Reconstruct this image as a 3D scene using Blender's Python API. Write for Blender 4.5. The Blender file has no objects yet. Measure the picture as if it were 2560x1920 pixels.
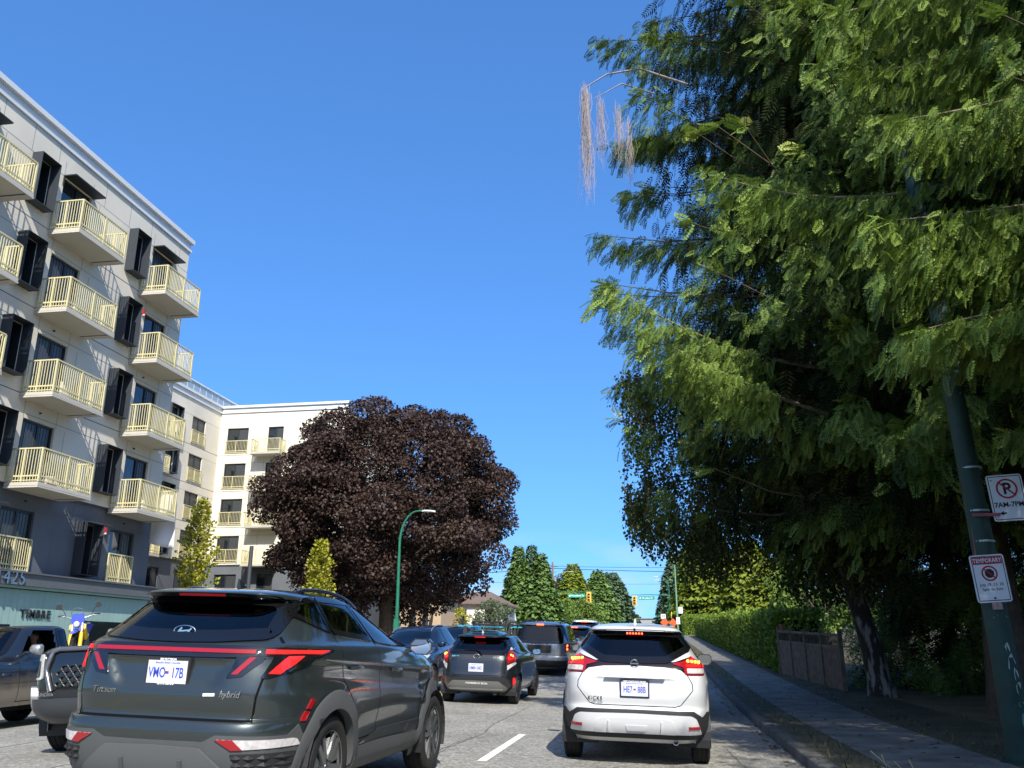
import bpy, bmesh, math, random
import numpy as np
from mathutils import Vector, Matrix
from mathutils.bvhtree import BVHTree
from mathutils.geometry import delaunay_2d_cdt

SC = bpy.context.scene
COL = SC.collection
R = math.radians
rng = np.random.default_rng(7)
random.seed(7)

# ------------------------------------------------------------------ camera
cam_d = bpy.data.cameras.new("camera")
cam = bpy.data.objects.new("camera", cam_d)
COL.objects.link(cam)
cam_d.sensor_width = 36.0
cam_d.lens = 36.0 * 2140.0 / 2560.0
cam_d.clip_start = 0.1
cam_d.clip_end = 6000.0
cam.location = (0.0, 0.0, 1.3)
PITCH, YAW = 17.018, 9.263            # looking up and a little left of the road's direction
cam.rotation_euler = (R(90.0 + PITCH), 0.0, R(YAW))
SC.camera = cam

# ------------------------------------------------------------------ sky, sun, exposure
SUN = Vector((0.39, -1.05, 1.0)).normalized()       # towards the sun: behind the camera and to its right
SUN_EL = math.asin(SUN.z)
world = bpy.data.worlds.new("World")
SC.world = world
world.use_nodes = True
wn, wl = world.node_tree.nodes, world.node_tree.links
bg = wn["Background"]
tc = wn.new("ShaderNodeTexCoord")
sky = wn.new("ShaderNodeTexSky")
sky.sky_type = 'NISHITA'
sky.sun_disc = False
sky.sun_elevation = SUN_EL
sky.sun_rotation = math.atan2(SUN.x, SUN.y)
sky.altitude = 60.0
sky.air_density = 1.0
sky.dust_density = 0.0
sky.ozone_density = 1.6
# a few low clouds far away near the horizon
mp = wn.new("ShaderNodeMapping")
mp.inputs["Scale"].default_value = (5.0, 5.0, 16.0)
nz = wn.new("ShaderNodeTexNoise")
nz.inputs["Scale"].default_value = 1.6
nz.inputs["Detail"].default_value = 6.0
rp = wn.new("ShaderNodeValToRGB")
rp.color_ramp.elements[0].position = 0.47
rp.color_ramp.elements[1].position = 0.66
sx = wn.new("ShaderNodeSeparateXYZ")
mr = wn.new("ShaderNodeMapRange")
mr.inputs["From Min"].default_value = 0.13
mr.inputs["From Max"].default_value = 0.02
mu = wn.new("ShaderNodeMath"); mu.operation = 'MULTIPLY'
mx = wn.new("ShaderNodeMixRGB")
mx.inputs["Color2"].default_value = (4.6, 5.6, 6.6, 1)
wl.new(tc.outputs["Generated"], mp.inputs["Vector"])
wl.new(mp.outputs["Vector"], nz.inputs["Vector"])
wl.new(nz.outputs["Fac"], rp.inputs["Fac"])
wl.new(tc.outputs["Generated"], sx.inputs["Vector"])
wl.new(sx.outputs["Z"], mr.inputs["Value"])
wl.new(rp.outputs["Color"], mu.inputs[0])
wl.new(mr.outputs["Result"], mu.inputs[1])
wl.new(mu.outputs["Value"], mx.inputs["Fac"])
gam = wn.new("ShaderNodeGamma"); gam.inputs["Gamma"].default_value = 0.6      # an even, deep summer blue
wl.new(sky.outputs["Color"], gam.inputs["Color"])
tint = wn.new("ShaderNodeMixRGB"); tint.blend_type = 'MULTIPLY'; tint.inputs["Fac"].default_value = 1.0
tint.inputs["Color2"].default_value = (0.64, 1.42, 2.65, 1)
wl.new(gam.outputs["Color"], tint.inputs["Color1"])
# broad warm glow added round the sun, behind the camera, as neutral soft fill
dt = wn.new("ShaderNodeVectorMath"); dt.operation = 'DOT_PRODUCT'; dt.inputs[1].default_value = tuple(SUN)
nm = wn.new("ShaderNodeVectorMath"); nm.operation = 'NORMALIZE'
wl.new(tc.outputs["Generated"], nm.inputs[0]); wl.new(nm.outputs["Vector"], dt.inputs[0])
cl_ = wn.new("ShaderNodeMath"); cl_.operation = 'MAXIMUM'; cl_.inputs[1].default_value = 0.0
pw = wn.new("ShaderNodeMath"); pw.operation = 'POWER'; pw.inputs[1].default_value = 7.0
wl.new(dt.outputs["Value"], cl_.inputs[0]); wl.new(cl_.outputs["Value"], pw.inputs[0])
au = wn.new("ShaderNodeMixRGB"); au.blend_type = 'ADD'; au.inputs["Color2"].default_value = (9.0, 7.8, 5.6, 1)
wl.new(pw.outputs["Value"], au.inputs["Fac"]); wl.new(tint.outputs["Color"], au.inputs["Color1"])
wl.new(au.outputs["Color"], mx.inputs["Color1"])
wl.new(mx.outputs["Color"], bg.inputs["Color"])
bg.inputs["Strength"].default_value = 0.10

sun_d = bpy.data.lights.new("sun", 'SUN')
sun_d.energy = 4.6
sun_d.angle = R(0.55)
sun_d.color = (1.0, 0.955, 0.88)
sun = bpy.data.objects.new("sun", sun_d)
COL.objects.link(sun)
sun.rotation_euler = SUN.to_track_quat('Z', 'Y').to_euler()
sun.location = (20, -50, 60)

SC.render.engine = 'CYCLES'
vs = SC.view_settings
vs.view_transform = 'Standard'
vs.look = 'None'
vs.exposure = 0.6
vs.gamma = 1.0
vs.use_curve_mapping = False
SC.cycles.use_denoising = True
SC.cycles.max_bounces = 8
SC.cycles.transparent_max_bounces = 12
SC.cycles.caustics_reflective = False
SC.cycles.caustics_refractive = False

# ------------------------------------------------------------------ materials
MATS = {}
def pmat(name, col, rough=0.6, metal=0.0, spec=0.5, coat=0.0, var=0.0, scale=6.0, bump=0.0, bscale=40.0, emit=None, estr=0.0):
    m = bpy.data.materials.new(name)
    m.use_nodes = True
    nt = m.node_tree
    b = nt.nodes["Principled BSDF"]
    b.inputs["Base Color"].default_value = (*col, 1)
    b.inputs["Roughness"].default_value = rough
    b.inputs["Metallic"].default_value = metal
    b.inputs["Specular IOR Level"].default_value = spec
    if coat:
        b.inputs["Coat Weight"].default_value = coat
        b.inputs["Coat Roughness"].default_value = 0.03
    if emit:
        b.inputs["Emission Color"].default_value = (*emit, 1)
        b.inputs["Emission Strength"].default_value = estr
    if var or bump:
        t = nt.nodes.new("ShaderNodeTexCoord")
    if var:
        n = nt.nodes.new("ShaderNodeTexNoise")
        n.inputs["Scale"].default_value = scale
        n.inputs["Detail"].default_value = 5
        mrn = nt.nodes.new("ShaderNodeMapRange")
        mrn.inputs["From Min"].default_value = 0.3
        mrn.inputs["From Max"].default_value = 0.7
        mrn.inputs["To Min"].default_value = 1 - var
        mrn.inputs["To Max"].default_value = 1 + var
        vm = nt.nodes.new("ShaderNodeVectorMath"); vm.operation = 'SCALE'
        vm.inputs[0].default_value = col
        nt.links.new(t.outputs["Object"], n.inputs["Vector"])
        nt.links.new(n.outputs["Fac"], mrn.inputs["Value"])
        nt.links.new(mrn.outputs["Result"], vm.inputs["Scale"])
        nt.links.new(vm.outputs["Vector"], b.inputs["Base Color"])
    if bump:
        n2 = nt.nodes.new("ShaderNodeTexNoise")
        n2.inputs["Scale"].default_value = bscale
        n2.inputs["Detail"].default_value = 4
        bp = nt.nodes.new("ShaderNodeBump")
        bp.inputs["Strength"].default_value = bump
        bp.inputs["Distance"].default_value = 0.02
        nt.links.new(t.outputs["Object"], n2.inputs["Vector"])
        nt.links.new(n2.outputs["Fac"], bp.inputs["Height"])
        nt.links.new(bp.outputs["Normal"], b.inputs["Normal"])
    MATS[name] = m
    return m

def paint(name, col, metal=0.0, rough=0.35):
    """car paint with a clear coat; the inner side of the shell is dark trim"""
    m = pmat(name, col, rough, metal, 0.5, 1.0)
    nt = m.node_tree
    b = nt.nodes["Principled BSDF"]
    t = nt.nodes.new("ShaderNodeTexCoord")
    n = nt.nodes.new("ShaderNodeTexNoise"); n.inputs["Scale"].default_value = 1.7; n.inputs["Detail"].default_value = 6
    mrn = nt.nodes.new("ShaderNodeMapRange")
    mrn.inputs["To Min"].default_value = 0.02; mrn.inputs["To Max"].default_value = 0.10
    nt.links.new(t.outputs["Object"], n.inputs["Vector"])
    nt.links.new(n.outputs["Fac"], mrn.inputs["Value"])
    nt.links.new(mrn.outputs["Result"], b.inputs["Coat Roughness"])
    d = nt.nodes.new("ShaderNodeBsdfDiffuse"); d.inputs["Color"].default_value = (0.02, 0.02, 0.022, 1)
    g = nt.nodes.new("ShaderNodeNewGeometry")
    mix = nt.nodes.new("ShaderNodeMixShader")
    out = nt.nodes["Material Output"]
    nt.links.new(g.outputs["Backfacing"], mix.inputs["Fac"])
    nt.links.new(b.outputs["BSDF"], mix.inputs[1])
    nt.links.new(d.outputs["BSDF"], mix.inputs[2])
    nt.links.new(mix.outputs["Shader"], out.inputs["Surface"])
    return m

def glassmat(name, tint, gloss=1.0):
    """thin tinted window glass"""
    m = bpy.data.materials.new(name); m.use_nodes = True
    nt = m.node_tree
    nt.nodes.remove(nt.nodes["Principled BSDF"])
    tr = nt.nodes.new("ShaderNodeBsdfTransparent"); tr.inputs["Color"].default_value = (*tint, 1)
    gl = nt.nodes.new("ShaderNodeBsdfGlossy"); gl.inputs["Roughness"].default_value = 0.015
    gl.inputs["Color"].default_value = (gloss, gloss, gloss, 1)
    fr = nt.nodes.new("ShaderNodeFresnel"); fr.inputs["IOR"].default_value = 1.55
    mix = nt.nodes.new("ShaderNodeMixShader")
    nt.links.new(fr.outputs["Fac"], mix.inputs["Fac"])
    nt.links.new(tr.outputs["BSDF"], mix.inputs[1])
    nt.links.new(gl.outputs["BSDF"], mix.inputs[2])
    nt.links.new(mix.outputs["Shader"], nt.nodes["Material Output"].inputs["Surface"])
    MATS[name] = m
    return m

def leafmat(name, c1, c2, trans=0.3, rough=0.55, c3=None):
    m = bpy.data.materials.new(name); m.use_nodes = True
    nt = m.node_tree
    b = nt.nodes["Principled BSDF"]
    b.inputs["Roughness"].default_value = rough
    b.inputs["Specular IOR Level"].default_value = 0.3
    at = nt.nodes.new("ShaderNodeAttribute"); at.attribute_name = "rnd"
    rp = nt.nodes.new("ShaderNodeValToRGB")
    rp.color_ramp.elements[0].color = (*c1, 1); rp.color_ramp.elements[1].color = (*c2, 1)
    if c3:
        e = rp.color_ramp.elements.new(0.93); e.color = (*c2, 1)
        rp.color_ramp.elements[-1].color = (*c3, 1)
    nt.links.new(at.outputs["Fac"], rp.inputs["Fac"])
    nt.links.new(rp.outputs["Color"], b.inputs["Base Color"])
    tl = nt.nodes.new("ShaderNodeBsdfTranslucent")
    nt.links.new(rp.outputs["Color"], tl.inputs["Color"])
    mix = nt.nodes.new("ShaderNodeMixShader"); mix.inputs["Fac"].default_value = trans
    nt.links.new(b.outputs["BSDF"], mix.inputs[1]); nt.links.new(tl.outputs["BSDF"], mix.inputs[2])
    nt.links.new(mix.outputs["Shader"], nt.nodes["Material Output"].inputs["Surface"])
    MATS[name] = m
    return m

# ------------------------------------------------------------------ mesh helpers
def link(o, parent=None):
    COL.objects.link(o)
    if parent is not None:
        o.parent = parent
    return o

def tag(o, label=None, cat=None, group=None, kind=None):
    if label: o["label"] = label
    if cat: o["category"] = cat
    if group: o["group"] = group
    if kind: o["kind"] = kind
    return o

def thing(name, label, cat, loc=(0, 0, 0), rot=(0, 0, 0), group=None):
    o = bpy.data.objects.new(name, None)
    o.empty_display_size = 0.3
    o.location = loc; o.rotation_euler = rot
    link(o)
    return tag(o, label, cat, group)

def np_mesh(name, verts, faces, mats, parent=None, matidx=None, smooth=False, rnd=None):
    """faces: (n,k) int array of one face size, or a list of such arrays"""
    me = bpy.data.meshes.new(name)
    verts = np.asarray(verts, dtype=np.float32)
    if isinstance(faces, np.ndarray): faces = [faces]
    loops = np.concatenate([f.reshape(-1) for f in faces]).astype(np.int32)
    sizes = np.concatenate([np.full(len(f), f.shape[1], dtype=np.int32) for f in faces])
    starts = np.concatenate([[0], np.cumsum(sizes)[:-1]]).astype(np.int32)
    me.vertices.add(len(verts)); me.vertices.foreach_set("co", verts.reshape(-1))
    me.loops.add(len(loops)); me.loops.foreach_set("vertex_index", loops)
    me.polygons.add(len(sizes)); me.polygons.foreach_set("loop_start", starts)
    me.update(calc_edges=True)
    if not isinstance(mats, (list, tuple)): mats = [mats]
    for m in mats: me.materials.append(m)
    if matidx is not None: me.polygons.foreach_set("material_index", np.asarray(matidx, dtype=np.int32))
    if smooth: me.polygons.foreach_set("use_smooth", np.ones(len(sizes), dtype=bool))
    if rnd is not None:
        a = me.attributes.new("rnd", 'FLOAT', 'POINT')
        a.data.foreach_set("value", np.asarray(rnd, dtype=np.float32))
    me.update()
    me.validate()
    o = bpy.data.objects.new(name, me)
    return link(o, parent)

class MB:
    """collects simple shapes into one mesh"""
    def __init__(self):
        self.v = []; self.f = []; self.m = []
    def add(self, vs, fs, mi=0):
        n = len(self.v)
        self.v += [tuple(p) for p in vs]
        self.f += [tuple(i + n for i in f) for f in fs]
        self.m += [mi] * len(fs)
        return self
    def box(self, x0, x1, y0, y1, z0, z1, mi=0, M=None):
        vs = [(x, y, z) for x in (x0, x1) for y in (y0, y1) for z in (z0, z1)]
        if M is not None: vs = [tuple(M @ Vector(p)) for p in vs]
        fs = [(0, 1, 3, 2), (4, 6, 7, 5), (0, 4, 5, 1), (2, 3, 7, 6), (0, 2, 6, 4), (1, 5, 7, 3)]
        return self.add(vs, fs, mi)
    def bar(self, a, b, w, h=None, mi=0):
        """rectangular bar from a to b"""
        h = h or w
        a = Vector(a); b = Vector(b); d = (b - a).normalized()
        u = d.cross(Vector((0, 0, 1)))
        if u.length < 1e-4: u = Vector((1, 0, 0))
        u.normalize(); v = u.cross(d)
        vs = []
        for p in (a, b):
            for s, t in ((-1, -1), (1, -1), (1, 1), (-1, 1)):
                vs.append(p + u * (s * w / 2) + v * (t * h / 2))
        fs = [(0, 1, 2, 3), (7, 6, 5, 4)] + [(i, 4 + i, 4 + (i + 1) % 4, (i + 1) % 4) for i in range(4)]
        return self.add(vs, fs, mi)
    def tube(self, pts, rad, n=8, mi=0, cap=True):
        pts = [Vector(p) for p in pts]
        if not hasattr(rad, '__len__'): rad = [rad] * len(pts)
        vs = []; prev = None
        for i, p in enumerate(pts):
            d = (pts[min(i + 1, len(pts) - 1)] - pts[max(i - 1, 0)]).normalized()
            if prev is None:
                u = d.cross(Vector((0, 0, 1)))
                if u.length < 1e-3: u = d.cross(Vector((1, 0, 0)))
            else:
                u = prev - d * prev.dot(d)
            u.normalize(); prev = u
            w = d.cross(u)
            for k in range(n):
                a = 2 * math.pi * k / n
                vs.append(p + (u * math.cos(a) + w * math.sin(a)) * rad[i])
        fs = []
        for i in range(len(pts) - 1):
            for k in range(n):
                fs.append((i * n + k, i * n + (k + 1) % n, (i + 1) * n + (k + 1) % n, (i + 1) * n + k))
        if cap:
            fs.append(tuple(range(n - 1, -1, -1)))
            fs.append(tuple((len(pts) - 1) * n + k for k in range(n)))
        return self.add(vs, fs, mi)
    def prism(self, poly, axis, a, b, mi=0):
        """2D polygon extruded along an axis; poly coords are the two other axes in order"""
        def P(u, v, w):
            return {'x': (w, u, v), 'y': (u, w, v), 'z': (u, v, w)}[axis]
        n = len(poly)
        vs = [P(u, v, a) for u, v in poly] + [P(u, v, b) for u, v in poly]
        fs = [tuple(range(n)), tuple(range(2 * n - 1, n - 1, -1))]
        fs += [((i + 1) % n, i, n + i, n + (i + 1) % n) for i in range(n)]
        return self.add(vs, fs, mi)
    def lathe(self, prof, axis='z', c=(0, 0, 0), n=24, mi=0):
        vs = []
        for r, h in prof:
            for k in range(n):
                a = 2 * math.pi * k / n
                p = (r * math.cos(a), r * math.sin(a), h)
                if axis == 'x': p = (h, p[0], p[1])
                elif axis == 'y': p = (p[0], h, p[1])
                vs.append((p[0] + c[0], p[1] + c[1], p[2] + c[2]))
        fs = []
        for i in range(len(prof) - 1):
            for k in range(n):
                fs.append((i * n + k, i * n + (k + 1) % n, (i + 1) * n + (k + 1) % n, (i + 1) * n + k))
        return self.add(vs, fs, mi)
    def build(self, name, mats, parent=None, smooth=None, bevel=None, loc=None, rot=None):
        me = bpy.data.meshes.new(name)
        me.from_pydata(self.v, [], self.f)
        if not isinstance(mats, (list, tuple)): mats = [mats]
        for m in mats: me.materials.append(m)
        me.polygons.foreach_set("material_index", self.m)
        bm = bmesh.new(); bm.from_mesh(me)
        bmesh.ops.recalc_face_normals(bm, faces=bm.faces)
        if bevel:
            es = [e for e in bm.edges if len(e.link_faces) == 2 and e.calc_face_angle(0) > 0.6]
            bmesh.ops.bevel(bm, geom=es, offset=bevel, segments=2, affect='EDGES', clamp_overlap=True)
        bm.to_mesh(me); bm.free()
        if smooth is not None:
            me.shade_smooth()
            me.set_sharp_from_angle(angle=R(smooth))
        o = bpy.data.objects.new(name, me)
        if loc is not None: o.location = loc
        if rot is not None: o.rotation_euler = rot
        return link(o, parent)

def append_to(o, mb, mats):
    """adds simple strips to an existing mesh (panel gaps belong to the body they run across)"""
    me = o.data
    if not isinstance(mats, (list, tuple)): mats = [mats]
    base = len(me.materials)
    for m in mats: me.materials.append(m)
    bm = bmesh.new(); bm.from_mesh(me)
    vs_ = [bm.verts.new(v) for v in mb.v]
    for f, mi in zip(mb.f, mb.m):
        try: nf = bm.faces.new([vs_[i] for i in f]); nf.material_index = base + mi
        except ValueError: pass
    bm.to_mesh(me); bm.free()

def text_mesh(name, s, size, mat, parent=None, loc=(0, 0, 0), rot=(0, 0, 0), ext=0.002, align='CENTER', spacing=1.0, shear=0.0, sx=1.0, bold=0.0):
    cu = bpy.data.curves.new(name, 'FONT')
    cu.body = s; cu.size = size; cu.extrude = ext
    cu.align_x = align; cu.align_y = 'CENTER'
    cu.space_character = spacing; cu.shear = shear
    cu.offset = bold
    cu.resolution_u = 3
    tmp = bpy.data.objects.new(name, cu)
    COL.objects.link(tmp)
    dg = bpy.context.evaluated_depsgraph_get()
    dg.update()
    me = bpy.data.meshes.new_from_object(tmp.evaluated_get(dg))
    me.name = name
    me.materials.clear(); me.materials.append(mat)
    bpy.data.objects.remove(tmp); bpy.data.curves.remove(cu)
    o = bpy.data.objects.new(name, me)
    o.location = loc; o.rotation_euler = rot; o.scale = (sx, 1, 1)
    return link(o, parent)

def copy_tree(o, parent=None):
    c = o.copy(); COL.objects.link(c)
    if parent is not None: c.parent = parent
    for ch in list(o.children): copy_tree(ch, c)
    return c

# ------------------------------------------------------------------ terrain profile
def gz(Y):
    """street grade: level here, then climbing towards the lights"""
    if Y < 14: return 0.0
    if Y < 26: return 0.03 * (Y - 14) ** 2 / 24.0
    if Y < 320: return 0.18 + 0.03 * (Y - 26)
    return 9.0
def rz(X):
    """cross fall of the roadway"""
    return 0.13 - 0.03 * (X + 5) if X > -5 else 0.13 + 0.045 * (X + 5)
KERB_R, KERB_L = 1.66, -14.8
ZR = rz(KERB_R) + 0.13      # kerb top, right
ZL = rz(KERB_L) + 0.13
# ------------------------------------------------------------------ ground, road, kerbs
def soilmat(name, c1, c2, c3, s1, s2, rough=0.9):
    m = bpy.data.materials.new(name); m.use_nodes = True
    nt = m.node_tree; b = nt.nodes["Principled BSDF"]
    b.inputs["Roughness"].default_value = rough; b.inputs["Specular IOR Level"].default_value = 0.2
    t = nt.nodes.new("ShaderNodeTexCoord")
    def noise(s, d=6):
        n = nt.nodes.new("ShaderNodeTexNoise"); n.inputs["Scale"].default_value = s; n.inputs["Detail"].default_value = d
        nt.links.new(t.outputs["Object"], n.inputs["Vector"]); return n
    n1 = noise(s1); n2 = noise(s2, 3)
    r1 = nt.nodes.new("ShaderNodeValToRGB")
    r1.color_ramp.elements[0].position = 0.35; r1.color_ramp.elements[1].position = 0.65
    r1.color_ramp.elements[0].color = (*c1, 1); r1.color_ramp.elements[1].color = (*c2, 1)
    nt.links.new(n1.outputs["Fac"], r1.inputs["Fac"])
    r2 = nt.nodes.new("ShaderNodeValToRGB")
    r2.color_ramp.elements[0].position = 0.55; r2.color_ramp.elements[1].position = 0.72
    r2.color_ramp.elements[0].color = (0, 0, 0, 1)
    nt.links.new(n2.outputs["Fac"], r2.inputs["Fac"])
    mx = nt.nodes.new("ShaderNodeMixRGB"); mx.inputs["Color2"].default_value = (*c3, 1)
    nt.links.new(r2.outputs["Color"], mx.inputs["Fac"]); nt.links.new(r1.outputs["Color"], mx.inputs["Color1"])
    nt.links.new(mx.outputs["Color"], b.inputs["Base Color"])
    bp = nt.nodes.new("ShaderNodeBump"); bp.inputs["Strength"].default_value = 0.5; bp.inputs["Distance"].default_value = 0.015
    nt.links.new(n2.outputs["Fac"], bp.inputs["Height"]); nt.links.new(bp.outputs["Normal"], b.inputs["Normal"])
    MATS[name] = m
    return m

def asphaltmat():
    m = bpy.data.materials.new("asphalt"); m.use_nodes = True
    nt = m.node_tree; b = nt.nodes["Principled BSDF"]
    b.inputs["Roughness"].default_value = 0.85; b.inputs["Specular IOR Level"].default_value = 0.25
    t = nt.nodes.new("ShaderNodeTexCoord")
    def noise(s, d=4):
        n = nt.nodes.new("ShaderNodeTexNoise"); n.inputs["Scale"].default_value = s; n.inputs["Detail"].default_value = d
        nt.links.new(t.outputs["Object"], n.inputs["Vector"]); return n
    vo = nt.nodes.new("ShaderNodeTexVoronoi"); vo.inputs["Scale"].default_value = 34.0
    nt.links.new(t.outputs["Object"], vo.inputs["Vector"])
    ra = nt.nodes.new("ShaderNodeValToRGB")            # aggregate stones, light and dark
    ra.color_ramp.elements[0].color = (0.16, 0.156, 0.138, 1)
    ra.color_ramp.elements[1].color = (0.42, 0.40, 0.35, 1)
    e = ra.color_ramp.elements.new(0.45); e.color = (0.245, 0.236, 0.206, 1)
    e = ra.color_ramp.elements.new(0.75); e.color = (0.295, 0.283, 0.246, 1)
    sp = nt.nodes.new("ShaderNodeSeparateColor")
    nt.links.new(vo.outputs["Color"], sp.inputs["Color"]); nt.links.new(sp.outputs["Red"], ra.inputs["Fac"])
    big = noise(0.55, 5); mrr = nt.nodes.new("ShaderNodeMapRange")
    mrr.inputs["From Min"].default_value = 0.3; mrr.inputs["From Max"].default_value = 0.7
    mrr.inputs["To Min"].default_value = 0.78; mrr.inputs["To Max"].default_value = 1.12
    nt.links.new(big.outputs["Fac"], mrr.inputs["Value"])
    vm = nt.nodes.new("ShaderNodeVectorMath"); vm.operation = 'SCALE'
    nt.links.new(ra.outputs["Color"], vm.inputs[0]); nt.links.new(mrr.outputs["Result"], vm.inputs["Scale"])
    # oil drip band in the middle of each lane
    oil = noise(3.0, 5)
    ro = nt.nodes.new("ShaderNodeValToRGB"); ro.color_ramp.elements[0].position = 0.56; ro.color_ramp.elements[1].position = 0.80
    nt.links.new(oil.outputs["Fac"], ro.inputs["Fac"])
    mo = nt.nodes.new("ShaderNodeMixRGB"); mo.inputs["Color2"].default_value = (0.10, 0.098, 0.09, 1)
    mf = nt.nodes.new("ShaderNodeMath"); mf.operation = 'MULTIPLY'; mf.inputs[1].default_value = 0.5
    nt.links.new(ro.outputs["Color"], mf.inputs[0]); nt.links.new(mf.outputs["Value"], mo.inputs["Fac"])
    nt.links.new(vm.outputs["Vector"], mo.inputs["Color1"])
    nt.links.new(mo.outputs["Color"], b.inputs["Base Color"])
    bp = nt.nodes.new("ShaderNodeBump"); bp.inputs["Strength"].default_value = 0.4; bp.inputs["Distance"].default_value = 0.005
    nt.links.new(vo.outputs["Distance"], bp.inputs["Height"]); nt.links.new(bp.outputs["Normal"], b.inputs["Normal"])
    MATS["asphalt"] = m
    return m

asphalt = asphaltmat()
concrete = pmat("concrete", (0.30, 0.29, 0.27), 0.9, spec=0.2, var=0.18, scale=3, bump=0.3, bscale=30)
walkmat = pmat("worn_sidewalk", (0.165, 0.158, 0.14), 0.9, spec=0.2, var=0.35, scale=2.2, bump=0.35, bscale=45)
groundmat = soilmat("dry_soil", (0.085, 0.075, 0.05), (0.13, 0.12, 0.075), (0.17, 0.15, 0.09), 0.8, 6)
vergemat = soilmat("dry_verge", (0.055, 0.052, 0.03), (0.10, 0.09, 0.05), (0.12, 0.105, 0.065), 1.1, 14)
whiteline = pmat("road_paint", (0.72, 0.72, 0.68), 0.7, spec=0.3, var=0.18, scale=14)
tarmat = pmat("tar_crack", (0.13, 0.125, 0.115), 0.7, spec=0.3)

YS = np.concatenate([np.arange(-40, 12, 4.0), np.arange(12, 28, 1.0), np.arange(28, 320, 4.0), np.array([320, 330, 400, 700, 1500, 3500.0])])
GZ = np.array([gz(y) for y in YS])
def strip(name, xs, zoff, mat, ys=YS, kind='structure', label=None):
    """sheet following the grade; zoff gives the height offset for every x"""
    g = np.array([gz(y) for y in ys])
    V = np.array([(x, y, gg + z) for y, gg in zip(ys, g) for x, z in zip(xs, zoff)])
    n = len(xs); F = []
    for j in range(len(ys) - 1):
        for i in range(n - 1):
            F.append((j * n + i, j * n + i + 1, (j + 1) * n + i + 1, (j + 1) * n + i))
    o = np_mesh(name, V, np.array(F), mat)
    o["kind"] = kind
    return o

gx = [-3500, -400, -60, -15.2, -15.1, 1.7, 1.95, 60, 400, 3500]
gzo = [ZL, ZL, ZL, ZL - .004, -.75, -.75, ZR - .004, ZR, ZR, ZR]
gys = np.concatenate([[-3500.0, -400.0], YS])
strip("ground", gx, gzo, groundmat, ys=gys)
RX = np.array([KERB_L, -13, -11, -9, -7, -5.6, -5, -4.4, -3, -1, 0.8, KERB_R])
ry = YS[YS <= 400]
strip("road", RX, [rz(x) for x in RX], asphalt, ys=ry)
strip("cross_street", [-120, -15.05], [ZL - .1, ZL - .1], asphalt, ys=np.array([133.0, 138, 143]))
strip("right_verge", [1.86, 2.35], [ZR, ZR + 0.004], vergemat, ys=ry)
strip("right_sidewalk", [2.35, 3.72], [ZR + 0.008, ZR + 0.012], walkmat, ys=ry)
strip("yard_edge", [3.72, 5.2], [ZR + 0.004, ZR + .03], vergemat, ys=ry)
strip("left_sidewalk", [-17.6, -14.98], [ZL + 0.008, ZL + 0.008], concrete, ys=ry)
kerb_dirty = pmat("dirty_kerb", (0.12, 0.115, 0.10), 0.95, spec=.15, var=.35, scale=2.5, bump=.4, bscale=18)
def kerb(name, x0, x1, zt, zb, mt=None):
    g = [gz(y) for y in ry]; V = []; F = []
    for y, gg in zip(ry, g):
        V += [(x0, y, gg + zb), (x0, y, gg + zt - .02), (x0 + math.copysign(.02, x1 - x0), y, gg + zt), (x1, y, gg + zt), (x1, y, gg + zb)]
    for j in range(len(ry) - 1):
        for i in range(4): F.append((j * 5 + i, j * 5 + i + 1, j * 5 + 6 + i, j * 5 + 5 + i))
    o = np_mesh(name, np.array(V), np.array(F), mt or concrete); o["kind"] = "structure"
kerb("right_kerb", KERB_R, KERB_R + .2, ZR, rz(KERB_R) - .1, kerb_dirty)
kerb("left_kerb", KERB_L, KERB_L - .18, ZL, rz(KERB_L) - .1)

def ground_z(X, Y):
    return gz(Y) + (rz(X) if KERB_L < X < KERB_R else (ZR if X > 0 else ZL))

mk = MB()
def dash(x, y0, y1, w=0.11):
    n = max(1, int((y1 - y0) / 1.0))
    for i in range(n):
        a = y0 + (y1 - y0) * i / n; b = y0 + (y1 - y0) * (i + 1) / n
        z = lambda X, Y: gz(Y) + rz(X) + .004
        mk.add([(x - w / 2, a, z(x - w / 2, a)), (x + w / 2, a, z(x + w / 2, a)), (x + w / 2, b, z(x + w / 2, b)), (x - w / 2, b, z(x - w / 2, b))], [(0, 1, 2, 3)])
for y in (1.6, 10.4, 19.4, 28.4, 37.4, 46.4, 55.4):
    dash(-2.05, y, y + 3.15)
for y in (22.0, 31.0, 40.0, 49.0):
    dash(-8.4, y, y + 3.0)
o = mk.build("lane_markings", whiteline); o["kind"] = "structure"
mk = MB(); dash(-5.12, -5, 110, .1); dash(-5.40, -5, 110, .1)
o = mk.build("centre_line", pmat("yellow_line", (0.55, 0.38, 0.06), .7, var=.15, scale=10)); o["kind"] = "structure"
# tar-filled cracks
mk = MB()
def crack(pts, w):
    rr = random.Random(len(pts) * 7 + int(pts[0][1] * 10))
    P = []
    for (a, b) in zip(pts[:-1], pts[1:]):
        n = max(2, int(math.dist(a, b) / .12))
        for i in range(n):
            t = i / n; P.append((a[0] + (b[0] - a[0]) * t + rr.uniform(-.012, .012), a[1] + (b[1] - a[1]) * t))
    for (a, b) in zip(P[:-1], P[1:]):
        ww = w * rr.uniform(.5, 1.1)
        z = lambda X, Y: gz(Y) + rz(X) + .003
        mk.add([(a[0] - ww, a[1], z(*a)), (a[0] + ww, a[1], z(*a)), (b[0] + ww, b[1], z(*b)), (b[0] - ww, b[1], z(*b))], [(0, 1, 2, 3)])
crack([(-2.62, 9.5), (-2.7, 11.5), (-2.62, 13.4), (-2.75, 15.0), (-2.7, 19)], .013)
crack([(-2.75, 11.2), (-2.68, 13.0)], .012)
crack([(-6.1, 7.0), (-6.4, 9.0), (-6.2, 12)], .014)
crack([(-9.0, 9.0), (-9.2, 13.0), (-9.05, 18)], .014)
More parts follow.
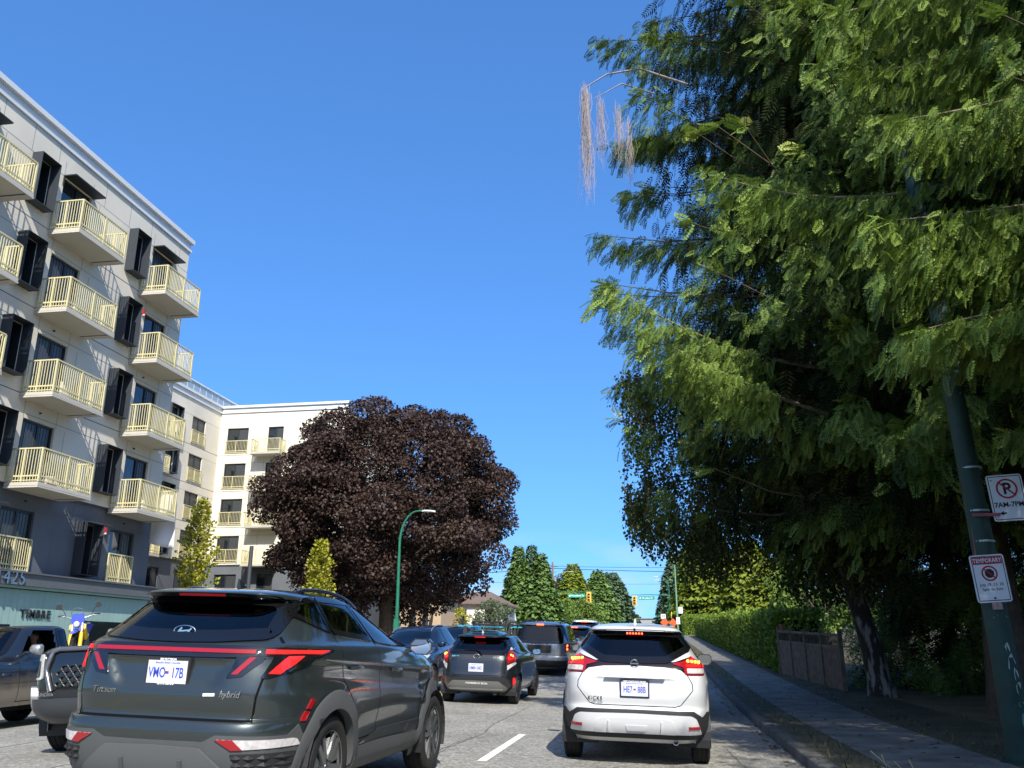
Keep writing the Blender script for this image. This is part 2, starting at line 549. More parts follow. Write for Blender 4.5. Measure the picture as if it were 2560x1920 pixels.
crack([(0.9, 6.0), (1.0, 9.5), (0.85, 13)], .012)
o = mk.build("road_cracks", tarmat); o["kind"] = "structure"

# ------------------------------------------------------------------ apartment building beside the road
wall_lt = pmat("pale_panel", (0.70, 0.64, 0.52), 0.75, spec=0.25, var=0.09, scale=0.45)
wall_cr = pmat("cream_panel", (0.69, 0.65, 0.53), 0.75, spec=0.25, var=0.05, scale=0.7)
wall_dk = pmat("slate_panel", (0.125, 0.136, 0.150), 0.65, spec=0.3, var=0.08, scale=0.9)
wall_tl = pmat("teal_panel", (0.30, 0.45, 0.40), 0.6, spec=0.3, var=0.05, scale=1.2)
band_m = pmat("grey_band", (0.11, 0.12, 0.125), 0.6, var=0.06, scale=2)
groove = pmat("panel_joint", (0.10, 0.10, 0.10), 0.9)
trimw = pmat("parapet_metal", (0.66, 0.67, 0.66), 0.45, spec=0.4, var=0.03)
blackm = pmat("black_metal", (0.022, 0.027, 0.032), 0.45, spec=0.4)
shroud = pmat("shroud_metal", (0.036, 0.043, 0.052), 0.5, spec=0.4, var=.05, scale=3)
railm = pmat("yellow_rail", (0.60, 0.54, 0.30), 0.5, spec=0.4)
soffit = pmat("soffit", (0.50, 0.47, 0.40), 0.8, var=.04, scale=2)
winglass = pmat("building_glass", (0.012, 0.016, 0.02), 0.04, spec=1.0)
curtain = pmat("curtain", (0.055, 0.06, 0.062), 0.35, spec=.6)
redm = pmat("red_plastic", (0.55, 0.03, 0.03), 0.4)
whitem = pmat("white_plastic", (0.75, 0.75, 0.74), 0.5)
steel = pmat("brushed_steel", (0.55, 0.56, 0.57), 0.3, metal=1.0)

class Face:
    """a vertical wall plane: maps (u, v, out) to world"""
    def __init__(self, axis, c):
        self.axis, self.c = axis, c
    def P(self, u, v, o=0.0):
        return (self.c + o, u, v) if self.axis == 'x' else (u, self.c - o, v)   # x faces look to +x, y faces look to -y
def wall_grid(F, u0, u1, v0, v1, holes, mb, mi, depth=.18, mi_rev=None):
    us = sorted({u0, u1, *[h[0] for h in holes], *[h[1] for h in holes]}); us = [u for u in us if u0 <= u <= u1]
    vv = sorted({v0, v1, *[h[2] for h in holes], *[h[3] for h in holes]}); vv = [v for v in vv if v0 <= v <= v1]
    for a, b in zip(us[:-1], us[1:]):
        for c, d in zip(vv[:-1], vv[1:]):
            mu_, mv_ = (a + b) / 2, (c + d) / 2
            if any(h[0] < mu_ < h[1] and h[2] < mv_ < h[3] for h in holes): continue
            mb.add([F.P(a, c), F.P(b, c), F.P(b, d), F.P(a, d)], [(0, 1, 2, 3)], mi)
    for h in holes:
        a, b, c, d = h[:4]; dp, mr_ = (depth, mi_rev) if len(h) == 4 else (.42, h[4])
        if c < v0 or d > v1: continue
        q = [(a, c), (b, c), (b, d), (a, d)]
        for i in range(4):
            p, r = q[i], q[(i + 1) % 4]
            mb.add([F.P(*p), F.P(*r), F.P(*r, -dp), F.P(*p, -dp)], [(0, 1, 2, 3)], mr_ if mr_ is not None else mi)
def joint(F, mb, a, b, mi, w=.014):
    """thin groove strip, 3 mm proud"""
    (u0, v0), (u1, v1) = a, b
    if abs(u1 - u0) > abs(v1 - v0): q = [(u0, v0 - w / 2), (u1, v0 - w / 2), (u1, v0 + w / 2), (u0, v0 + w / 2)]
    else: q = [(u0 - w / 2, v0), (u0 + w / 2, v0), (u0 + w / 2, v1), (u0 - w / 2, v1)]
    mb.add([F.P(*p, .003) for p in q], [(0, 1, 2, 3)], mi)

def fbox(F, mb, u0, u1, v0, v1, o0, o1, mi=0):
    p = [F.P(u0, v0, o0), F.P(u1, v1, o1)]
    xs, ys, zs = [sorted((p[0][i], p[1][i])) for i in range(3)]
    mb.box(xs[0], xs[1], ys[0], ys[1], zs[0], zs[1], mi)

def window(F, parent, u0, u1, v0, v1, depth=.15, panes=2, name="window", split=0.5, curt=True):
    """frame + glass set back in its opening"""
    mb = MB(); t = .07
    a, b, c, d = u0 + .004, u1 - .004, v0 + .004, v1 - .004
    fbox(F, mb, a, b, c, c + t, -depth, -depth + .07)
    fbox(F, mb, a, b, d - t, d, -depth, -depth + .07)
    fbox(F, mb, a, a + t, c + t, d - t, -depth, -depth + .07)
    fbox(F, mb, b - t, b, c + t, d - t, -depth, -depth + .07)
    m = a + (b - a) * split
    if panes == 2: fbox(F, mb, m - .05, m + .05, c + t, d - t, -depth, -depth + .065)
    fr = mb.build(name, blackm, parent)
    g = MB(); fbox(F, g, a + .02, b - .02, c + .02, d - .02, -depth - .02, -depth + .02)
    g.build("pane", winglass, fr)
    if curt:
        cb = MB(); lo = m + .06 if (int(u0 * 7 + v0 * 3) % 3) else a + t + .02; hi = b - t - .01
        n = max(3, int((hi - lo) / .07)); w = (hi - lo) / n
        for k in range(n): fbox(F, cb, lo + k * w, lo + (k + .8) * w, c + t, d - t - .01, -depth - .0195 + .04, -depth + .0225 + .012 * (k % 2))
        cb.build("curtain", curtain, fr)
    return fr

def railing_mesh(F, segs, z0, h=1.08, mid=None, step=.105):
    """segs: list of ((u0,o0),(u1,o1)) plan segments of the railing"""
    mb = MB()
    W = lambda u, o, v: F.P(u, v, o)
    for (a, b) in segs:
        L = math.hypot(b[0] - a[0], b[1] - a[1])
        mb.bar(W(*a, z0 + h), W(*b, z0 + h), .05, .045)
        mb.bar(W(*a, z0 + .06), W(*b, z0 + .06), .035, .03)
        mb.bar(W(*a, z0 + .20), W(*b, z0 + .20), .03, .05)
        n = max(2, int(round(L / step)))
        for i in range(0 if (a, b) == segs[0] else 1, n + 1):
            t = i / n; p = (a[0] + (b[0] - a[0]) * t, a[1] + (b[1] - a[1]) * t)
            w = .055 if i in (0, n) or (mid and i == n // 2) else .02
            mb.bar(W(*p, z0 + .02), W(*p, z0 + h - .01), w)
    return mb

def balcony(F, parent, u0, u1, zb, depth=1.2, mid=True):
    mb = MB()
    fbox(F, mb, u0, u1, zb, zb + .05, 0.002, depth, 0)
    fbox(F, mb, u0 + .01, u1 - .01, zb + .062, zb + .17, 0.002, depth - .012, 0)
    fbox(F, mb, u0 + .02, u1 - .02, zb + .05, zb + .062, 0.002, depth - .03, 2)
    # drain slot under the far end
    fbox(F, mb, u1 - .36, u1 - .30, zb - .006, zb + .001, .08, depth - .06, 2)
    sl = mb.build("balcony", [soffit, railm, blackm], parent)
    e = .05
    r = railing_mesh(F, [((u0 + e, .04), (u0 + e, depth - e)), ((u0 + e, depth - e), (u1 - e, depth - e)), ((u1 - e, depth - e), (u1 - e, .04))], zb + .17, mid=mid)
    r.build("railing", railm, sl)
    return sl

near_b = thing("apartment_building", "six-storey apartment block nearest the camera with pale panels above a slate and teal base", "building", (-20, 24, 0))
near_b.location = (0, 0, 0)
FA = Face('x', -20.0)
SLABS = [6.03, 8.97, 11.90, 14.80]         # balcony slab undersides, storeys 3 to 6
DTOP = [8.41, 11.36, 14.29, 17.22]
COLS = [(18.75, 19.15), (23.65, 24.0), (29.05, 29.70)]       # (balcony start, door start)
BOXU = [22.37, 27.98, ]
YA0, YA1 = 6.0, 32.35
mb = MB(); holes_lt = []; holes_dk = []
for bs, ds in COLS:
    for s, d in zip(SLABS, DTOP): holes_lt.append((ds, ds + 1.55, s + .19, d))
    holes_dk.append((ds - .15, ds + 1.40, 3.60, 5.52))
for bu in BOXU:
    for s, d in zip(SLABS, DTOP): holes_lt.append((bu + .04, bu + .88, s + .68, d - .04, 3))
    holes_dk.append((bu - .33, bu + .55, 3.74, 5.46, 3))
wall_grid(FA, YA0, YA1, 6.22, 18.25, holes_lt, mb, 0)
FD = Face('x', -20.12)
wall_grid(FD, YA0, YA1 - .1, 3.52, 6.22, holes_dk, mb, 1)
mb.add([(-20, YA0, 6.22), (-20, YA1, 6.22), (-20.12, YA1, 6.22), (-20.12, YA0, 6.22)], [(0, 1, 2, 3)], 1)
# end wall, back and roof
mb.add([(-20, YA1, 6.22), (-20, YA1, 18.8), (-34, YA1, 18.8), (-34, YA1, 6.22)], [(0, 1, 2, 3)], 0)
mb.add([(-20.12, YA1 - .1, 0), (-20.12, YA1 - .1, 6.22), (-34, YA1 - .1, 6.22), (-34, YA1 - .1, 0)], [(0, 1, 2, 3)], 1)
mb.add([(-20, YA0, 0), (-20, YA0, 18.8), (-34, YA0, 18.8), (-34, YA0, 0)], [(0, 1, 2, 3)], 0)
mb.add([(-34, YA0, 0), (-34, YA1, 0), (-34, YA1, 18.8), (-34, YA0, 18.8)], [(0, 1, 2, 3)], 0)
for s in SLABS:
    joint(FA, mb, (YA0, s + .18), (YA1, s + .18), 2, .03)
    joint(FA, mb, (YA0, s - .42), (YA1, s - .42), 2)
joint(FA, mb, (YA0, 17.25), (YA1, 17.25), 2)
for bs, ds in COLS:
    for s, d in zip(SLABS, DTOP):
        joint(FA, mb, (ds - .02, d), (ds - .02, d + .6), 2); joint(FA, mb, (ds + 1.57, d), (ds + 1.57, d + .6), 2)
        joint(FA, mb, (bs + 2.4, s + .2), (bs + 2.4, d - .02), 2)
for u in (20.9, 26.3, 22.3, 23.6, 27.9, 29.4, 31.6):
    joint(FA, mb, (u, 17.27), (u, 18.24), 2)
for u in (22.3, 26.4, 27.3, 29.15, 31.2): joint(FD, mb, (u, 3.55), (u, 6.2), 2)
joint(FD, mb, (YA0, 5.55), (YA1 - .1, 5.55), 2)
mb.build("wall", [wall_lt, wall_dk, groove, blackm], near_b)
mb = MB()
mb.box(-20.4, -19.93, YA0, YA1 + .08, 18.25, 18.37)          # lower lip
mb.box(-20.4, -19.985, YA0, YA1 + .02, 18.372, 18.66)
mb.box(-20.4, -19.86, YA0, YA1 + .14, 18.662, 18.86)          # cap flashing
mb.box(-34, -20.4, YA0, YA1, 18.4, 18.5)
mb.build("parapet", trimw, near_b)
mb = MB()                                                     # podium: teal wall, grey fascia
mb.box(-20.1, -19.98, YA0, YA1, 0, 3.02, 0)
mb.box(-34, -20.11, YA0, YA1 - .1, 0, .5, 0)
mb.box(-20.1, -19.72, YA0, YA1 + .1, 3.13, 3.50, 1)
mb.box(-20.1, -19.80, YA0, YA1 + .06, 3.05, 3.125, 0)
mb.box(-20.1, -19.66, YA0, YA1 + .13, 3.502, 3.55, 1)
for k in range(60):
    u = 14 + k * .3
    if u < YA1: joint(Face('x', -19.979), mb, (u, .3), (u, 3.0), 2, .008)
fbox(Face('x', -19.98), mb, 16.5, 24.9, 0.35, 1.95, 0.0, .012, 3)
fbox(Face('x', -19.98), mb, 28.9, 31.9, 0.3, 2.15, 0.0, .012, 3)
mb.box(-19.72, -19.55, 26.6, 26.68, 2.45, 2.5, 4)
mb.build("podium", [wall_tl, band_m, pmat("teal_joint", (0.2, .31, .28), .7), winglass, blackm], near_b)
text_mesh("address_number", "1425", 0.62, steel, near_b, (-19.70, 24.25, 3.33), (R(90), 0, R(90)), ext=.03, spacing=1.1)
text_mesh("wall_lettering", "TIMBRE", 0.36, blackm, near_b, (-19.955, 25.98, 2.28), (R(90), 0, R(90)), ext=.015, spacing=1.25, bold=.006)
for j, (bs, ds) in enumerate(COLS):
    for i, (s, d) in enumerate(zip(SLABS, DTOP)):
        window(FA, near_b, ds, ds + 1.55, s + .19, d, panes=2, name="balcony_door", split=.56)
        balcony(FA, near_b, bs, bs + 2.65, s)
        if i == 3:
            mb = MB(); fbox(FA, mb, ds - .06, ds + 1.66, d + .004, d + .05, 0.002, .5)
            fbox(FA, mb, ds - .06, ds - .02, d - .35, d + .004, 0.002, .05)
            mb.build("door_hood", blackm, near_b)
        else:
            mb = MB(); mb.lathe([(.03, .0), (.03, .07), (.0, .08)], 'x', (-20, bs + 1.05, s - .25), 8)
            mb.build("sprinkler", blackm, near_b)
    window(FD, near_b, ds - .15, ds + 1.40, 3.60, 5.52, panes=2, name="window", split=.55)
    rl = railing_mesh(FD, [((ds - .13, .06), (ds + 1.38, .06))], 3.56, h=1.05, mid=True)
    rl.build("guard_rail", railm, near_b)
def shroud_box(F, u0, u1, v0, v1, d=.4):
    mb = MB(); t = .014
    fbox(F, mb, u0, u0 + t, v0, v1, .002, d); fbox(F, mb, u1 - t, u1, v0, v1, .002, d)
    fbox(F, mb, u0 + t, u1 - t, v1 - t, v1, .002, d); fbox(F, mb, u0 + t, u1 - t, v0, v0 + t, .002, d)
    o = mb.build("window_box", shroud, near_b)
    window(F, o, u0 + .06, u1 - .06, v0 + .06, v1 - .06, depth=.40, panes=1, name="window")
for bu in BOXU:
    for s, d in zip(SLABS, DTOP): shroud_box(FA, bu, bu + .93, s + .62, d)
    shroud_box(FD, bu - .38, bu + .60, 3.68, 5.52)
for (u, v) in ((29.42, 14.25), (29.05, 5.42)):
    mb = MB(); F_ = FA if v > 6.2 else FD
    fbox(F_, mb, u, u + .16, v - .1, v + .1, .002, .09); fbox(F_, mb, u + .05, u + .11, v - .16, v - .101, .002, .12, 1)
    mb.build("fire_bell", [redm, whitem], near_b)
# folded furniture on two balconies
def balcony_chair(u, z):
    mb = MB(); x = -19.5
    for dx in (-.22, .22):
        for du in (-.22, .22): mb.bar((x + dx, u + du, z), (x + dx, u + du, z + .45), .03)
        mb.bar((x + dx, u + .22, z + .45), (x + dx, u + .3, z + .9), .03)
    mb.box(x - .24, x + .24, u - .24, u + .24, z + .43, z + .46)
    mb.add([(x - .22, u + .22, z + .5), (x + .22, u + .22, z + .5), (x + .22, u + .3, z + .9), (x - .22, u + .3, z + .9)], [(0, 1, 2, 3)])
    return mb
o = balcony_chair(24.7, SLABS[0] + .175).build("patio_chair", pmat("dark_mesh", (.05, .06, .06), .7)); tag(o, "dark patio chair on the lowest balcony of the pale block above the address number", "chair")
fl = MB(); fl.lathe([(.0, .0), (.12, .02), (.15, .2), (.16, .22), (.0, .22)], 'z', (-19.5, 25.2, SLABS[0] + .175), 12)
o = fl.build("planter_pot", pmat("pot_yellow", (.6, .42, .05), .5), smooth=40); tag(o, "small yellow pot on the lowest balcony beside the dark patio chair", "pot")
# made-up white sheet standing in for a sunlit patch of wall
V = []; F = []
nu, nv = 12, 10
for j in range(nv + 1):
    for i in range(nu + 1):
        t = i / nu; h = j / nv
        V.append((-18.92 + .03 * math.sin(9 * t + 3 * h), 31.72 + .02 * math.sin(7 * h) + .12 * t * h + .0 * t, SLABS[0] + 1.25 - h * (1.7 + .5 * t)) if False else
                 (-19.9 + 1.0 * t, 31.74 + .05 * math.sin(8 * t + 2 * h) * (.3 + h) + .25 * h * t, SLABS[0] + 1.2 - h * (2.0 + .25 * t)))
for j in range(nv):
    for i in range(nu): F.append((j * (nu + 1) + i, j * (nu + 1) + i + 1, (j + 1) * (nu + 1) + i + 1, (j + 1) * (nu + 1) + i))
o = np_mesh("lit_patch_sheet", np.array(V), np.array(F), pmat("lit_patch_white", (.74, .76, .8), .9), smooth=True)
sm = o.modifiers.new("thick", 'SOLIDIFY'); sm.thickness = .004
tag(o, "white sheet standing in for a sunlit wall patch beside the lowest right balcony", "cloth")

# ------------------------------------------------------------------ rear wings of the complex
rear_b = thing("apartment_building", "cream apartment block set back in an L behind the maple tree", "building", (0, 0, 0))
XB, YC = -35.0, 64.2
SH = 1.085
def zz(v): return (v - 1.3) * SH + 1.3
FB, FC = Face('x', XB), Face('y', YC)
wtops = [zz(v) for v in (6.26, 9.02, 11.74, 14.42, 17.16)]
mb = MB()
hb = []; hc = []
BY = 59.85
for k, t in enumerate(wtops):
    hb.append((BY, BY + 2.02, t - 2.02, t))
    hb.append((56.2, 57.7, t - 2.02, t)); hb.append((50.5, 52.0, t - 2.02, t))
    hc.append((-34.3, -32.45, t - 2.05, t)); hc.append((-30.72, -29.4, t - 2.35, t)); hc.append((-27.0, -25.7, t - 2.2, t)); 
ZT = zz(18.35); ZD = zz(6.95)
wall_grid(FB, 34.0, YC, ZD, ZT, [h for h in hb if h[2] > ZD], mb, 0)
wall_grid(FC, XB, -24.0, ZD, ZT, [h for h in hc if h[2] > ZD], mb, 1)
wall_grid(Face('x', XB - .1), 34.0, YC + .1, 0.3, ZD, [h for h in hb if h[3] < ZD], mb, 2)
wall_grid(Face('y', YC + .1), XB - .1, -24.1, 0.3, ZD, [h for h in hc if h[3] < ZD], mb, 2)
mb.add([(-24.0, YC, ZD), (-24.0, YC, ZT), (-24.0, YC + 14, ZT), (-24.0, YC + 14, ZD)], [(0, 1, 2, 3)], 1)
mb.add([(-24.1, YC + .1, .3), (-24.1, YC + .1, ZD), (-24.1, YC + 14, ZD), (-24.1, YC + 14, .3)], [(0, 1, 2, 3)], 2)
mb.add([(XB, 34, ZT), (XB - 14, 34, ZT), (XB - 14, 34, 0), (XB, 34, 0)], [(0, 1, 2, 3)], 0)
mb.add([(XB - 14, 34, 0), (XB - 14, 34, ZT), (XB - 14, YC + 14, ZT), (XB - 14, YC + 14, 0)], [(0, 1, 2, 3)], 0)
mb.add([(XB - 14, YC + 14, 0), (XB - 14, YC + 14, ZT), (-24.0, YC + 14, ZT), (-24.0, YC + 14, 0)], [(0, 1, 2, 3)], 0)
for t in wtops[1:]:
    for dz in (.35, .62):
        if dz == .62 and False: continue
    joint(FB, mb, (34, t + .02), (YC, t + .02), 3); joint(FB, mb, (34, t - 2.28), (YC, t - 2.28), 3, .04)
    joint(FC, mb, (XB, t + .02), (-24.0, t + .02), 3); joint(FC, mb, (XB, t - 2.28), (-24.0, t - 2.28), 3, .04)
for u in (-32.2, -30.9): joint(FC, mb, (u, ZD), (u, ZT), 3, .012)
mb.build("wall", [wall_lt, wall_cr, wall_dk, groove], rear_b)
mb = MB()
mb.box(XB - .5, XB + .1, 34, YC - .005, ZT, ZT + .12); mb.box(XB - .5, XB + .04, 34, YC - .005, ZT + .122, ZT + .42); mb.box(XB - .5, XB + .18, 34, YC - .1, ZT + .422, ZT + .62)
mb.box(XB - .5, -23.9, YC - .1, YC + .4, ZT + .003, ZT + .123); mb.box(XB - .5, -23.95, YC - .04, YC + .4, ZT + .125, ZT + .423); mb.box(XB + .02, -23.85, YC - .18, YC + .4, ZT + .425, ZT + .623)
mb.box(XB - 14, XB - .5, 34, YC + 14, ZT - .1, ZT); mb.box(XB - .49, -24.0, YC + .4, YC + 14, ZT - .1, ZT)
mb.build("parapet", trimw, rear_b)
mb = MB()
mb.box(XB - 8, XB - 1.2, 40, 69.2, ZT, zz(20.25), 0); mb.box(XB - 8.1, XB - 1.1, 39.9, 69.3, zz(20.25), zz(20.33), 1)
for k in range(30): mb.box(XB - 1.2, XB - 1.185, 40.5 + k, 40.53 + k, ZT, zz(20.2), 1)
mb.build("roof_screen", [pmat("screen_metal", (.34, .42, .45), .45, metal=.3), trimw], rear_b)
for t in wtops:
    F1, F2 = (FB, FC) if t > ZD else (Face('x', XB - .1), Face('y', YC + .1))
    window(F1, rear_b, BY, BY + 2.02, t - 2.02, t)
    window(F1, rear_b, 56.2, 57.7, t - 2.02, t); window(F1, rear_b, 50.5, 52.0, t - 2.02, t)
    window(F2, rear_b, -34.3, -32.45, t - 2.05, t); window(F2, rear_b, -30.72, -29.4, t - 2.35, t, name="balcony_door")
    window(F2, rear_b, -27.0, -25.7, t - 2.2, t, name="window"); 
    if t > ZD:
        r = railing_mesh(F1, [((BY - .02, .06), (BY + 2.04, .06))], t - 2.12, h=1.05, mid=True, step=.125); r.build("guard_rail", railm, rear_b)
        r = railing_mesh(F2, [((-34.34, .06), (-32.41, .06))], t - 2.12, h=1.05, mid=True, step=.125); r.build("guard_rail", railm, rear_b)
        balcony(FC, rear_b, -31.55, -29.05, t - 2.5, depth=1.25)
        mb = MB(); tt = .04
        for (a, b) in ((56.1, 57.8),):
            fbox(FB, mb, a, a + tt, t - 2.05, t + .05, .002, .45); fbox(FB, mb, b - tt, b, t - 2.05, t + .05, .002, .45)
            fbox(FB, mb, a + tt, b - tt, t + .01, t + .05, .002, .45); fbox(FB, mb, a + tt, b - tt, t - 2.05, t - 2.01, .002, .45)
        mb.build("window_box", shroud, rear_b)
        balcony(FB, rear_b, 52.9, 55.4, t - 2.5, depth=1.25)

# kerb extension where the left street lamp stands
mb = MB(); rp_ = [(-14.85, 39.0), (-13.4, 41.0), (-12.85, 42.5), (-12.85, 58.0), (-13.4, 59.5), (-14.85, 61.5)]
V = [(x, y, gz(y) + rz(x) - .2) for x, y in rp_] + [(x, y, gz(y) + ZL + .012 + .02 * (x + 14.85)) for x, y in rp_]
n = len(rp_); mb.add(V, [tuple(range(n, 2 * n))] + [((i + 1) % n, i, n + i, n + (i + 1) % n) for i in range(n)])
o = mb.build("kerb_extension", concrete); o["kind"] = "structure"
# ------------------------------------------------------------------ vehicles
tyre_m = pmat("tyre_rubber", (0.022, 0.021, 0.02), 0.85, spec=0.25, var=.25, scale=9)
rim_m = pmat("alloy_rim", (0.22, 0.225, 0.23), 0.32, metal=0.9)
rim_d = pmat("dark_rim", (0.03, 0.03, 0.033), 0.4, metal=0.5)
clad = pmat("grey_cladding", (0.075, 0.078, 0.078), 0.6, spec=0.35, var=.06, scale=5)
cladb = pmat("black_cladding", (0.022, 0.022, 0.023), 0.6, spec=0.35)
gloss_b = pmat("gloss_black", (0.008, 0.008, 0.009), 0.08, spec=0.6, coat=.6)
seam_m = pmat("panel_gap", (0.004, 0.004, 0.004), 0.8, spec=.1)
chrome = pmat("chrome", (0.75, 0.76, 0.78), 0.08, metal=1.0)
satin = pmat("satin_silver", (0.45, 0.46, 0.46), 0.35, metal=0.8)
red_dim = pmat("red_lens", (0.30, 0.008, 0.012), 0.12, spec=.6, coat=.5)
red_lit = pmat("lit_red_lens", (0.5, 0.01, 0.01), 0.15, emit=(1.0, 0.02, 0.02), estr=0.9)
red_led = pmat("red_led", (0.8, 0.1, 0.05), 0.2, emit=(1.0, 0.10, 0.03), estr=5.0)
amber = pmat("amber_led", (0.9, 0.4, 0.05), 0.2, emit=(1.0, 0.33, 0.04), estr=5.0)
clear_l = pmat("clear_lens", (0.55, 0.52, 0.5), 0.15, spec=.7, coat=.6, var=.2, scale=30)
head_lit = pmat("lit_headlight", (0.9, 0.85, 0.7), 0.2, emit=(1.0, 0.86, 0.62), estr=4.0)
seat_m = pmat("seat_fabric", (0.012, 0.012, 0.013), 0.9)
frit = pmat("glass_border", (0.006, 0.006, 0.007), 0.06, spec=.6)
plate_w = pmat("plate_white", (0.56, 0.57, 0.59), 0.5)
plate_b = pmat("plate_blue", (0.03, 0.06, 0.42), 0.5)
white_t = pmat("white_lettering", (0.8, 0.8, 0.8), 0.5)
g_dark = glassmat("dark_glass", (0.13, 0.14, 0.155), .95)
g_mid = glassmat("tinted_glass", (0.38, 0.42, 0.42), .95)
g_clear = glassmat("clear_glass", (0.80, 0.86, 0.84), .95)
mirror_m = pmat("mirror_glass", (0.8, 0.82, 0.82), 0.02, metal=1.0)

def pchip(x, Y, xs):
    """monotone cubic through the key slices"""
    x = np.asarray(x, float); Y = np.asarray(Y, float)
    h = np.diff(x); d = np.diff(Y, axis=0) / h[:, None]
    m = np.zeros_like(Y)
    for k in range(1, len(x) - 1):
        ok = d[k - 1] * d[k] > 0
        w1 = 2 * h[k] + h[k - 1]; w2 = h[k] + 2 * h[k - 1]
        with np.errstate(divide='ignore', invalid='ignore'):
            v = (w1 + w2) / (w1 / d[k - 1] + w2 / d[k])
        m[k] = np.where(ok, v, 0)
    m[0] = d[0]; m[-1] = d[-1]
    out = []
    for q in xs:
        k = min(int(np.searchsorted(x, q, side='right') - 1), len(x) - 2)
        t = (q - x[k]) / h[k]
        h00 = 2 * t**3 - 3 * t**2 + 1; h10 = t**3 - 2 * t**2 + t; h01 = -2 * t**3 + 3 * t**2; h11 = t**3 - t**2
        out.append(h00 * Y[k] + h10 * h[k] * m[k] + h01 * Y[k + 1] + h11 * h[k] * m[k + 1])
    return np.array(out)

def outline(yr, yf, w, nr, nf, N):
    """half plan outline from the rear centre round the side to the front centre, evenly spaced"""
    yc = (yr + yf) / 2; L = (yf - yr) / 2
    t = np.linspace(-math.pi / 2, math.pi / 2, 721)
    s, c = np.sin(t), np.cos(t)
    n = np.where(t < 0, nr, nf)
    x = w * np.abs(c) ** (2 / n); y = yc + L * np.sign(s) * np.abs(s) ** (2 / n)
    d = np.concatenate([[0], np.cumsum(np.hypot(np.diff(x), np.diff(y)))])
    q = np.linspace(0, d[-1], N)
    return np.interp(q, d, x), np.interp(q, d, y)

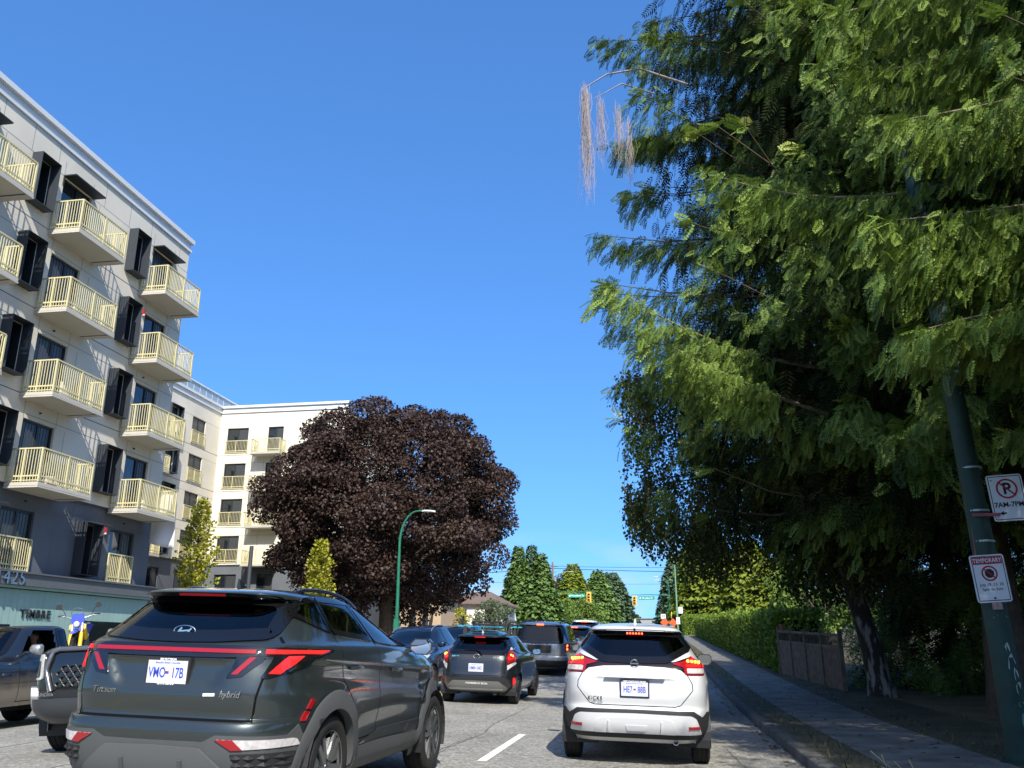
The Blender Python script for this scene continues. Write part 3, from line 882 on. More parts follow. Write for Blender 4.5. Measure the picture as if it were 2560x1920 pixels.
class Car:
    def __init__(self, root, keys, hubs, Rt, tyre_w, flare=.012, N=81, sub=6, arch=None, disp=None, creases=()):
        self.root = root; self.hubs = hubs; self.R = Rt; self.tw = tyre_w
        self.arch = arch or Rt + .055
        K = np.array([(k + (6.0, 3.2))[:6] if len(k) == 4 else k for k in keys], float)
        ts = np.linspace(0, len(K) - 1, (len(K) - 1) * sub + 1)
        P = pchip(np.arange(len(K)), K, ts)
        V = []
        for (z, yr, yf, w, nr, nf) in P:
            x, y = outline(yr, yf, max(w, .01), max(nr, 2), max(nf, 2), N)
            x[0] = 0; x[-1] = 0
            ring = [(a, b, z) for a, b in zip(x, y)] + [(-a, b, z) for a, b in zip(x[-2:0:-1], y[-2:0:-1])]
            V.append(ring)
        V = np.array(V); M = V.shape[1]
        # wheel-arch flares and sculpting
        X = V.reshape(-1, 3)
        for hy in hubs:
            d = np.hypot(X[:, 1] - hy, X[:, 2] - Rt)
            b = flare * np.exp(-((d - self.arch) / .10) ** 2) * (np.abs(X[:, 0]) > .5)
            X[:, 0] += np.sign(X[:, 0]) * b
        if disp is not None: X[:] = disp(X)
        self.V = X; self.nring = len(P); self.M = M
        F = []
        for j in range(len(P) - 1):
            for i in range(M):
                F.append((j * M + i, j * M + (i + 1) % M, (j + 1) * M + (i + 1) % M, (j + 1) * M + i))
        self.F = F
        self.bvh = BVHTree.FromPolygons([tuple(v) for v in X], F)
        self.cuts = []
        self.zbot = P[0][0]; self.ztop = P[-1][0]
    def hit(self, view, a, b):
        if view == 'rear': o, d = Vector((a, -4, b)), Vector((0, 1, 0))
        elif view == 'front': o, d = Vector((a, 9, b)), Vector((0, -1, 0))
        elif view == 'right': o, d = Vector((4, a, b)), Vector((-1, 0, 0))
        elif view == 'left': o, d = Vector((-4, a, b)), Vector((1, 0, 0))
        else: o, d = Vector((a, b, 5)), Vector((0, 0, -1))
        p, n, _, _ = self.bvh.ray_cast(o, d)
        if p is None:
            q = o + d * (4 if view not in ('top',) else 3.4)
            p, n, _, _ = self.bvh.find_nearest(q)
            return p, -d
        if n.dot(d) > 0: n = -n
        return p, n
    def patch(self, name, view, poly, mat, off=.004, parent=None, grid=.045, rnd=0.0, thick=None, mb=None, mi=0, build=True, sink=.008):
        """a panel, lens, glass or trim piece that follows the body surface"""
        if rnd: poly = round_poly(poly, rnd)
        pts = []
        for (p, q) in zip(poly, poly[1:] + poly[:1]):
            L = math.dist(p, q); n = max(1, int(L / grid))
            for i in range(n): pts.append((p[0] + (q[0] - p[0]) * i / n, p[1] + (q[1] - p[1]) * i / n))
        nb = len(pts)
        us = [p[0] for p in pts]; vs_ = [p[1] for p in pts]
        def inside(x, y):
            c = False
            for (p, q) in zip(poly, poly[1:] + poly[:1]):
                if (p[1] > y) != (q[1] > y) and x < (q[0] - p[0]) * (y - p[1]) / (q[1] - p[1]) + p[0]: c = not c
            return c
        def dist(x, y):
            return min(((x - p[0]) ** 2 + (y - p[1]) ** 2) for p in pts) ** .5
        for u in np.arange(min(us) + grid * .5, max(us), grid):
            for v in np.arange(min(vs_) + grid * .5, max(vs_), grid):
                if inside(u, v) and dist(u, v) > grid * .5: pts.append((float(u), float(v)))
        r = delaunay_2d_cdt([Vector(p) for p in pts], [(i, (i + 1) % nb) for i in range(nb)], [], 1, 1e-5)
        vo, fo = r[0], r[2]
        top = []; bot = []
        for p in vo:
            h, n = self.hit(view, p.x, p.y)
            top.append(h + n * off); bot.append(h - n * sink)
        fs = [tuple(f) for f in fo]
        # rim
        cnt = {}
        for f in fs:
            for i in range(len(f)):
                e = (f[i], f[(i + 1) % len(f)]); cnt[tuple(sorted(e))] = cnt.get(tuple(sorted(e)), []) + [e]
        n = len(top)
        rim = [(e[0][1], e[0][0], e[0][0] + n, e[0][1] + n) for e in cnt.values() if len(e) == 1]
        m = mb or MB()
        m.add([tuple(v) for v in top + bot], fs + rim, mi)
        if mb is not None or not build: return m
        o = m.build(name, mat, parent if parent is not None else self.root, smooth=35)
        return o
    def line(self, mb, view, pts, w=.006, off=.0015, mi=0, closed=False, step=.05):
        """a thin strip following the surface (panel gap, trim)"""
        P = []
        seq = list(zip(pts[:-1], pts[1:])) + ([(pts[-1], pts[0])] if closed else [])
        for (p, q) in seq:
            n = max(1, int(math.dist(p, q) / step))
            for i in range(n): P.append((p[0] + (q[0] - p[0]) * i / n, p[1] + (q[1] - p[1]) * i / n))
        P.append(pts[0] if closed else pts[-1])
        V = []
        for i, p in enumerate(P):
            a = P[max(i - 1, 0)]; b = P[min(i + 1, len(P) - 1)]
            t = Vector((b[0] - a[0], b[1] - a[1])).normalized(); nn = (-t.y, t.x)
            for s in (-1, 1):
                h, n = self.hit(view, p[0] + nn[0] * w / 2 * s, p[1] + nn[1] * w / 2 * s)
                V.append(h + n * off)
        mb.add(V, [(2 * i, 2 * i + 1, 2 * i + 3, 2 * i + 2) for i in range(len(P) - 1)], mi)
    def cut(self, view, poly, shrink=0.0):
        self.cuts.append((view, poly))
    def body(self, mat, name="body", under=True):
        X = self.V.copy(); F = np.array(self.F)
        # crisp wheel arches: snap nearby vertices onto the arch circle, then drop the faces inside
        for hy in self.hubs:
            d = np.hypot(X[:, 1] - hy, X[:, 2] - self.R); sel = (np.abs(X[:, 0]) > .45) & (np.abs(d - self.arch) < .03) & (X[:, 2] < self.R + self.arch + .03)
            k = self.arch / np.maximum(d[sel], 1e-6)
            X[sel, 1] = hy + (X[sel, 1] - hy) * k; X[sel, 2] = self.R + (X[sel, 2] - self.R) * k
        C = X[F].mean(axis=1)
        keep = np.ones(len(F), bool)
        for hy in self.hubs:
            d = np.hypot(C[:, 1] - hy, C[:, 2] - self.R)
            keep &= ~((d < self.arch - .004) & (np.abs(C[:, 0]) > .45))
        for view, poly in self.cuts:
            P = np.array(poly)
            if view in ('rear', 'front'):
                u, v = C[:, 0], C[:, 2]
                side = (C[:, 1] < 1.6) if view == 'rear' else (C[:, 1] > 1.9)
            else:
                u, v = C[:, 1], C[:, 2]; side = (C[:, 0] > .3) if view == 'right' else (C[:, 0] < -.3)
            ins = np.zeros(len(C), bool)
            for p, q in zip(P, np.roll(P, -1, axis=0)):
                c1 = (p[1] > v) != (q[1] > v)
                with np.errstate(divide='ignore', invalid='ignore'):
                    xx = (q[0] - p[0]) * (v - p[1]) / (q[1] - p[1]) + p[0]
                ins ^= c1 & (u < xx)
            keep &= ~(ins & side)
        F = F[keep]
        fl = [F]
        top = np.array([[(self.nring - 1) * self.M + i for i in range(self.M)]])
        fl.append(top)
        if under: fl.append(np.array([[self.M - 1 - i for i in range(self.M)]]))
        o = np_mesh(name, X, fl, mat, self.root, smooth=True)
        o.data.set_sharp_from_angle(angle=R(38))
        self.bodyobj = o
        # dark wheel housings
        for hy in self.hubs:
            for s in (-1, 1):
                mb = MB(); n = 16; A = [-0.35 + (math.pi + .7) * k / n for k in range(n + 1)]
                yz = [(hy + self.arch * math.cos(a), self.R + self.arch * math.sin(a)) for a in A]
                V = []
                for y, z in yz: V += [(s * .45, y, z), (s * (self.wmax() - .03), y, z)]
                mb.add(V, [(2 * k, 2 * k + 1, 2 * k + 3, 2 * k + 2) for k in range(n)] + [tuple(range(0, 2 * n + 2, 2))])
                mb.build("wheel_housing", cladb, self.root)
        return o
    def wmax(self): return float(np.abs(self.V[:, 0]).max())
    def arch_clad(self, mat, width=.07, out=.012, hubs=None, a0=-0.2, drop=True):
        """flat moulding round each wheel opening"""
        for hy in (hubs or self.hubs):
            for s in (-1, 1):
                mb = MB(); n = 28; V = []
                for k in range(n + 1):
                    a = a0 + (math.pi - 2 * a0) * k / n
                    for (r, o) in ((self.arch - .012, -.05), (self.arch - .012, out), (self.arch + width * .8, out), (self.arch + width, .0)):
                        y = hy + r * math.cos(a); z = self.R + r * math.sin(a)
                        rr = self.arch + width * .6
                        h, nn = self.hit('right', hy + rr * math.cos(a), max(self.R + rr * math.sin(a), self.zbot + .03))
                        V.append((s * (abs(h.x) + o), y, z))
                F = []
                for k in range(n):
                    for i in range(3): F.append((k * 4 + i, k * 4 + i + 1, k * 4 + 5 + i, k * 4 + 4 + i))
                mb.add(V, F)
                mb.build("wheel_arch_trim", mat, self.root, smooth=40)
    def wheels(self, style=0, rim=None, steer=0.0, face=None):
        proto = None
        for hi, hy in enumerate(self.hubs):
            for s in (1, -1):
                x = s * ((face or self.wmax() - .035) - self.tw / 2)
                if proto is None:
                    proto = wheel(self.R, self.tw, style, rim); w = proto
                    w.parent = self.root
                else:
                    w = copy_tree(proto, self.root)
                w.location = (x, hy, self.R)
                w.rotation_euler = (random.uniform(0, 6), 0, 0 if s > 0 else math.pi)
                if hi == 1: w.rotation_euler[2] += steer

def round_poly(poly, r, seg=4):
    out = []; n = len(poly)
    for i in range(n):
        p0, p, p1 = Vector(poly[i - 1]), Vector(poly[i]), Vector(poly[(i + 1) % n])
        a = (p0 - p); b = (p1 - p)
        rr = min(r, a.length * .45, b.length * .45)
        A = p + a.normalized() * rr; B = p + b.normalized() * rr
        for k in range(seg + 1):
            t = k / seg
            q = A * (1 - t) ** 2 + p * 2 * t * (1 - t) + B * t ** 2
            out.append((q.x, q.y))
    return out

def offset_poly(poly, d):
    """outline moved inwards by d (outwards when negative)"""
    n = len(poly); A = sum(poly[i][0] * poly[(i + 1) % n][1] - poly[(i + 1) % n][0] * poly[i][1] for i in range(n))
    s = 1 if A > 0 else -1; out = []
    for i in range(n):
        p0, p, p1 = Vector(poly[i - 1]), Vector(poly[i]), Vector(poly[(i + 1) % n])
        a = (p - p0); b = (p1 - p)
        if a.length < 1e-6 or b.length < 1e-6: a = b = (p1 - p0)
        a.normalize(); b.normalize()
        t = (a + b); t = t.normalized() if t.length > 1e-6 else a
        nrm = Vector((-t.y, t.x)) * s; k = max(.5, nrm.dot(Vector((-a.y, a.x)) * s))
        out.append((p.x + nrm.x * d / k, p.y + nrm.y * d / k))
    return out

def mirror(poly): return [(-a, b) for a, b in reversed(poly)]

def wheel(Rt, tw, style=0, rim=None):
    """tyre with tread grooves; the rim is its child. Axle along x, outer face at +x"""
    mb = MB(); h = tw / 2
    rr = Rt * .70
    prof = [(rr - .02, -h * .8), (rr, -h * .86), (Rt - .05, -h), (Rt - .018, -h * .93), (Rt - .003, -h * .80)]
    for g in (-.45, 0.0, .45):
        prof += [(Rt, h * g - .012), (Rt - .008, h * g - .009), (Rt - .008, h * g + .009), (Rt, h * g + .012)]
    prof += [(Rt - .003, h * .80), (Rt - .018, h * .93), (Rt - .05, h), (rr + .03, h * .97), (rr, h * .86), (rr - .02, h * .8)]
    mb.lathe(prof, 'x', n=56)
    n = 90
    for k in range(n):                                   # tread sipes at the shoulders
        a = 2 * math.pi * k / n
        for s in (-1, 1):
            M = Matrix.Rotation(a, 4, 'X')
            mb.box(s * h * .66 - .014, s * h * .66 + .014, -.006, .006, Rt - .010, Rt + .0025, 0, M)
    t = mb.build("wheel", tyre_m, None, smooth=30)
    rb = MB()
    rb.lathe([(rr - .012, -h * .7), (rr - .014, h * .62)], 'x', n=48, mi=1)
    rb.lathe([(rr - .02, h * .62), (rr, h * .90), (rr + .004, h * .86), (rr - .004, h * .55)], 'x', n=48)
    rb.lathe([(0.0, -h * .1), (rr - .012, -h * .1)], 'x', n=32, mi=2)
    rb.lathe([(.0, h * .2), (Rt * .42, h * .2), (Rt * .42, -.02)], 'x', n=32, mi=3)
    def spoke(a, w0, w1, x0, x1, mi=0, r0=.03, r1=None, tw_=0.0):
        r1 = r1 or rr - .01
        M = Matrix.Rotation(a, 4, 'X')
        vs = [(x0, -w0, r0), (x0, w0, r0), (x1, w1 + tw_, r1), (x1, -w1 + tw_, r1)]
        b = [(x - .035, y * 1.15, z) for x, y, z in vs]
        mb_ = [tuple(M @ Vector(p)) for p in vs + b]
        rb.add(mb_, [(0, 1, 2, 3), (7, 6, 5, 4), (0, 4, 5, 1), (1, 5, 6, 2), (2, 6, 7, 3), (3, 7, 4, 0)], mi)
    if style == 0:          # five broad double spokes with dark blades
        for k in range(5):
            a = 2 * math.pi * k / 5
            spoke(a - .17, .026, .020, h * .80, h * .88, 0, .05)
            spoke(a + .17, .026, .020, h * .80, h * .88, 0, .05)
            spoke(a, .020, .050, h * .70, h * .76, 1, .06)
            spoke(a + math.pi / 5, .012, .040, h * .60, h * .74, 0, .06, rr - .05)
    elif style == 1:        # ten thin spokes
        for k in range(10): spoke(2 * math.pi * k / 10, .02, .014, h * .7, h * .85, 0, .04)
    else:                   # covered steel wheel
        rb.lathe([(0, h * .85), (rr * .5, h * .86), (rr * .96, h * .75)], 'x', n=40)
        for k in range(9): spoke(2 * math.pi * k / 9, .03, .05, h * .86, h * .86, 1, rr * .55, rr * .88)
    rb.lathe([(0, h * .88), (.030, h * .88), (.045, h * .82), (.05, h * .6)], 'x', n=20)
    for k in range(5):
        a = 2 * math.pi * k / 5
        rb.lathe([(0, h * .84), (.009, h * .84), (.009, h * .6)], 'x', (0, .062 * math.cos(a), .062 * math.sin(a)), n=8, mi=1)
    rb.build("rim", [rim or rim_m, rim_d, seam_m, pmat("brake_disc", (.25, .24, .23), .4, metal=.9)], t, smooth=30)
    return t

def seats(root, zc, y_front, y_rear, w=.36, xs=(-.36, .36), top=.62, rear_head=True, mat=None):
    """front seats with headrests, a rear bench, dashboard and wheel"""
    for x in xs:
        mb = MB()
        mb.box(x - .24, x + .24, y_front - .1, y_front + .42, zc - .12, zc + .04)
        mb.add([(x - .23, y_front - .12, zc), (x + .23, y_front - .12, zc), (x + .19, y_front - .24, zc + top), (x - .19, y_front - .24, zc + top),
                (x - .23, y_front + .02, zc), (x + .23, y_front + .02, zc), (x + .17, y_front - .14, zc + top), (x - .17, y_front - .14, zc + top)],
               [(0, 1, 2, 3), (4, 7, 6, 5), (0, 3, 7, 4), (1, 5, 6, 2), (3, 2, 6, 7)])
        mb.box(x - .13, x + .13, y_front - .26, y_front - .16, zc + top + .03, zc + top + .22)
        mb.bar((x - .06, y_front - .2, zc + top - .02), (x - .06, y_front - .2, zc + top + .05), .015)
        mb.bar((x + .06, y_front - .2, zc + top - .02), (x + .06, y_front - .2, zc + top + .05), .015)
        mb.build("seat", mat or seat_m, root, bevel=.035, smooth=50)
    mb = MB()
    mb.box(-.62, .62, y_rear - .05, y_rear + .45, zc - .12, zc + .04)
    mb.box(-.6, .6, y_rear - .2, y_rear - .04, zc, zc + top - .14)
    if rear_head:
        for x in (-.38, .38): mb.box(x - .12, x + .12, y_rear - .2, y_rear - .11, zc + top - .12, zc + top + .02)
    mb.build("rear_bench", mat or seat_m, root, bevel=.03, smooth=50)
    mb = MB()
    mb.box(-.66, .66, y_front + .75, y_front + 1.05, zc - .1, zc + .26)
    mb.build("dashboard", seat_m, root, bevel=.06, smooth=50)
    mb = MB()
    n = 20
    mb.tube([(xs[0] + .18 * math.cos(2 * math.pi * k / n), y_front + .55 - .05 * math.sin(2 * math.pi * k / n), zc + .26 + .18 * math.sin(2 * math.pi * k / n)) for k in range(n + 1)], .016, 6)
    mb.build("steering_wheel", seat_m, root)

def glass(car, view, poly, mat, name="window", border=.03, rnd=.03, off=.008, sub=None, parent=None):
    """pane let into the body: opening is cut out, dark border and glass close it"""
    e_ = min(.02, border * .45)
    car.cut(view, offset_poly(poly, -e_))
    out = round_poly(poly, rnd)
    big = offset_poly(out, -(e_ + .018))
    small = offset_poly(out, border)
    def dense(a, b):
        A, B = [], []
        for i in range(len(a)):
            p, q, r, s = a[i], a[(i + 1) % len(a)], b[i], b[(i + 1) % len(b)]; k = max(1, int(math.dist(p, q) / .03))
            for j in range(k):
                t = j / k; A.append((p[0] + (q[0] - p[0]) * t, p[1] + (q[1] - p[1]) * t)); B.append((r[0] + (s[0] - r[0]) * t, r[1] + (s[1] - r[1]) * t))
        return A, B
    bigd, smalld = dense(big, small)
    g = car.patch(name, view, big, mat, off=off, parent=parent, grid=.04, sink=.0)
    # border ring
    mb = MB(); n = len(bigd); V = []
    for p, q in zip(bigd, smalld):
        for s in (p, ((p[0] + q[0]) / 2, (p[1] + q[1]) / 2), q):
            h, nn = car.hit(view, *s); V.append(h + nn * (off + .003))
    mb.add(V, [(3 * i + e, 3 * ((i + 1) % n) + e, 3 * ((i + 1) % n) + e + 1, 3 * i + e + 1) for i in range(n) for e in (0, 1)])
    mb.build("window_border", frit, g, smooth=40)
    return g

def plate(car, c, chars1, chars2, frame_mat, top=None, bottom=None, view='rear', w=.305, h=.152, y=None, font=.097, flag=True, fr=.017):
    """number plate in its holder, standing just off the body"""
    hp, n = car.hit(view, *c)
    ys = [car.hit(view, c[0] + dx, c[1] + dz)[0].y for dx in (-w / 2, 0, w / 2) for dz in (-h / 2, 0, h / 2)]
    y0 = (min(ys) - .012) if view == 'rear' else (max(ys) + .012)
    s = -1 if view == 'rear' else 1
    mb = MB()
    e = fr
    mb.box(c[0] - w / 2 - e, c[0] + w / 2 + e, min(y0, y0 - s * .06), max(y0, y0 - s * .06), c[1] - h / 2 - e * 1.1, c[1] + h / 2 + e * 1.4)
    fo = mb.build("licence_plate", frame_mat, car.root, bevel=.006, smooth=40)
    mb = MB(); mb.box(c[0] - w / 2, c[0] + w / 2, y0 + s * .003, y0 + s * .0005, c[1] - h / 2, c[1] + h / 2)
    mb.build("plate_face", plate_w, fo)
    rot = (R(90), 0, 0) if view == 'rear' else (R(90), 0, math.pi)
    yy = y0 + s * .004
    k = 1 if view == 'rear' else -1
    text_mesh("plate_number", chars1, font, plate_b, fo, (c[0] - k * w * .25, yy, c[1] - .008), rot, ext=.0008, sx=.62, bold=.0012)
    text_mesh("plate_number", chars2, font, plate_b, fo, (c[0] + k * w * .265, yy, c[1] - .008), rot, ext=.0008, sx=.62, bold=.0012)
    mb = MB(); mb.box(c[0] - .012, c[0] + .014, yy, yy - s * .001, c[1] - .004, c[1] + .005, 0); mb.box(c[0] - .012, c[0] + .014, yy, yy - s * .001, c[1] - .013, c[1] - .0045, 1)
    mb.build("plate_flag", [red_dim, plate_b], fo)
    text_mesh("plate_text", "Beautiful British Columbia", .018, plate_b, fo, (c[0], yy, c[1] + h * .40), rot, ext=.0006)
    if top: text_mesh("frame_text", top, .020, white_t, fo, (c[0], yy, c[1] + h / 2 + e * .45), rot, ext=.0008, bold=.0006)
    if bottom: text_mesh("frame_text", bottom, .020, white_t, fo, (c[0], yy, c[1] - h / 2 - e * .3), rot, ext=.0008, bold=.0006)
    return fo

def door_mirror(car, y, z, mat, glass_view='rear', size=(.20, .13), reach=.06, dark=cladb):
    for s in (1, -1):
        h, n = car.hit('right', y, z)
        x0 = abs(h.x) - .02
        mb = MB()
        w, t = size
        prof = [(0, -.03), (w * .25, -t * .5), (w * .8, -t * .5), (w, -t * .2), (w, t * .3), (w * .85, t * .5), (w * .2, t * .5), (0, t * .2)]
        V = []
        for (yy, sc) in ((0.0, 1.0), (.04, 1.0), (.09, .86), (.12, .5)):
            V += [(s * (x0 + reach + w * .5 + (px - w * .5) * sc), y + yy, z + .03 + pz * sc) for px, pz in prof]
        n_ = len(prof); F = [tuple(range(n_))] + [tuple(3 * n_ + n_ - 1 - i for i in range(n_))]
        for j in range(3): F += [(j * n_ + i, (j + 1) * n_ + i, (j + 1) * n_ + (i + 1) % n_, j * n_ + (i + 1) % n_) for i in range(n_)]
        mb.add(V, F, 0)
        mb.bar((s * (x0 - .02), y + .05, z - .02), (s * (x0 + reach + .03), y + .05, z), .06, .035, 1)
        m = mb.build("door_mirror", [mat, dark], car.root, smooth=40)
        g = MB(); g.add([(s * (x0 + reach + w * .5 + (px - w * .5) * .88), y - .003, z + .03 + pz * .86) for px, pz in prof], [tuple(range(n_))])
        g.build("mirror_glass", mirror_m, m)

def strip_between(car, mb, x0, x1, y, zoff=0): pass

def roof_rails(car, x, y0, y1, mat, h=.035, lift=None):
    for s in (1, -1):
        pts = []
        for k in range(13):
            t = k / 12; y = y0 + (y1 - y0) * t
            p, n = car.hit('top', x, y)
            e = math.sin(math.pi * min(1, max(0, t))) ** .35
            pts.append((s * x, y, p.z + h * e))
        mb = MB(); mb.tube(pts, .016, 8)
        for k in (0, 12): 
            mb.bar((pts[k][0], pts[k][1], pts[k][2] - .02), (pts[k][0], pts[k][1] + (.1 if k == 0 else -.1), pts[k][2] + .0), .035, .03)
        mb.build("roof_rail", mat, car.root, smooth=50)

def place(root, X, Y, heading=0.0, zoff=0.0):
    """stand a vehicle on the road: follow the cross fall and the grade"""
    z = gz(Y) + rz(X) + zoff
    slope = -math.atan((rz(X + .5) - rz(X - .5)))        # roll about the driving direction
    grade = math.atan((gz(Y + 2) - gz(Y)) / 2)
    Mx = Matrix.Rotation(slope, 4, 'Y') @ Matrix.Rotation(grade, 4, 'X') @ Matrix.Rotation(heading, 4, 'Z')
    root.location = (X, Y, z)
    root.rotation_euler = Mx.to_euler()
def sym(half):
    """half outline listed from the centre line round to the centre line again, x >= 0"""
    return half + [(-a, b) for a, b in reversed(half) if a > 1e-6]

def led_row(car, mb, view, a, b, n, r, off=.014, mi=0):
    for k in range(n):
        t = k / max(1, n - 1); p = (a[0] + (b[0] - a[0]) * t, a[1] + (b[1] - a[1]) * t)
        h, nn = car.hit(view, *p); h = h + nn * off
        mb.box(h.x - r, h.x + r, h.y - .003, h.y + .006, h.z - r, h.z + r, mi)

def antenna(car, y, mat, h=.06):
    p, n = car.hit('top', 0, y)
    mb = MB()
    mb.add([(-.02, y - .02, p.z - .01), (.02, y - .02, p.z - .01), (.015, y + .14, p.z - .01), (-.015, y + .14, p.z - .01), (-.006, y - .03, p.z + h), (.006, y - .03, p.z + h)],
           [(0, 1, 5, 4), (1, 2, 5), (2, 3, 4, 5), (3, 0, 4)])
    mb.build("antenna", mat, car.root, smooth=50)

def exhaust(car, x, y, z, r=.03, sq=1.0):
    mb = MB()
    mb.lathe([(r * .8, .25), (r * .8, .0), (r, -.0), (r, .25)], 'y', (x, y, z), 16)
    mb.build("exhaust_pipe", satin, car.root, smooth=40)
    mb = MB(); mb.lathe([(.0, .0), (.09, .03), (.10, .15), (.10, .5), (.0, .6)], 'y', (x - .05, y + .28, z + .04), 14)
    mb.build("silencer", pmat("aluminised_steel", (.22, .2, .18), .5, metal=.8, var=.3, scale=8), car.root, smooth=40)

def emblem_ring(name, car, c, rx, rz_, mat, view='rear', t=.008, off=.01, extra=None):
    h, n = car.hit(view, *c)
    mb = MB(); k = 28; s = -1 if view == 'rear' else 1
    y = h.y + s * off
    mb.tube([(c[0] + rx * math.cos(2 * math.pi * i / k), y, c[1] + rz_ * math.sin(2 * math.pi * i / k)) for i in range(k + 1)], t / 2, 6)
    if extra: extra(mb, c, y)
    return mb.build(name, mat, car.root, smooth=50)

# ---- dark green-grey crossover, nearest on the left
def big_suv():
    root = thing("suv", "dark green-grey crossover with a full-width red light bar, nearest car on the left", "car")
    P_ = paint("green_grey_paint", (0.040, 0.050, 0.049), metal=.55, rough=.33)
    keys = [(.25, .26, 4.36, .76), (.34, .12, 4.50, .88), (.44, .05, 4.57, .90), (.58, .01, 4.61, .915), (.67, .0, 4.62, .925), (.735, .02, 4.62, .93),
            (.76, .075, 4.62, .93), (.90, .05, 4.60, .93), (1.02, .065, 4.52, .925), (1.13, .09, 4.25, .912), (1.185, .10, 3.98, .90, 6, 3), (1.235, .13, 3.62, .875, 6, 3), (1.28, .19, 3.28, .835, 5.5, 3),
            (1.40, .33, 2.90, .745, 5, 3), (1.50, .45, 2.58, .675, 4.8, 3), (1.565, .53, 2.36, .632, 4.6, 3), (1.578, .42, 2.32, .622, 5, 3), (1.606, .40, 2.2, .60, 5, 3), (1.632, .50, 2.02, .545, 4.5, 3), (1.655, .70, 1.80, .44, 4, 3), (1.668, .95, 1.6, .28, 3, 3), (1.672, 1.15, 1.4, .06, 3, 3)]
    def disp(X):
        ax = np.abs(X[:, 0]); sg = np.sign(X[:, 0])
        # side crease dropping forward from the tail light, hollow below it
        z0 = 1.17 - .045 * np.clip(X[:, 1] - .3, 0, 3)
        up = np.exp(-((X[:, 2] - z0) / .03) ** 2); low = np.exp(-((X[:, 2] - (z0 - .13)) / .085) ** 2)
        m = (ax > .6) * (X[:, 1] > .3) * (X[:, 1] < 3.9)
        X[:, 0] += sg * m * (.010 * up - .018 * low)
        # pressed-in doors above the sill, flared haunches
        d = np.exp(-((X[:, 2] - .62) / .12) ** 2) * np.exp(-((X[:, 1] - 2.3) / .75) ** 2)
        X[:, 0] -= sg * (ax > .6) * d * .03
        # number-plate recess in the tailgate
        t = np.clip((1.14 - X[:, 2]) / .03, 0, 1) * np.clip((X[:, 2] - .945) / .02, 0, 1)
        w = .50 - (1.14 - X[:, 2]) * .62
        s = np.clip((w - ax) / .03, 0, 1) * (X[:, 1] < .4)
        X[:, 1] += .030 * t * s
        return X
    c = Car(root, keys, (.93, 3.69), .372, .235, flare=.025, disp=disp, arch=.43, N=121, sub=7)
    rw = sym([(0, 1.279), (.3, 1.285), (.64, 1.31), (.60, 1.50), (.545, 1.556), (.3, 1.566), (0, 1.568)])
    glass(c, 'rear', rw, g_dark, "rear_window", border=.045, rnd=.03)
    ws = sym([(0, 1.275), (.70, 1.275), (.52, 1.56), (0, 1.60)])
    glass(c, 'front', ws, g_mid, "windscreen", border=.04)
    for s, vw in ((1, 'right'), (-1, 'left')):
        glass(c, vw, [(.58, 1.475), (.66, 1.52), (.82, 1.565), (1.01, 1.585), (1.02, 1.36), (.82, 1.405)], g_dark, "side_window", border=.018, rnd=.02)
        glass(c, vw, [(1.08, 1.588), (1.72, 1.592), (1.83, 1.305), (1.08, 1.35)], g_dark, "side_window", border=.018, rnd=.02)
        glass(c, vw, [(1.81, 1.59), (2.08, 1.565), (2.42, 1.475), (2.82, 1.325), (2.93, 1.262), (2.3, 1.275), (1.92, 1.298)], g_mid, "side_window", border=.018, rnd=.02)
    c.body(P_)
    # tailgate skin, lamps
    gate = [(-.655, .748), (.655, .748), (.672, .90), (.70, 1.05), (.735, 1.15), (-.735, 1.15), (-.70, 1.05), (-.672, .90)]
    mb = MB(); c.line(mb, 'rear', gate, .014, .0012, closed=True); c.line(mb, 'rear', [(.735, 1.15), (.77, 1.23), (.69, 1.30)], .010); c.line(mb, 'rear', [(-.735, 1.15), (-.77, 1.23), (-.69, 1.30)], .010)
    for vw in ('right', 'left'):
        c.line(mb, vw, [(1.06, 1.34), (1.04, 1.1), (1.10, .98), (1.30, .80), (1.42, .52)], .008)
        c.line(mb, vw, [(1.87, 1.30), (1.90, 1.0), (1.93, .55)], .008); c.line(mb, vw, [(2.98, 1.2), (3.12, 1.0), (3.16, .55)], .008)
        c.line(mb, vw, [(1.42, .52), (1.9, .53), (3.16, .52)], .008)
    append_to(c.bodyobj, mb, seam_m)
    c.patch("tailgate", 'rear', [(a * .985, .004 + b if b < .8 else b - .004) for a, b in gate], P_, .0035, grid=.035)
    c.patch("light_band", 'rear', sym([(0, 1.15), (.40, 1.152), (.62, 1.165), (.895, 1.175), (.885, 1.222), (.62, 1.232), (0, 1.235)]), gloss_b, .007, grid=.04)
    c.patch("light_bar", 'rear', [(-.62, 1.183), (.62, 1.183), (.62, 1.207), (-.62, 1.207)], red_dim, .010)
    for s in (1, -1):
        f = (lambda p: p) if s > 0 else mirror
        h = c.patch("tail_light", 'rear', f([(.73, 1.225), (.885, 1.217), (.888, 1.165), (.86, 1.11), (.80, 1.055), (.72, 1.022), (.675, 1.022), (.72, 1.12)]), gloss_b, .009, rnd=.015)
        c.patch("lit_element", 'rear', f([(.68, 1.184), (.882, 1.186), (.882, 1.208), (.68, 1.208)]), red_lit, .013, h)
        c.patch("lit_element", 'rear', f([(.795, 1.172), (.852, 1.171), (.775, 1.052), (.718, 1.054)]), red_lit, .013, h, grid=.03)
        h2 = c.patch("tail_light", 'rear', f([(.50, 1.16), (.68, 1.16), (.678, 1.135), (.56, 1.028), (.455, 1.017), (.483, 1.087)]), gloss_b, .009, rnd=.01, grid=.03)
        c.patch("red_element", 'rear', f([(.593, 1.160), (.634, 1.159), (.533, 1.044), (.487, 1.043)]), red_dim, .013, h2, grid=.03)
        for k in range(5):
            mbx = None
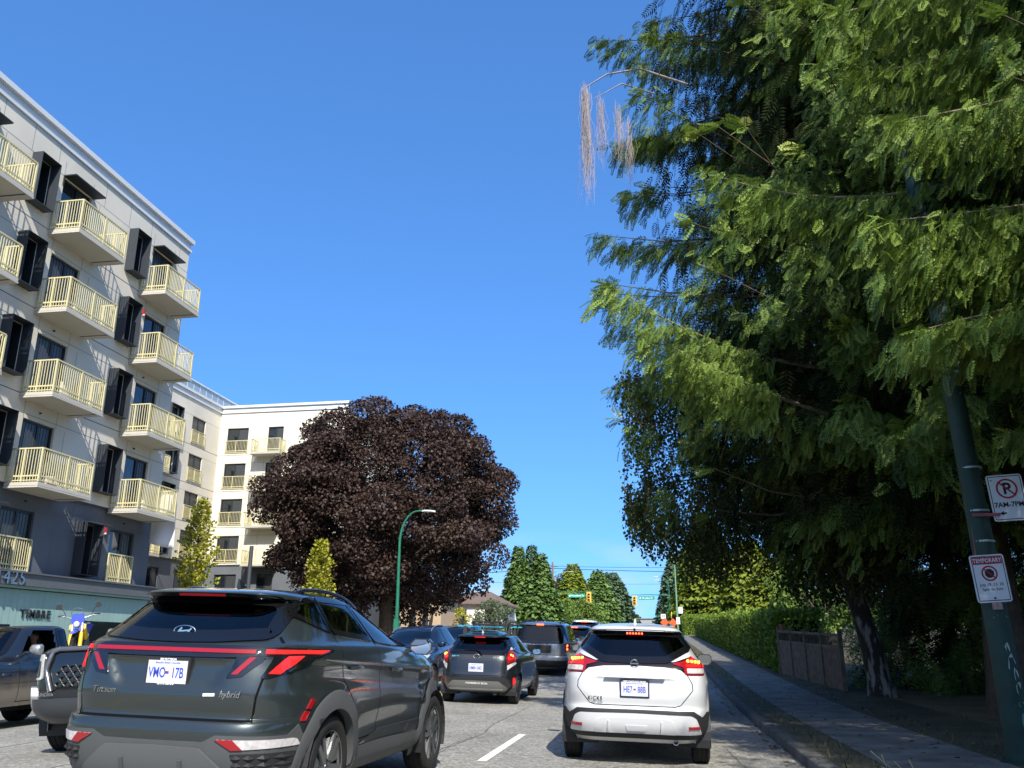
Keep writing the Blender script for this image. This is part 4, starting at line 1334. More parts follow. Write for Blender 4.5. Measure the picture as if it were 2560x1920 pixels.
    brk = c.patch("brake_light", 'rear', [(-.19, 1.586), (.19, 1.586), (.19, 1.598), (-.19, 1.598)], red_dim, .010)
    # bumper: cladding, skid plate, reflectors, diamond grilles
    c.patch("rear_cladding", 'rear', sym([(0, .30), (.84, .30), (.875, .45), (.885, .655), (.46, .66), (.37, .615), (0, .612)]), clad, .006, grid=.05)
    c.patch("skid_plate", 'rear', sym([(0, .285), (.60, .285), (.52, .44), (.355, .575), (0, .583)]), pmat("skid_grey", (.13, .135, .135), .45, metal=.35), .024, rnd=.02)
    for x in (-.22, .22): c.patch("skid_rib", 'rear', [(x - .018, .33), (x + .018, .33), (x + .014, .50), (x - .014, .50)], clad, .034)
    for s in (1, -1):
        f = (lambda p: p) if s > 0 else mirror
        r = c.patch("bumper_light", 'rear', f([(.46, .634), (.862, .634), (.872, .585), (.57, .572)]), clear_l, .014, rnd=.012)
        c.patch("red_lens", 'rear', f([(.462, .634), (.58, .634), (.64, .574), (.57, .571)]), red_dim, .017, r, grid=.03)
        c.patch("bumper_grille", 'rear', f([(.56, .545), (.86, .55), (.865, .50), (.83, .46), (.60, .455)]), cladb, .010, rnd=.01)
        mb = MB()
        for i in range(4):
            for j in range(2):
                x = .60 + i * .072; z = .475 + j * .045
                q = [c.hit('rear', s * (x + dx), z + dz) for dx, dz in ((-.034, 0), (0, -.021), (.034, 0), (0, .021), (0, 0))]
                mb.add([tuple(h_ + n_ * (.012 if k_ < 4 else .030)) for k_, (h_, n_) in enumerate(q)], [(0, 1, 4), (1, 2, 4), (2, 3, 4), (3, 0, 4)])
        mb.build("grille_studs", cladb, root)
        vw = 'right' if s > 0 else 'left'
        c.patch("side_marker", vw, [(.42, .735), (.47, .735), (.525, .795), (.475, .80)], red_dim, .010)
        c.patch("side_marker", vw, [(.49, .815), (.535, .81), (.59, .875), (.54, .88)], red_dim, .010)
        c.patch("sill_cladding", vw, [(1.38, .27), (3.22, .27), (3.20, .45), (1.95, .475), (1.55, .47), (1.42, .45)], clad, .012, rnd=.02)
        c.patch("door_trim", vw, [(1.50, .485), (1.97, .56), (3.17, .56), (3.17, .475), (1.95, .49), (1.55, .48)], P_, .012, rnd=.01)
        c.patch("corner_cladding", vw, [(.16, .30), (.47, .30), (.48, .62), (.40, .72), (.30, .655), (.16, .655)], clad, .006)
        for y, z in ((1.30, 1.075), (2.28, 1.045)):
            h, n = c.hit(vw, y, z)
            mb = MB(); mb.tube([(h.x + s * .004, y - .11, z), (h.x + s * .035, y - .08, z + .002), (h.x + s * .035, y + .08, z), (h.x + s * .004, y + .11, z - .004)], .014, 8)
            mb.build("door_handle", P_, root, smooth=60)
    c.arch_clad(clad, width=.125, out=.016, a0=-.30)
    c.wheels(0)
    plate(c, (0, 1.045), "VMO", "17B", cladb, "JIM PATTISON", "AUTO GROUP")
    def bar_h(mb, cc, y):
        mb.bar((cc[0] - .055, y, cc[1] - .018), (cc[0] - .02, y, cc[1] + .022), .012); mb.bar((cc[0] + .055, y, cc[1] + .018), (cc[0] + .02, y, cc[1] - .022), .012); mb.bar((cc[0] - .04, y, cc[1] - .004), (cc[0] + .04, y, cc[1] + .004), .010)
    emblem_ring("emblem", c, (0, 1.325), .085, .036, chrome, extra=bar_h, off=.02)
    for tx, x, z, sz in (("Tucson", -.46, .915, .062), ("hybrid", .50, .915, .060)):
        h, n = c.hit('rear', x, z)
        text_mesh("badge_text", tx, sz, chrome, root, (x, h.y - .007, z), (R(90), 0, 0), ext=.002, shear=.25)
    c.patch("badge", 'rear', [(.31, .898), (.395, .901), (.395, .920), (.31, .917)], white_t, .008)
    h, n = c.hit('rear', 0, 1.30)
    mb = MB(); mb.tube([(-.12, c.hit('rear', -.12, 1.285)[0].y - .02, 1.285), (0.12, c.hit('rear', .12, 1.29)[0].y - .02, 1.287)], .008, 6)
    antenna(c, .95, P_, .075)
    roof_rails(c, .50, .95, 2.35, gloss_b, h=.04)
    door_mirror(c, 2.72, 1.215, P_, size=(.22, .15), reach=.07)
    seats(root, .62, 2.05, 1.05, top=.66)
    return root, c

def white_suv():
    root = thing("suv", "white compact crossover with glowing brake lights in the right lane, nearest car there", "car")
    P_ = paint("white_paint", (0.60, 0.60, 0.59), rough=.4)
    keys = [(.25, .24, 4.05, .74), (.34, .12, 4.18, .83), (.44, .045, 4.26, .862), (.57, .02, 4.28, .875), (.61, .03, 4.29, .88), (.66, .05, 4.29, .883), (.80, .02, 4.27, .885), (.93, .03, 4.20, .878), (1.02, .06, 4.0, .86), (1.10, .09, 3.62, .825, 6, 3), (1.16, .14, 3.22, .785, 5.5, 3),
            (1.30, .28, 2.93, .692, 5, 3), (1.40, .38, 2.70, .63, 4.6, 3), (1.475, .45, 2.50, .585, 4.4, 3), (1.487, .36, 2.46, .578, 5, 3), (1.52, .36, 2.3, .55, 5, 3), (1.55, .47, 2.08, .49, 4.4, 3), (1.575, .72, 1.85, .38, 4, 3), (1.588, .95, 1.6, .24, 3, 3), (1.592, 1.15, 1.4, .05, 3, 3)]
    def disp(X):
        ax = np.abs(X[:, 0]); sg = np.sign(X[:, 0])
        z0 = .93 - .02 * X[:, 1]
        X[:, 0] += sg * (ax > .55) * (.008 * np.exp(-((X[:, 2] - z0) / .03) ** 2) - .014 * np.exp(-((X[:, 2] - z0 + .16) / .09) ** 2)) * (X[:, 1] > .4)
        s = np.clip((.50 - ax) / .05, 0, 1) * (X[:, 1] < .4)      # plate recess under the ledge
        t = np.clip((.955 - X[:, 2]) / .015, 0, 1) * np.clip((X[:, 2] - .74) / .09, 0, 1)
        X[:, 1] += .022 * s * t
        return X
    c = Car(root, keys, (.80, 3.42), .328, .205, flare=.022, disp=disp, arch=.378, N=121)
    glass(c, 'rear', sym([(0, 1.145), (.37, 1.157), (.63, 1.30), (.555, 1.452), (.3, 1.466), (0, 1.469)]), g_clear, "rear_window", border=.04, rnd=.03)
    glass(c, 'front', sym([(0, 1.17), (.66, 1.17), (.50, 1.47), (0, 1.515)]), g_clear, "windscreen", border=.04)
    for vw in ('right', 'left'):
        glass(c, vw, [(.88, 1.30), (1.0, 1.46), (1.55, 1.485), (1.62, 1.17), (1.0, 1.20)], g_dark, "side_window", border=.018, rnd=.02)
        glass(c, vw, [(1.66, 1.485), (2.05, 1.465), (2.42, 1.36), (2.82, 1.17), (1.72, 1.16)], g_mid, "side_window", border=.018, rnd=.02)
    c.body(P_)
    gate = sym([(0, .655), (.46, .655), (.52, .675), (.66, .84), (.655, .91), (.58, 1.045)])
    gate = [(-.58, 1.045), (-.655, .91), (-.66, .84), (-.52, .675), (-.46, .655), (.46, .655), (.52, .675), (.66, .84), (.655, .91), (.58, 1.045)]
    mb = MB(); c.line(mb, 'rear', gate, .009, .0015)
    for vw in ('right', 'left'):
        c.line(mb, vw, [(1.62, 1.16), (1.66, .8), (1.64, .45)], .007); c.line(mb, vw, [(.95, 1.18), (1.0, .9), (1.2, .65)], .007); c.line(mb, vw, [(2.85, 1.12), (2.95, .9), (2.92, .45)], .007)
    append_to(c.bodyobj, mb, seam_m)
    # wedge ledge above the plate
    q = [(-.31, 1.02), (.31, 1.02), (.35, .958), (-.35, .958)]
    V = []
    for i, (x, z) in enumerate(q):
        h, n = c.hit('rear', x, z if i < 2 else z + .004); V.append((x, h.y - (.003 if i < 2 else .050), z))
    for i in (2, 3): V.append((q[i][0], c.hit('rear', q[i][0], .95)[0].y + .01, .952))
    mb = MB(); mb.add(V, [(0, 1, 2, 3), (3, 2, 4, 5), (0, 3, 5), (1, 4, 2)]); mb.build("tailgate_ledge", P_, root, bevel=.004)
    c.patch("light_band", 'rear', sym([(0, 1.094), (.36, 1.083), (.53, 1.056), (.60, 1.0), (.79, 1.0), (.80, 1.09), (.65, 1.205), (.46, 1.142), (0, 1.139)]), pmat("dark_red_band", (.010, .002, .003), .12, spec=.5, coat=.4), .005, grid=.04)
    for s in (1, -1):
        f = (lambda p: p) if s > 0 else mirror
        h = c.patch("tail_light", 'rear', f([(.575, 1.008), (.80, 1.008), (.815, 1.085), (.78, 1.125), (.65, 1.21), (.585, 1.16), (.43, 1.118), (.56, 1.085)]), red_dim, .012, rnd=.012, grid=.035)
        c.patch("clear_lens", 'rear', f([(.60, 1.022), (.785, 1.022), (.795, 1.075), (.595, 1.075)]), clear_l, .017, h, rnd=.01)
        c.patch("lit_element", 'rear', f([(.59, 1.090), (.80, 1.090), (.797, 1.116), (.59, 1.116)]), red_lit, .017, h)
        c.patch("lit_element", 'rear', f([(.645, 1.175), (.70, 1.165), (.655, 1.196)]), red_lit, .017, h, grid=.03)
        mb = MB(); led_row(c, mb, 'rear', (s * .61, 1.146), (s * .735, 1.136), 4, .014, .020); mb.build("brake_leds", amber, h)
        c.patch("reflector", 'rear', f([(.60, .424), (.718, .424), (.724, .454), (.597, .454)]), red_dim, .022)
    c.patch("rear_cladding", 'rear', sym([(0, .30), (.78, .30), (.83, .42), (.84, .50), (.665, .612), (0, .615)]), cladb, .005, grid=.05)
    c.patch("skid_plate", 'rear', sym([(0, .37), (.75, .365), (.685, .535), (.63, .566), (0, .575)]), P_, .016, rnd=.02)
    c.patch("skid_panel", 'rear', sym([(0, .372), (.47, .37), (.43, .50), (.38, .525), (0, .53)]), P_, .024, rnd=.02)
    for x in (-.30, .30): c.patch("skid_rib", 'rear', [(x - .012, .385), (x + .012, .385), (x + .008, .50), (x - .008, .50)], P_, .038)
    c.patch("tow_cover", 'rear', [(-.09, .40), (.12, .40), (.14, .455), (-.11, .455)], P_, .029, rnd=.015)
    for vw in ('right', 'left'):
        c.patch("sill_cladding", vw, [(1.2, .27), (3.0, .27), (3.0, .42), (1.25, .44)], cladb, .008, rnd=.02)
        c.patch("corner_cladding", vw, [(.10, .30), (.42, .30), (.44, .60), (.36, .60), (.14, .52)], cladb, .005)
    c.patch("brake_light", 'rear', [(-.105, 1.430), (.105, 1.430), (.105, 1.452), (-.105, 1.452)], red_dim, .018)
    mb = MB(); led_row(c, mb, 'rear', (-.088, 1.441), (.088, 1.441), 6, .0085, .024); mb.build("brake_leds", red_led, root)
    c.arch_clad(cladb, width=.065, out=.010)
    c.wheels(1, rim=rim_d)
    plate(c, (0, .836), "HE7", "88B", pmat("navy_frame", (.02, .02, .06), .4), "WEST COAST AUTO GROUP", None)
    def bar_n(mb, cc, y): mb.bar((cc[0] - .045, y - .002, cc[1]), (cc[0] + .045, y - .002, cc[1]), .014, .012)
    mb = MB(); hh, nn = c.hit('rear', 0, 1.115)
    mb.lathe([(.0, -.012), (.052, -.012), (.056, .01)], 'y', (0, hh.y - .006, 1.115), 28); mb.build("emblem_disc", gloss_b, root, smooth=40)
    emblem_ring("emblem", c, (0, 1.115), .042, .042, chrome, extra=bar_n, off=.026, t=.012)
    h, n = c.hit('rear', -.46, .725)
    text_mesh("badge_text", "KICKS", .055, gloss_b, root, (-.455, h.y - .006, .725), (R(90), 0, R(-5)), ext=.002, spacing=1.15)
    text_mesh("dealer_text", "WEST COAST", .022, seam_m, root, (-.43, h.y - .005, .685), (R(90), 0, R(-5)), ext=.001)
    h, n = c.hit('rear', 0, 1.497)
    mb = MB(); mb.box(-.012, .012, h.y - .006, h.y + .02, 1.49, 1.515); mb.build("camera", seam_m, root)
    antenna(c, .80, P_, .06)
    roof_rails(c, .46, .95, 2.2, satin, h=.03)
    exhaust(c, .46, .20, .27, .034)
    door_mirror(c, 2.66, 1.12, cladb, size=(.21, .15), reach=.08)
    seats(root, .52, 1.95, 1.0, top=.62)
    mb = MB(); mb.box(-.12, .12, 2.55, 2.57, 1.33, 1.39); mb.build("rear_view_mirror", seam_m, root, bevel=.01)
    return root, c

def black_hatch():
    root = thing("hatchback", "small black car-share hatchback with a teal roof rack behind the green-grey crossover", "car")
    P_ = paint("black_paint", (0.010, 0.011, 0.013), rough=.3)
    keys = [(.22, .24, 3.80, .68), (.30, .10, 3.94, .77), (.42, .03, 4.02, .82), (.55, .0, 4.05, .84), (.66, .02, 4.05, .848), (.80, .04, 4.0, .848), (.90, .06, 3.85, .84), (.98, .09, 3.55, .82, 6, 3), (1.04, .13, 3.2, .79, 5.5, 3), (1.12, .21, 2.98, .735, 5, 3), (1.25, .34, 2.66, .655, 4.6, 3), (1.345, .44, 2.42, .592, 4.4, 3), (1.357, .30, 2.38, .585, 5, 3), (1.385, .30, 2.3, .565, 5, 3), (1.43, .5, 2.05, .49, 4.2, 3), (1.475, .8, 1.8, .36, 4, 3), (1.50, 1.05, 1.6, .2, 3, 3), (1.505, 1.2, 1.45, .05, 3, 3)]
    c = Car(root, keys, (.66, 3.21), .298, .19, flare=.015, arch=.345, N=89)
    glass(c, 'rear', sym([(0, 1.045), (.60, 1.05), (.63, 1.20), (.575, 1.325), (.3, 1.338), (0, 1.34)]), g_mid, "rear_window", border=.045)
    glass(c, 'front', sym([(0, 1.06), (.66, 1.06), (.50, 1.36), (0, 1.40)]), g_clear, "windscreen")
    for vw in ('right', 'left'):
        glass(c, vw, [(.55, 1.10), (.75, 1.32), (1.5, 1.37), (1.55, 1.03), (.8, 1.05)], g_mid, "side_window", border=.016)
        glass(c, vw, [(1.6, 1.37), (1.95, 1.35), (2.35, 1.24), (2.75, 1.03), (1.65, 1.02)], g_mid, "side_window", border=.016)
    c.body(P_)
    mb = MB(); c.line(mb, 'rear', [(-.63, 1.0), (-.615, .66), (-.47, .585), (.47, .585), (.615, .66), (.63, 1.0)], .010)
    for vw in ('right', 'left'):
        c.line(mb, vw, [(1.57, 1.02), (1.6, .7), (1.58, .35)], .007); c.line(mb, vw, [(2.75, 1.0), (2.8, .8), (2.75, .35)], .007); c.line(mb, vw, [(.62, 1.08), (.8, .8), (1.05, .45)], .007)
    append_to(c.bodyobj, mb, seam_m)
    for s in (1, -1):
        f = (lambda p: p) if s > 0 else mirror
        t = c.patch("tail_light", 'rear', f([(.655, 1.09), (.72, 1.075), (.785, .99), (.80, .945), (.78, .88), (.655, .83), (.64, .95)]), red_dim, .012, rnd=.02, grid=.035)
        c.patch("lit_element", 'rear', f([(.665, .985), (.76, .965), (.775, .935), (.67, .90)]), red_lit, .016, t, rnd=.01)
        mb = MB(); led_row(c, mb, 'rear', (s * .70, 1.0), (s * .73, .985), 2, .017, .019); mb.build("indicator", amber, t)
        c.patch("clear_lens", 'rear', f([(.648, 1.27), (.70, 1.25), (.705, 1.11), (.655, 1.10)]), clear_l, .012, t)
        c.patch("clear_lens", 'rear', f([(.66, .70), (.80, .83), (.79, .865), (.655, .80)]), clear_l, .012, t)
        c.patch("reflector", 'rear', f([(.755, .36), (.785, .36), (.79, .545), (.765, .545)]), red_lit if s > 0 else red_dim, .012)  # glow painted by emission on the right reflector, which holds no lamp
        vw = 'right' if s > 0 else 'left'
        c.patch("sill_trim", vw, [(1.1, .24), (2.75, .24), (2.75, .31), (1.1, .31)], satin, .008)
    c.patch("skid_plate", 'rear', sym([(0, .285), (.60, .285), (.665, .345), (.50, .475), (0, .478)]), pmat("bumper_silver", (.22, .22, .21), .4, metal=.5), .014, rnd=.03)
    c.patch("skid_lip", 'rear', sym([(0, .305), (.55, .305), (.575, .325), (0, .325)]), satin, .022)
    h, n = c.hit('rear', 0, .43)
    text_mesh("bumper_text", "POWERED BY BCAA", .052, white_t, root, (.03, h.y - .022, .425), (R(90), 0, 0), ext=.001)
    teal_t = pmat("teal_lettering", (.06, .42, .52), .5)
    h, n = c.hit('rear', .50, .94); text_mesh("door_lettering", "evo", .165, pmat("grey_green_letters", (.24, .38, .36), .5), root, (.47, h.y - .006, .945), (R(90), 0, R(4)), ext=.001)
    h, n = c.hit('rear', -.48, .965); text_mesh("door_lettering", "evo.ca", .062, teal_t, root, (-.47, h.y - .006, .965), (R(90), 0, R(-4)), ext=.001, bold=.002)
    h, n = c.hit('rear', -.48, .89); text_mesh("badge_text", "HYBRID", .045, chrome, root, (-.48, h.y - .006, .895), (R(90), 0, R(-4)), ext=.001)
    def ell(mb, cc, y):
        k = 20
        mb.tube([(cc[0] + .02 * math.cos(2 * math.pi * i / k), y, cc[1] + .036 * math.sin(2 * math.pi * i / k)) for i in range(k + 1)], .004, 5)
        mb.tube([(cc[0] + .045 * math.cos(2 * math.pi * i / k), y, cc[1] + .012 + .018 * math.sin(2 * math.pi * i / k)) for i in range(k + 1)], .004, 5)
    emblem_ring("emblem", c, (0, .965), .068, .046, chrome, extra=ell, t=.010)
    h, n = c.hit('rear', 0, 1.0)
    mb = MB(); mb.tube([(.10, h.y - .02, 1.0), (.06, h.y - .012, 1.065), (-.02, c.hit('rear', 0, 1.08)[0].y - .025, 1.085), (-.30, c.hit('rear', -.3, 1.085)[0].y - .025, 1.085)], [.018, .016, .011, .007], 8); mb.build("wiper", seam_m, root, smooth=50)
    c.patch("brake_light", 'rear', [(-.12, 1.353), (.12, 1.353), (.11, 1.378), (-.11, 1.378)], red_lit, .006)
    plate(c, (0, .735), "HM8", "04D", pmat("plain_frame", (.6, .6, .62), .4), fr=.008)
    c.wheels(1, rim=rim_d)
    exhaust(c, .38, .25, .22, .03)
    antenna(c, .62, pmat("white_fin", (.7, .7, .7), .4), .05)
    door_mirror(c, 2.48, 1.01, P_, size=(.19, .13), reach=.06)
    seats(root, .48, 1.75, .85, top=.58, mat=pmat("grey_seat", (.10, .11, .11), .9))
    # roof rack: two bars on feet, ski clamps and a wheel tray
    teal = pmat("teal_bar", (.03, .42, .55), .35, metal=.2)
    for y in (1.05, 1.75):
        mb = MB(); p, n = c.hit('top', .48, y)
        zb = 1.585
        mb.bar((-.68, y, zb), (.68, y, zb), .07, .025, 0); mb.box(-.70, -.68, y - .035, y + .035, zb - .014, zb + .014, 1); mb.box(.68, .70, y - .035, y + .035, zb - .014, zb + .014, 1)
        for x in (-.50, .50):
            mb.add([(x - .05, y - .06, p.z - .03), (x + .05, y - .06, p.z - .03), (x + .05, y + .06, p.z - .03), (x - .05, y + .06, p.z - .03), (x - .035, y - .035, zb), (x + .035, y - .035, zb), (x + .035, y + .035, zb), (x - .035, y + .035, zb)], [(0, 1, 5, 4), (1, 2, 6, 5), (2, 3, 7, 6), (3, 0, 4, 7)], 1)
        mb.build("roof_rack_bar", [teal, cladb], root, smooth=40)
    mb = MB()
    mb.box(-.32, .30, .98, 1.12, 1.61, 1.64); mb.box(-.34, .32, .97, 1.13, 1.665, 1.70); mb.box(-.34, -.30, 1.0, 1.1, 1.60, 1.70); mb.box(.28, .32, 1.0, 1.1, 1.60, 1.70)
    mb.build("ski_clamp", cladb, root, bevel=.008, smooth=40)
    mb = MB()
    mb.box(.40, .52, .85, 1.95, 1.605, 1.63); mb.box(.34, .60, 1.0, 1.1, 1.60, 1.66); mb.tube([(.46, .95, 1.63), (.50, .98, 1.69), (.66, 1.02, 1.70), (.70, 1.05, 1.66)], .022, 7); mb.tube([(.42, 1.0, 1.69), (.60, 1.02, 1.72)], .018, 6)
    mb.build("wheel_tray", cladb, root, smooth=40)
    mb = MB(); k = 20
    mb.tube([(-.58, 1.1 + .10 * math.cos(2 * math.pi * i / k), 1.70 + .10 * math.sin(2 * math.pi * i / k)) for i in range(k + 1)], .014, 6); mb.bar((-.58, 1.1, 1.6), (-.58, 1.1, 1.8), .014)
    mb.build("wheel_clamp", cladb, root)
    return root, c

def minivan():
    root = thing("minivan", "grey minivan with tall stacked red tail lights ahead of the black hatchback", "car")
    P_ = paint("slate_paint", (0.30, 0.32, 0.345), metal=.55, rough=.35)
    keys = [(.25, .2, 4.9, .85), (.36, .06, 5.02, .95), (.50, .0, 5.1, .98), (.60, .0, 5.12, .985), (.64, .05, 5.12, .99), (.80, .04, 5.1, .998), (.95, .05, 4.85, .995), (1.02, .07, 4.5, .985, 7, 3), (1.10, .09, 4.0, .965, 7, 3), (1.30, .16, 3.7, .90, 7, 3), (1.48, .23, 3.3, .835, 7, 3), (1.58, .28, 3.05, .79, 7, 3), (1.595, .22, 3.0, .78, 7, 3), (1.63, .24, 2.85, .74, 6, 3), (1.67, .45, 2.5, .6, 5, 3), (1.69, .8, 2.1, .35, 4, 3), (1.70, 1.0, 1.8, .1, 3, 3)]
    c = Car(root, keys, (1.0, 4.08), .335, .215, flare=.012, arch=.385, N=89)
    glass(c, 'rear', sym([(0, 1.045), (.74, 1.055), (.74, 1.45), (.70, 1.565), (0, 1.57)]), g_dark, "rear_window", border=.05)
    glass(c, 'front', sym([(0, 1.13), (.78, 1.13), (.62, 1.52), (0, 1.56)]), g_clear, "windscreen")
    for vw in ('right', 'left'):
        glass(c, vw, [(.30, 1.50), (1.25, 1.55), (1.25, 1.10), (.35, 1.12)], g_dark, "side_window", border=.02)
        glass(c, vw, [(1.32, 1.55), (2.25, 1.56), (2.25, 1.08), (1.32, 1.10)], g_dark, "side_window", border=.02)
        glass(c, vw, [(2.32, 1.56), (2.8, 1.53), (3.2, 1.35), (3.55, 1.10), (2.32, 1.08)], g_mid, "side_window", border=.02)
    c.body(P_)
    mb = MB(); c.line(mb, 'rear', [(-.86, 1.05), (-.88, .66), (.88, .66), (.86, 1.05)], .012)
    c.line(mb, 'rear', [(-.42, .99), (.42, .99), (.40, .72), (-.40, .72)], .010, closed=True)
    for vw in ('right', 'left'):
        for x in (1.28, 2.28, 3.4): c.line(mb, vw, [(x, 1.08), (x, .4)], .008)
        c.line(mb, vw, [(.35, .98), (2.3, .99)], .02)
    append_to(c.bodyobj, mb, seam_m)
    for s in (1, -1):
        f = (lambda p: p) if s > 0 else mirror
        t = c.patch("tail_light", 'rear', f([(.825, .60 + .06), (.935, .665), (.935, 1.02), (.825, 1.025)]), red_dim, .014, rnd=.02)
        for z in (.965, .855):
            h, n = c.hit('rear', s * .88, z); mb = MB()
            mb.lathe([(.0, -.012), (.018, -.012), (.018, -.02), (.042, -.022), (.044, .0)], 'y', (s * .88, h.y - .018, z), 14); mb.build("lit_ring", red_led, t)
        c.patch("clear_lens", 'rear', f([(.835, .68), (.928, .68), (.928, .765), (.835, .765)]), clear_l, .018, t)
    c.patch("bumper_trim", 'rear', sym([(0, .545), (.93, .545), (.93, .585), (0, .585)]), satin, .012)
    c.patch("bumper_lower", 'rear', sym([(0, .27), (.86, .27), (.90, .50), (0, .50)]), cladb, .006)
    c.patch("plate_recess", 'rear', [(-.38, .73), (.38, .73), (.40, .97), (-.40, .97)], cladb, .004)
    for i, ch in enumerate("....."):
        h, n = c.hit('rear', -.24 + .12 * i, 1.005); mb = MB(); mb.box(-.27 + .12 * i, -.21 + .12 * i, h.y - .006, h.y + .004, .998, 1.012); mb.build("badge", chrome, root)
    c.patch("brake_light", 'rear', [(-.12, 1.594), (.12, 1.594), (.12, 1.622), (-.12, 1.622)], red_led, .008)
    mb = MB(); mb.bar((-.66, .95, 1.745), (.66, .95, 1.745), .06, .03); mb.bar((-.66, 2.1, 1.745), (.66, 2.1, 1.745), .06, .03)
    mb.build("roof_bars", cladb, root)
    roof_rails(c, .62, .5, 2.5, cladb, h=.05)
    c.wheels(1)
    door_mirror(c, 3.2, 1.08, P_, size=(.22, .17), reach=.09)
    seats(root, .62, 2.75, 1.1, w=.42, xs=(-.42, .42), top=.70, mat=pmat("beige_seat", (.22, .25, .23), .9))
    return root, c

def plain_suv(root, P_, ws_label=None, rack=False, lit=True, hw=.92, front=True):
    """an ordinary crossover seen small or from the front"""
    k = hw / .92
    keys = [(.25, .22, 4.30, .74 * k), (.36, .08, 4.45, .86 * k), (.50, .02, 4.54, .895 * k), (.65, .0, 4.56, .915 * k), (.80, .03, 4.55, .92 * k), (.92, .05, 4.45, .918 * k), (1.0, .08, 4.2, .905 * k, 6, 3.2), (1.08, .12, 3.75, .875 * k, 6, 3), (1.15, .17, 3.4, .83 * k, 5.5, 3), (1.30, .30, 3.0, .735 * k, 5, 3), (1.45, .43, 2.65, .66 * k, 4.6, 3), (1.54, .50, 2.4, .605 * k, 4.6, 3), (1.555, .40, 2.35, .60 * k, 5, 3), (1.60, .45, 2.1, .53 * k, 4.5, 3), (1.635, .7, 1.85, .38 * k, 4, 3), (1.645, 1.0, 1.6, .2 * k, 3, 3), (1.65, 1.15, 1.45, .05, 3, 3)]
    c = Car(root, keys, (.88, 3.55), .35, .22, flare=.018, arch=.405, N=61, sub=5)
    glass(c, 'rear', sym([(0, 1.17), (.62 * k, 1.18), (.60 * k, 1.46), (.52 * k, 1.53), (0, 1.54)]), g_dark, "rear_window", border=.04)
    glass(c, 'front', sym([(0, 1.17), (.70 * k, 1.165), (.55 * k, 1.49), (0, 1.55)]), g_mid, "windscreen", border=.035)
    for vw in ('right', 'left'):
        glass(c, vw, [(.55, 1.30), (.85, 1.50), (1.65, 1.54), (1.72, 1.14), (.75, 1.17)], g_dark, "side_window", border=.02)
        glass(c, vw, [(1.78, 1.54), (2.1, 1.51), (2.5, 1.37), (2.95, 1.15), (1.84, 1.13)], g_mid, "side_window", border=.02)
    c.body(P_)
    mb = MB()
    for vw in ('right', 'left'):
        c.line(mb, vw, [(1.75, 1.12), (1.78, .45)], .008); c.line(mb, vw, [(3.0, 1.08), (3.05, .5)], .008); c.line(mb, vw, [(.7, 1.15), (.95, .9), (1.3, .6)], .008)
    c.line(mb, 'rear', [(-.66, 1.1), (-.67, .7), (.67, .7), (.66, 1.1)], .01); c.line(mb, 'front', [(-.72, .98), (-.4, .86), (.4, .86), (.72, .98)], .01)
    append_to(c.bodyobj, mb, seam_m)
    for s in (1, -1):
        f = (lambda p: p) if s > 0 else mirror
        c.patch("tail_light", 'rear', f([(.60, .92), (.84, .92), (.85, 1.0), (.74, 1.12), (.62, 1.06)]), red_lit, .01, rnd=.02)
        h = c.patch("headlight", 'front', f([(.46, .82), (.80, .86), (.84, .95), (.62, .95), (.46, .88)]), clear_l, .012, rnd=.02)
        c.patch("lit_bulb", 'front', f([(.60, .865), (.72, .875), (.74, .925), (.62, .925)]), head_lit, .017, h, rnd=.02)
        c.patch("fog_light", 'front', f([(.58, .48), (.76, .48), (.78, .56), (.58, .56)]), cladb, .01, rnd=.02)
    c.patch("grille", 'front', sym([(0, .66), (.36, .66), (.44, .86), (0, .87)]), gloss_b, .008, rnd=.03)
    mb = MB()
    c.line(mb, 'front', [(-.44, .87), (-.36, .65), (.36, .65), (.44, .87)], .03, .016); mb.build("grille_surround", chrome, root)
    c.patch("lower_grille", 'front', sym([(0, .36), (.6, .36), (.66, .50), (0, .50)]), cladb, .008, rnd=.03)
    c.patch("lower_cladding", 'rear', sym([(0, .28), (.80 * k, .28), (.84 * k, .52), (0, .52)]), cladb, .008)
    c.patch("brake_light", 'rear', [(-.14, 1.556), (.14, 1.556), (.14, 1.585), (-.14, 1.585)], red_led, .008)
    for vw in ('right', 'left'): c.patch("sill_cladding", vw, [(1.25, .27), (3.1, .27), (3.1, .40), (1.28, .42)], cladb, .008)
    c.arch_clad(cladb, width=.055, out=.008)
    c.wheels(1)
    roof_rails(c, .52 * k, .9, 2.3, satin)
    door_mirror(c, 2.80, 1.14, P_, size=(.21, .15), reach=.08)
    seats(root, .58, 2.05, 1.0, top=.64)
    return c

car1, C1 = big_suv(); place(car1, -3.43, 5.77, R(-2.0), zoff=0.0)
car2, C2 = white_suv(); place(car2, -.315, 10.52, R(0.3))
car3, C3 = black_hatch(); place(car3, -3.86, 18.75, R(-1.0))
car4, C4 = minivan(); place(car4, -3.86, 29.0, R(-.5))
o = thing("suv", "dark navy crossover coming the other way with its headlight lit, beside the black hatchback", "car")
plain_suv(o, paint("navy_paint", (0.012, 0.022, 0.06), metal=.4)); place(o, -6.27, 24.9, math.pi)
o = thing("suv", "silver crossover ahead of the grey minivan, only its roof and brake light showing over it", "car")
plain_suv(o, paint("silver_paint", (0.45, 0.47, 0.50), metal=.7)); place(o, -3.35, 35.6); o.scale = (1, 1, .93)
o = thing("suv", "white crossover two cars ahead of the grey minivan", "car")
plain_suv(o, paint("white_paint_far", (0.75, 0.75, 0.74))); place(o, -3.6, 43.5); o.scale = (1, 1, 1.05)
o = thing("suv", "teal-grey crossover seen through the windows of the white crossover, straight ahead of it", "car")
plain_suv(o, paint("teal_grey_paint", (0.10, 0.16, 0.17), metal=.5)); place(o, -.25, 17.4); o.scale = (1, 1, .93)
o = thing("suv", "silver oncoming crossover half hidden behind the navy one", "car")
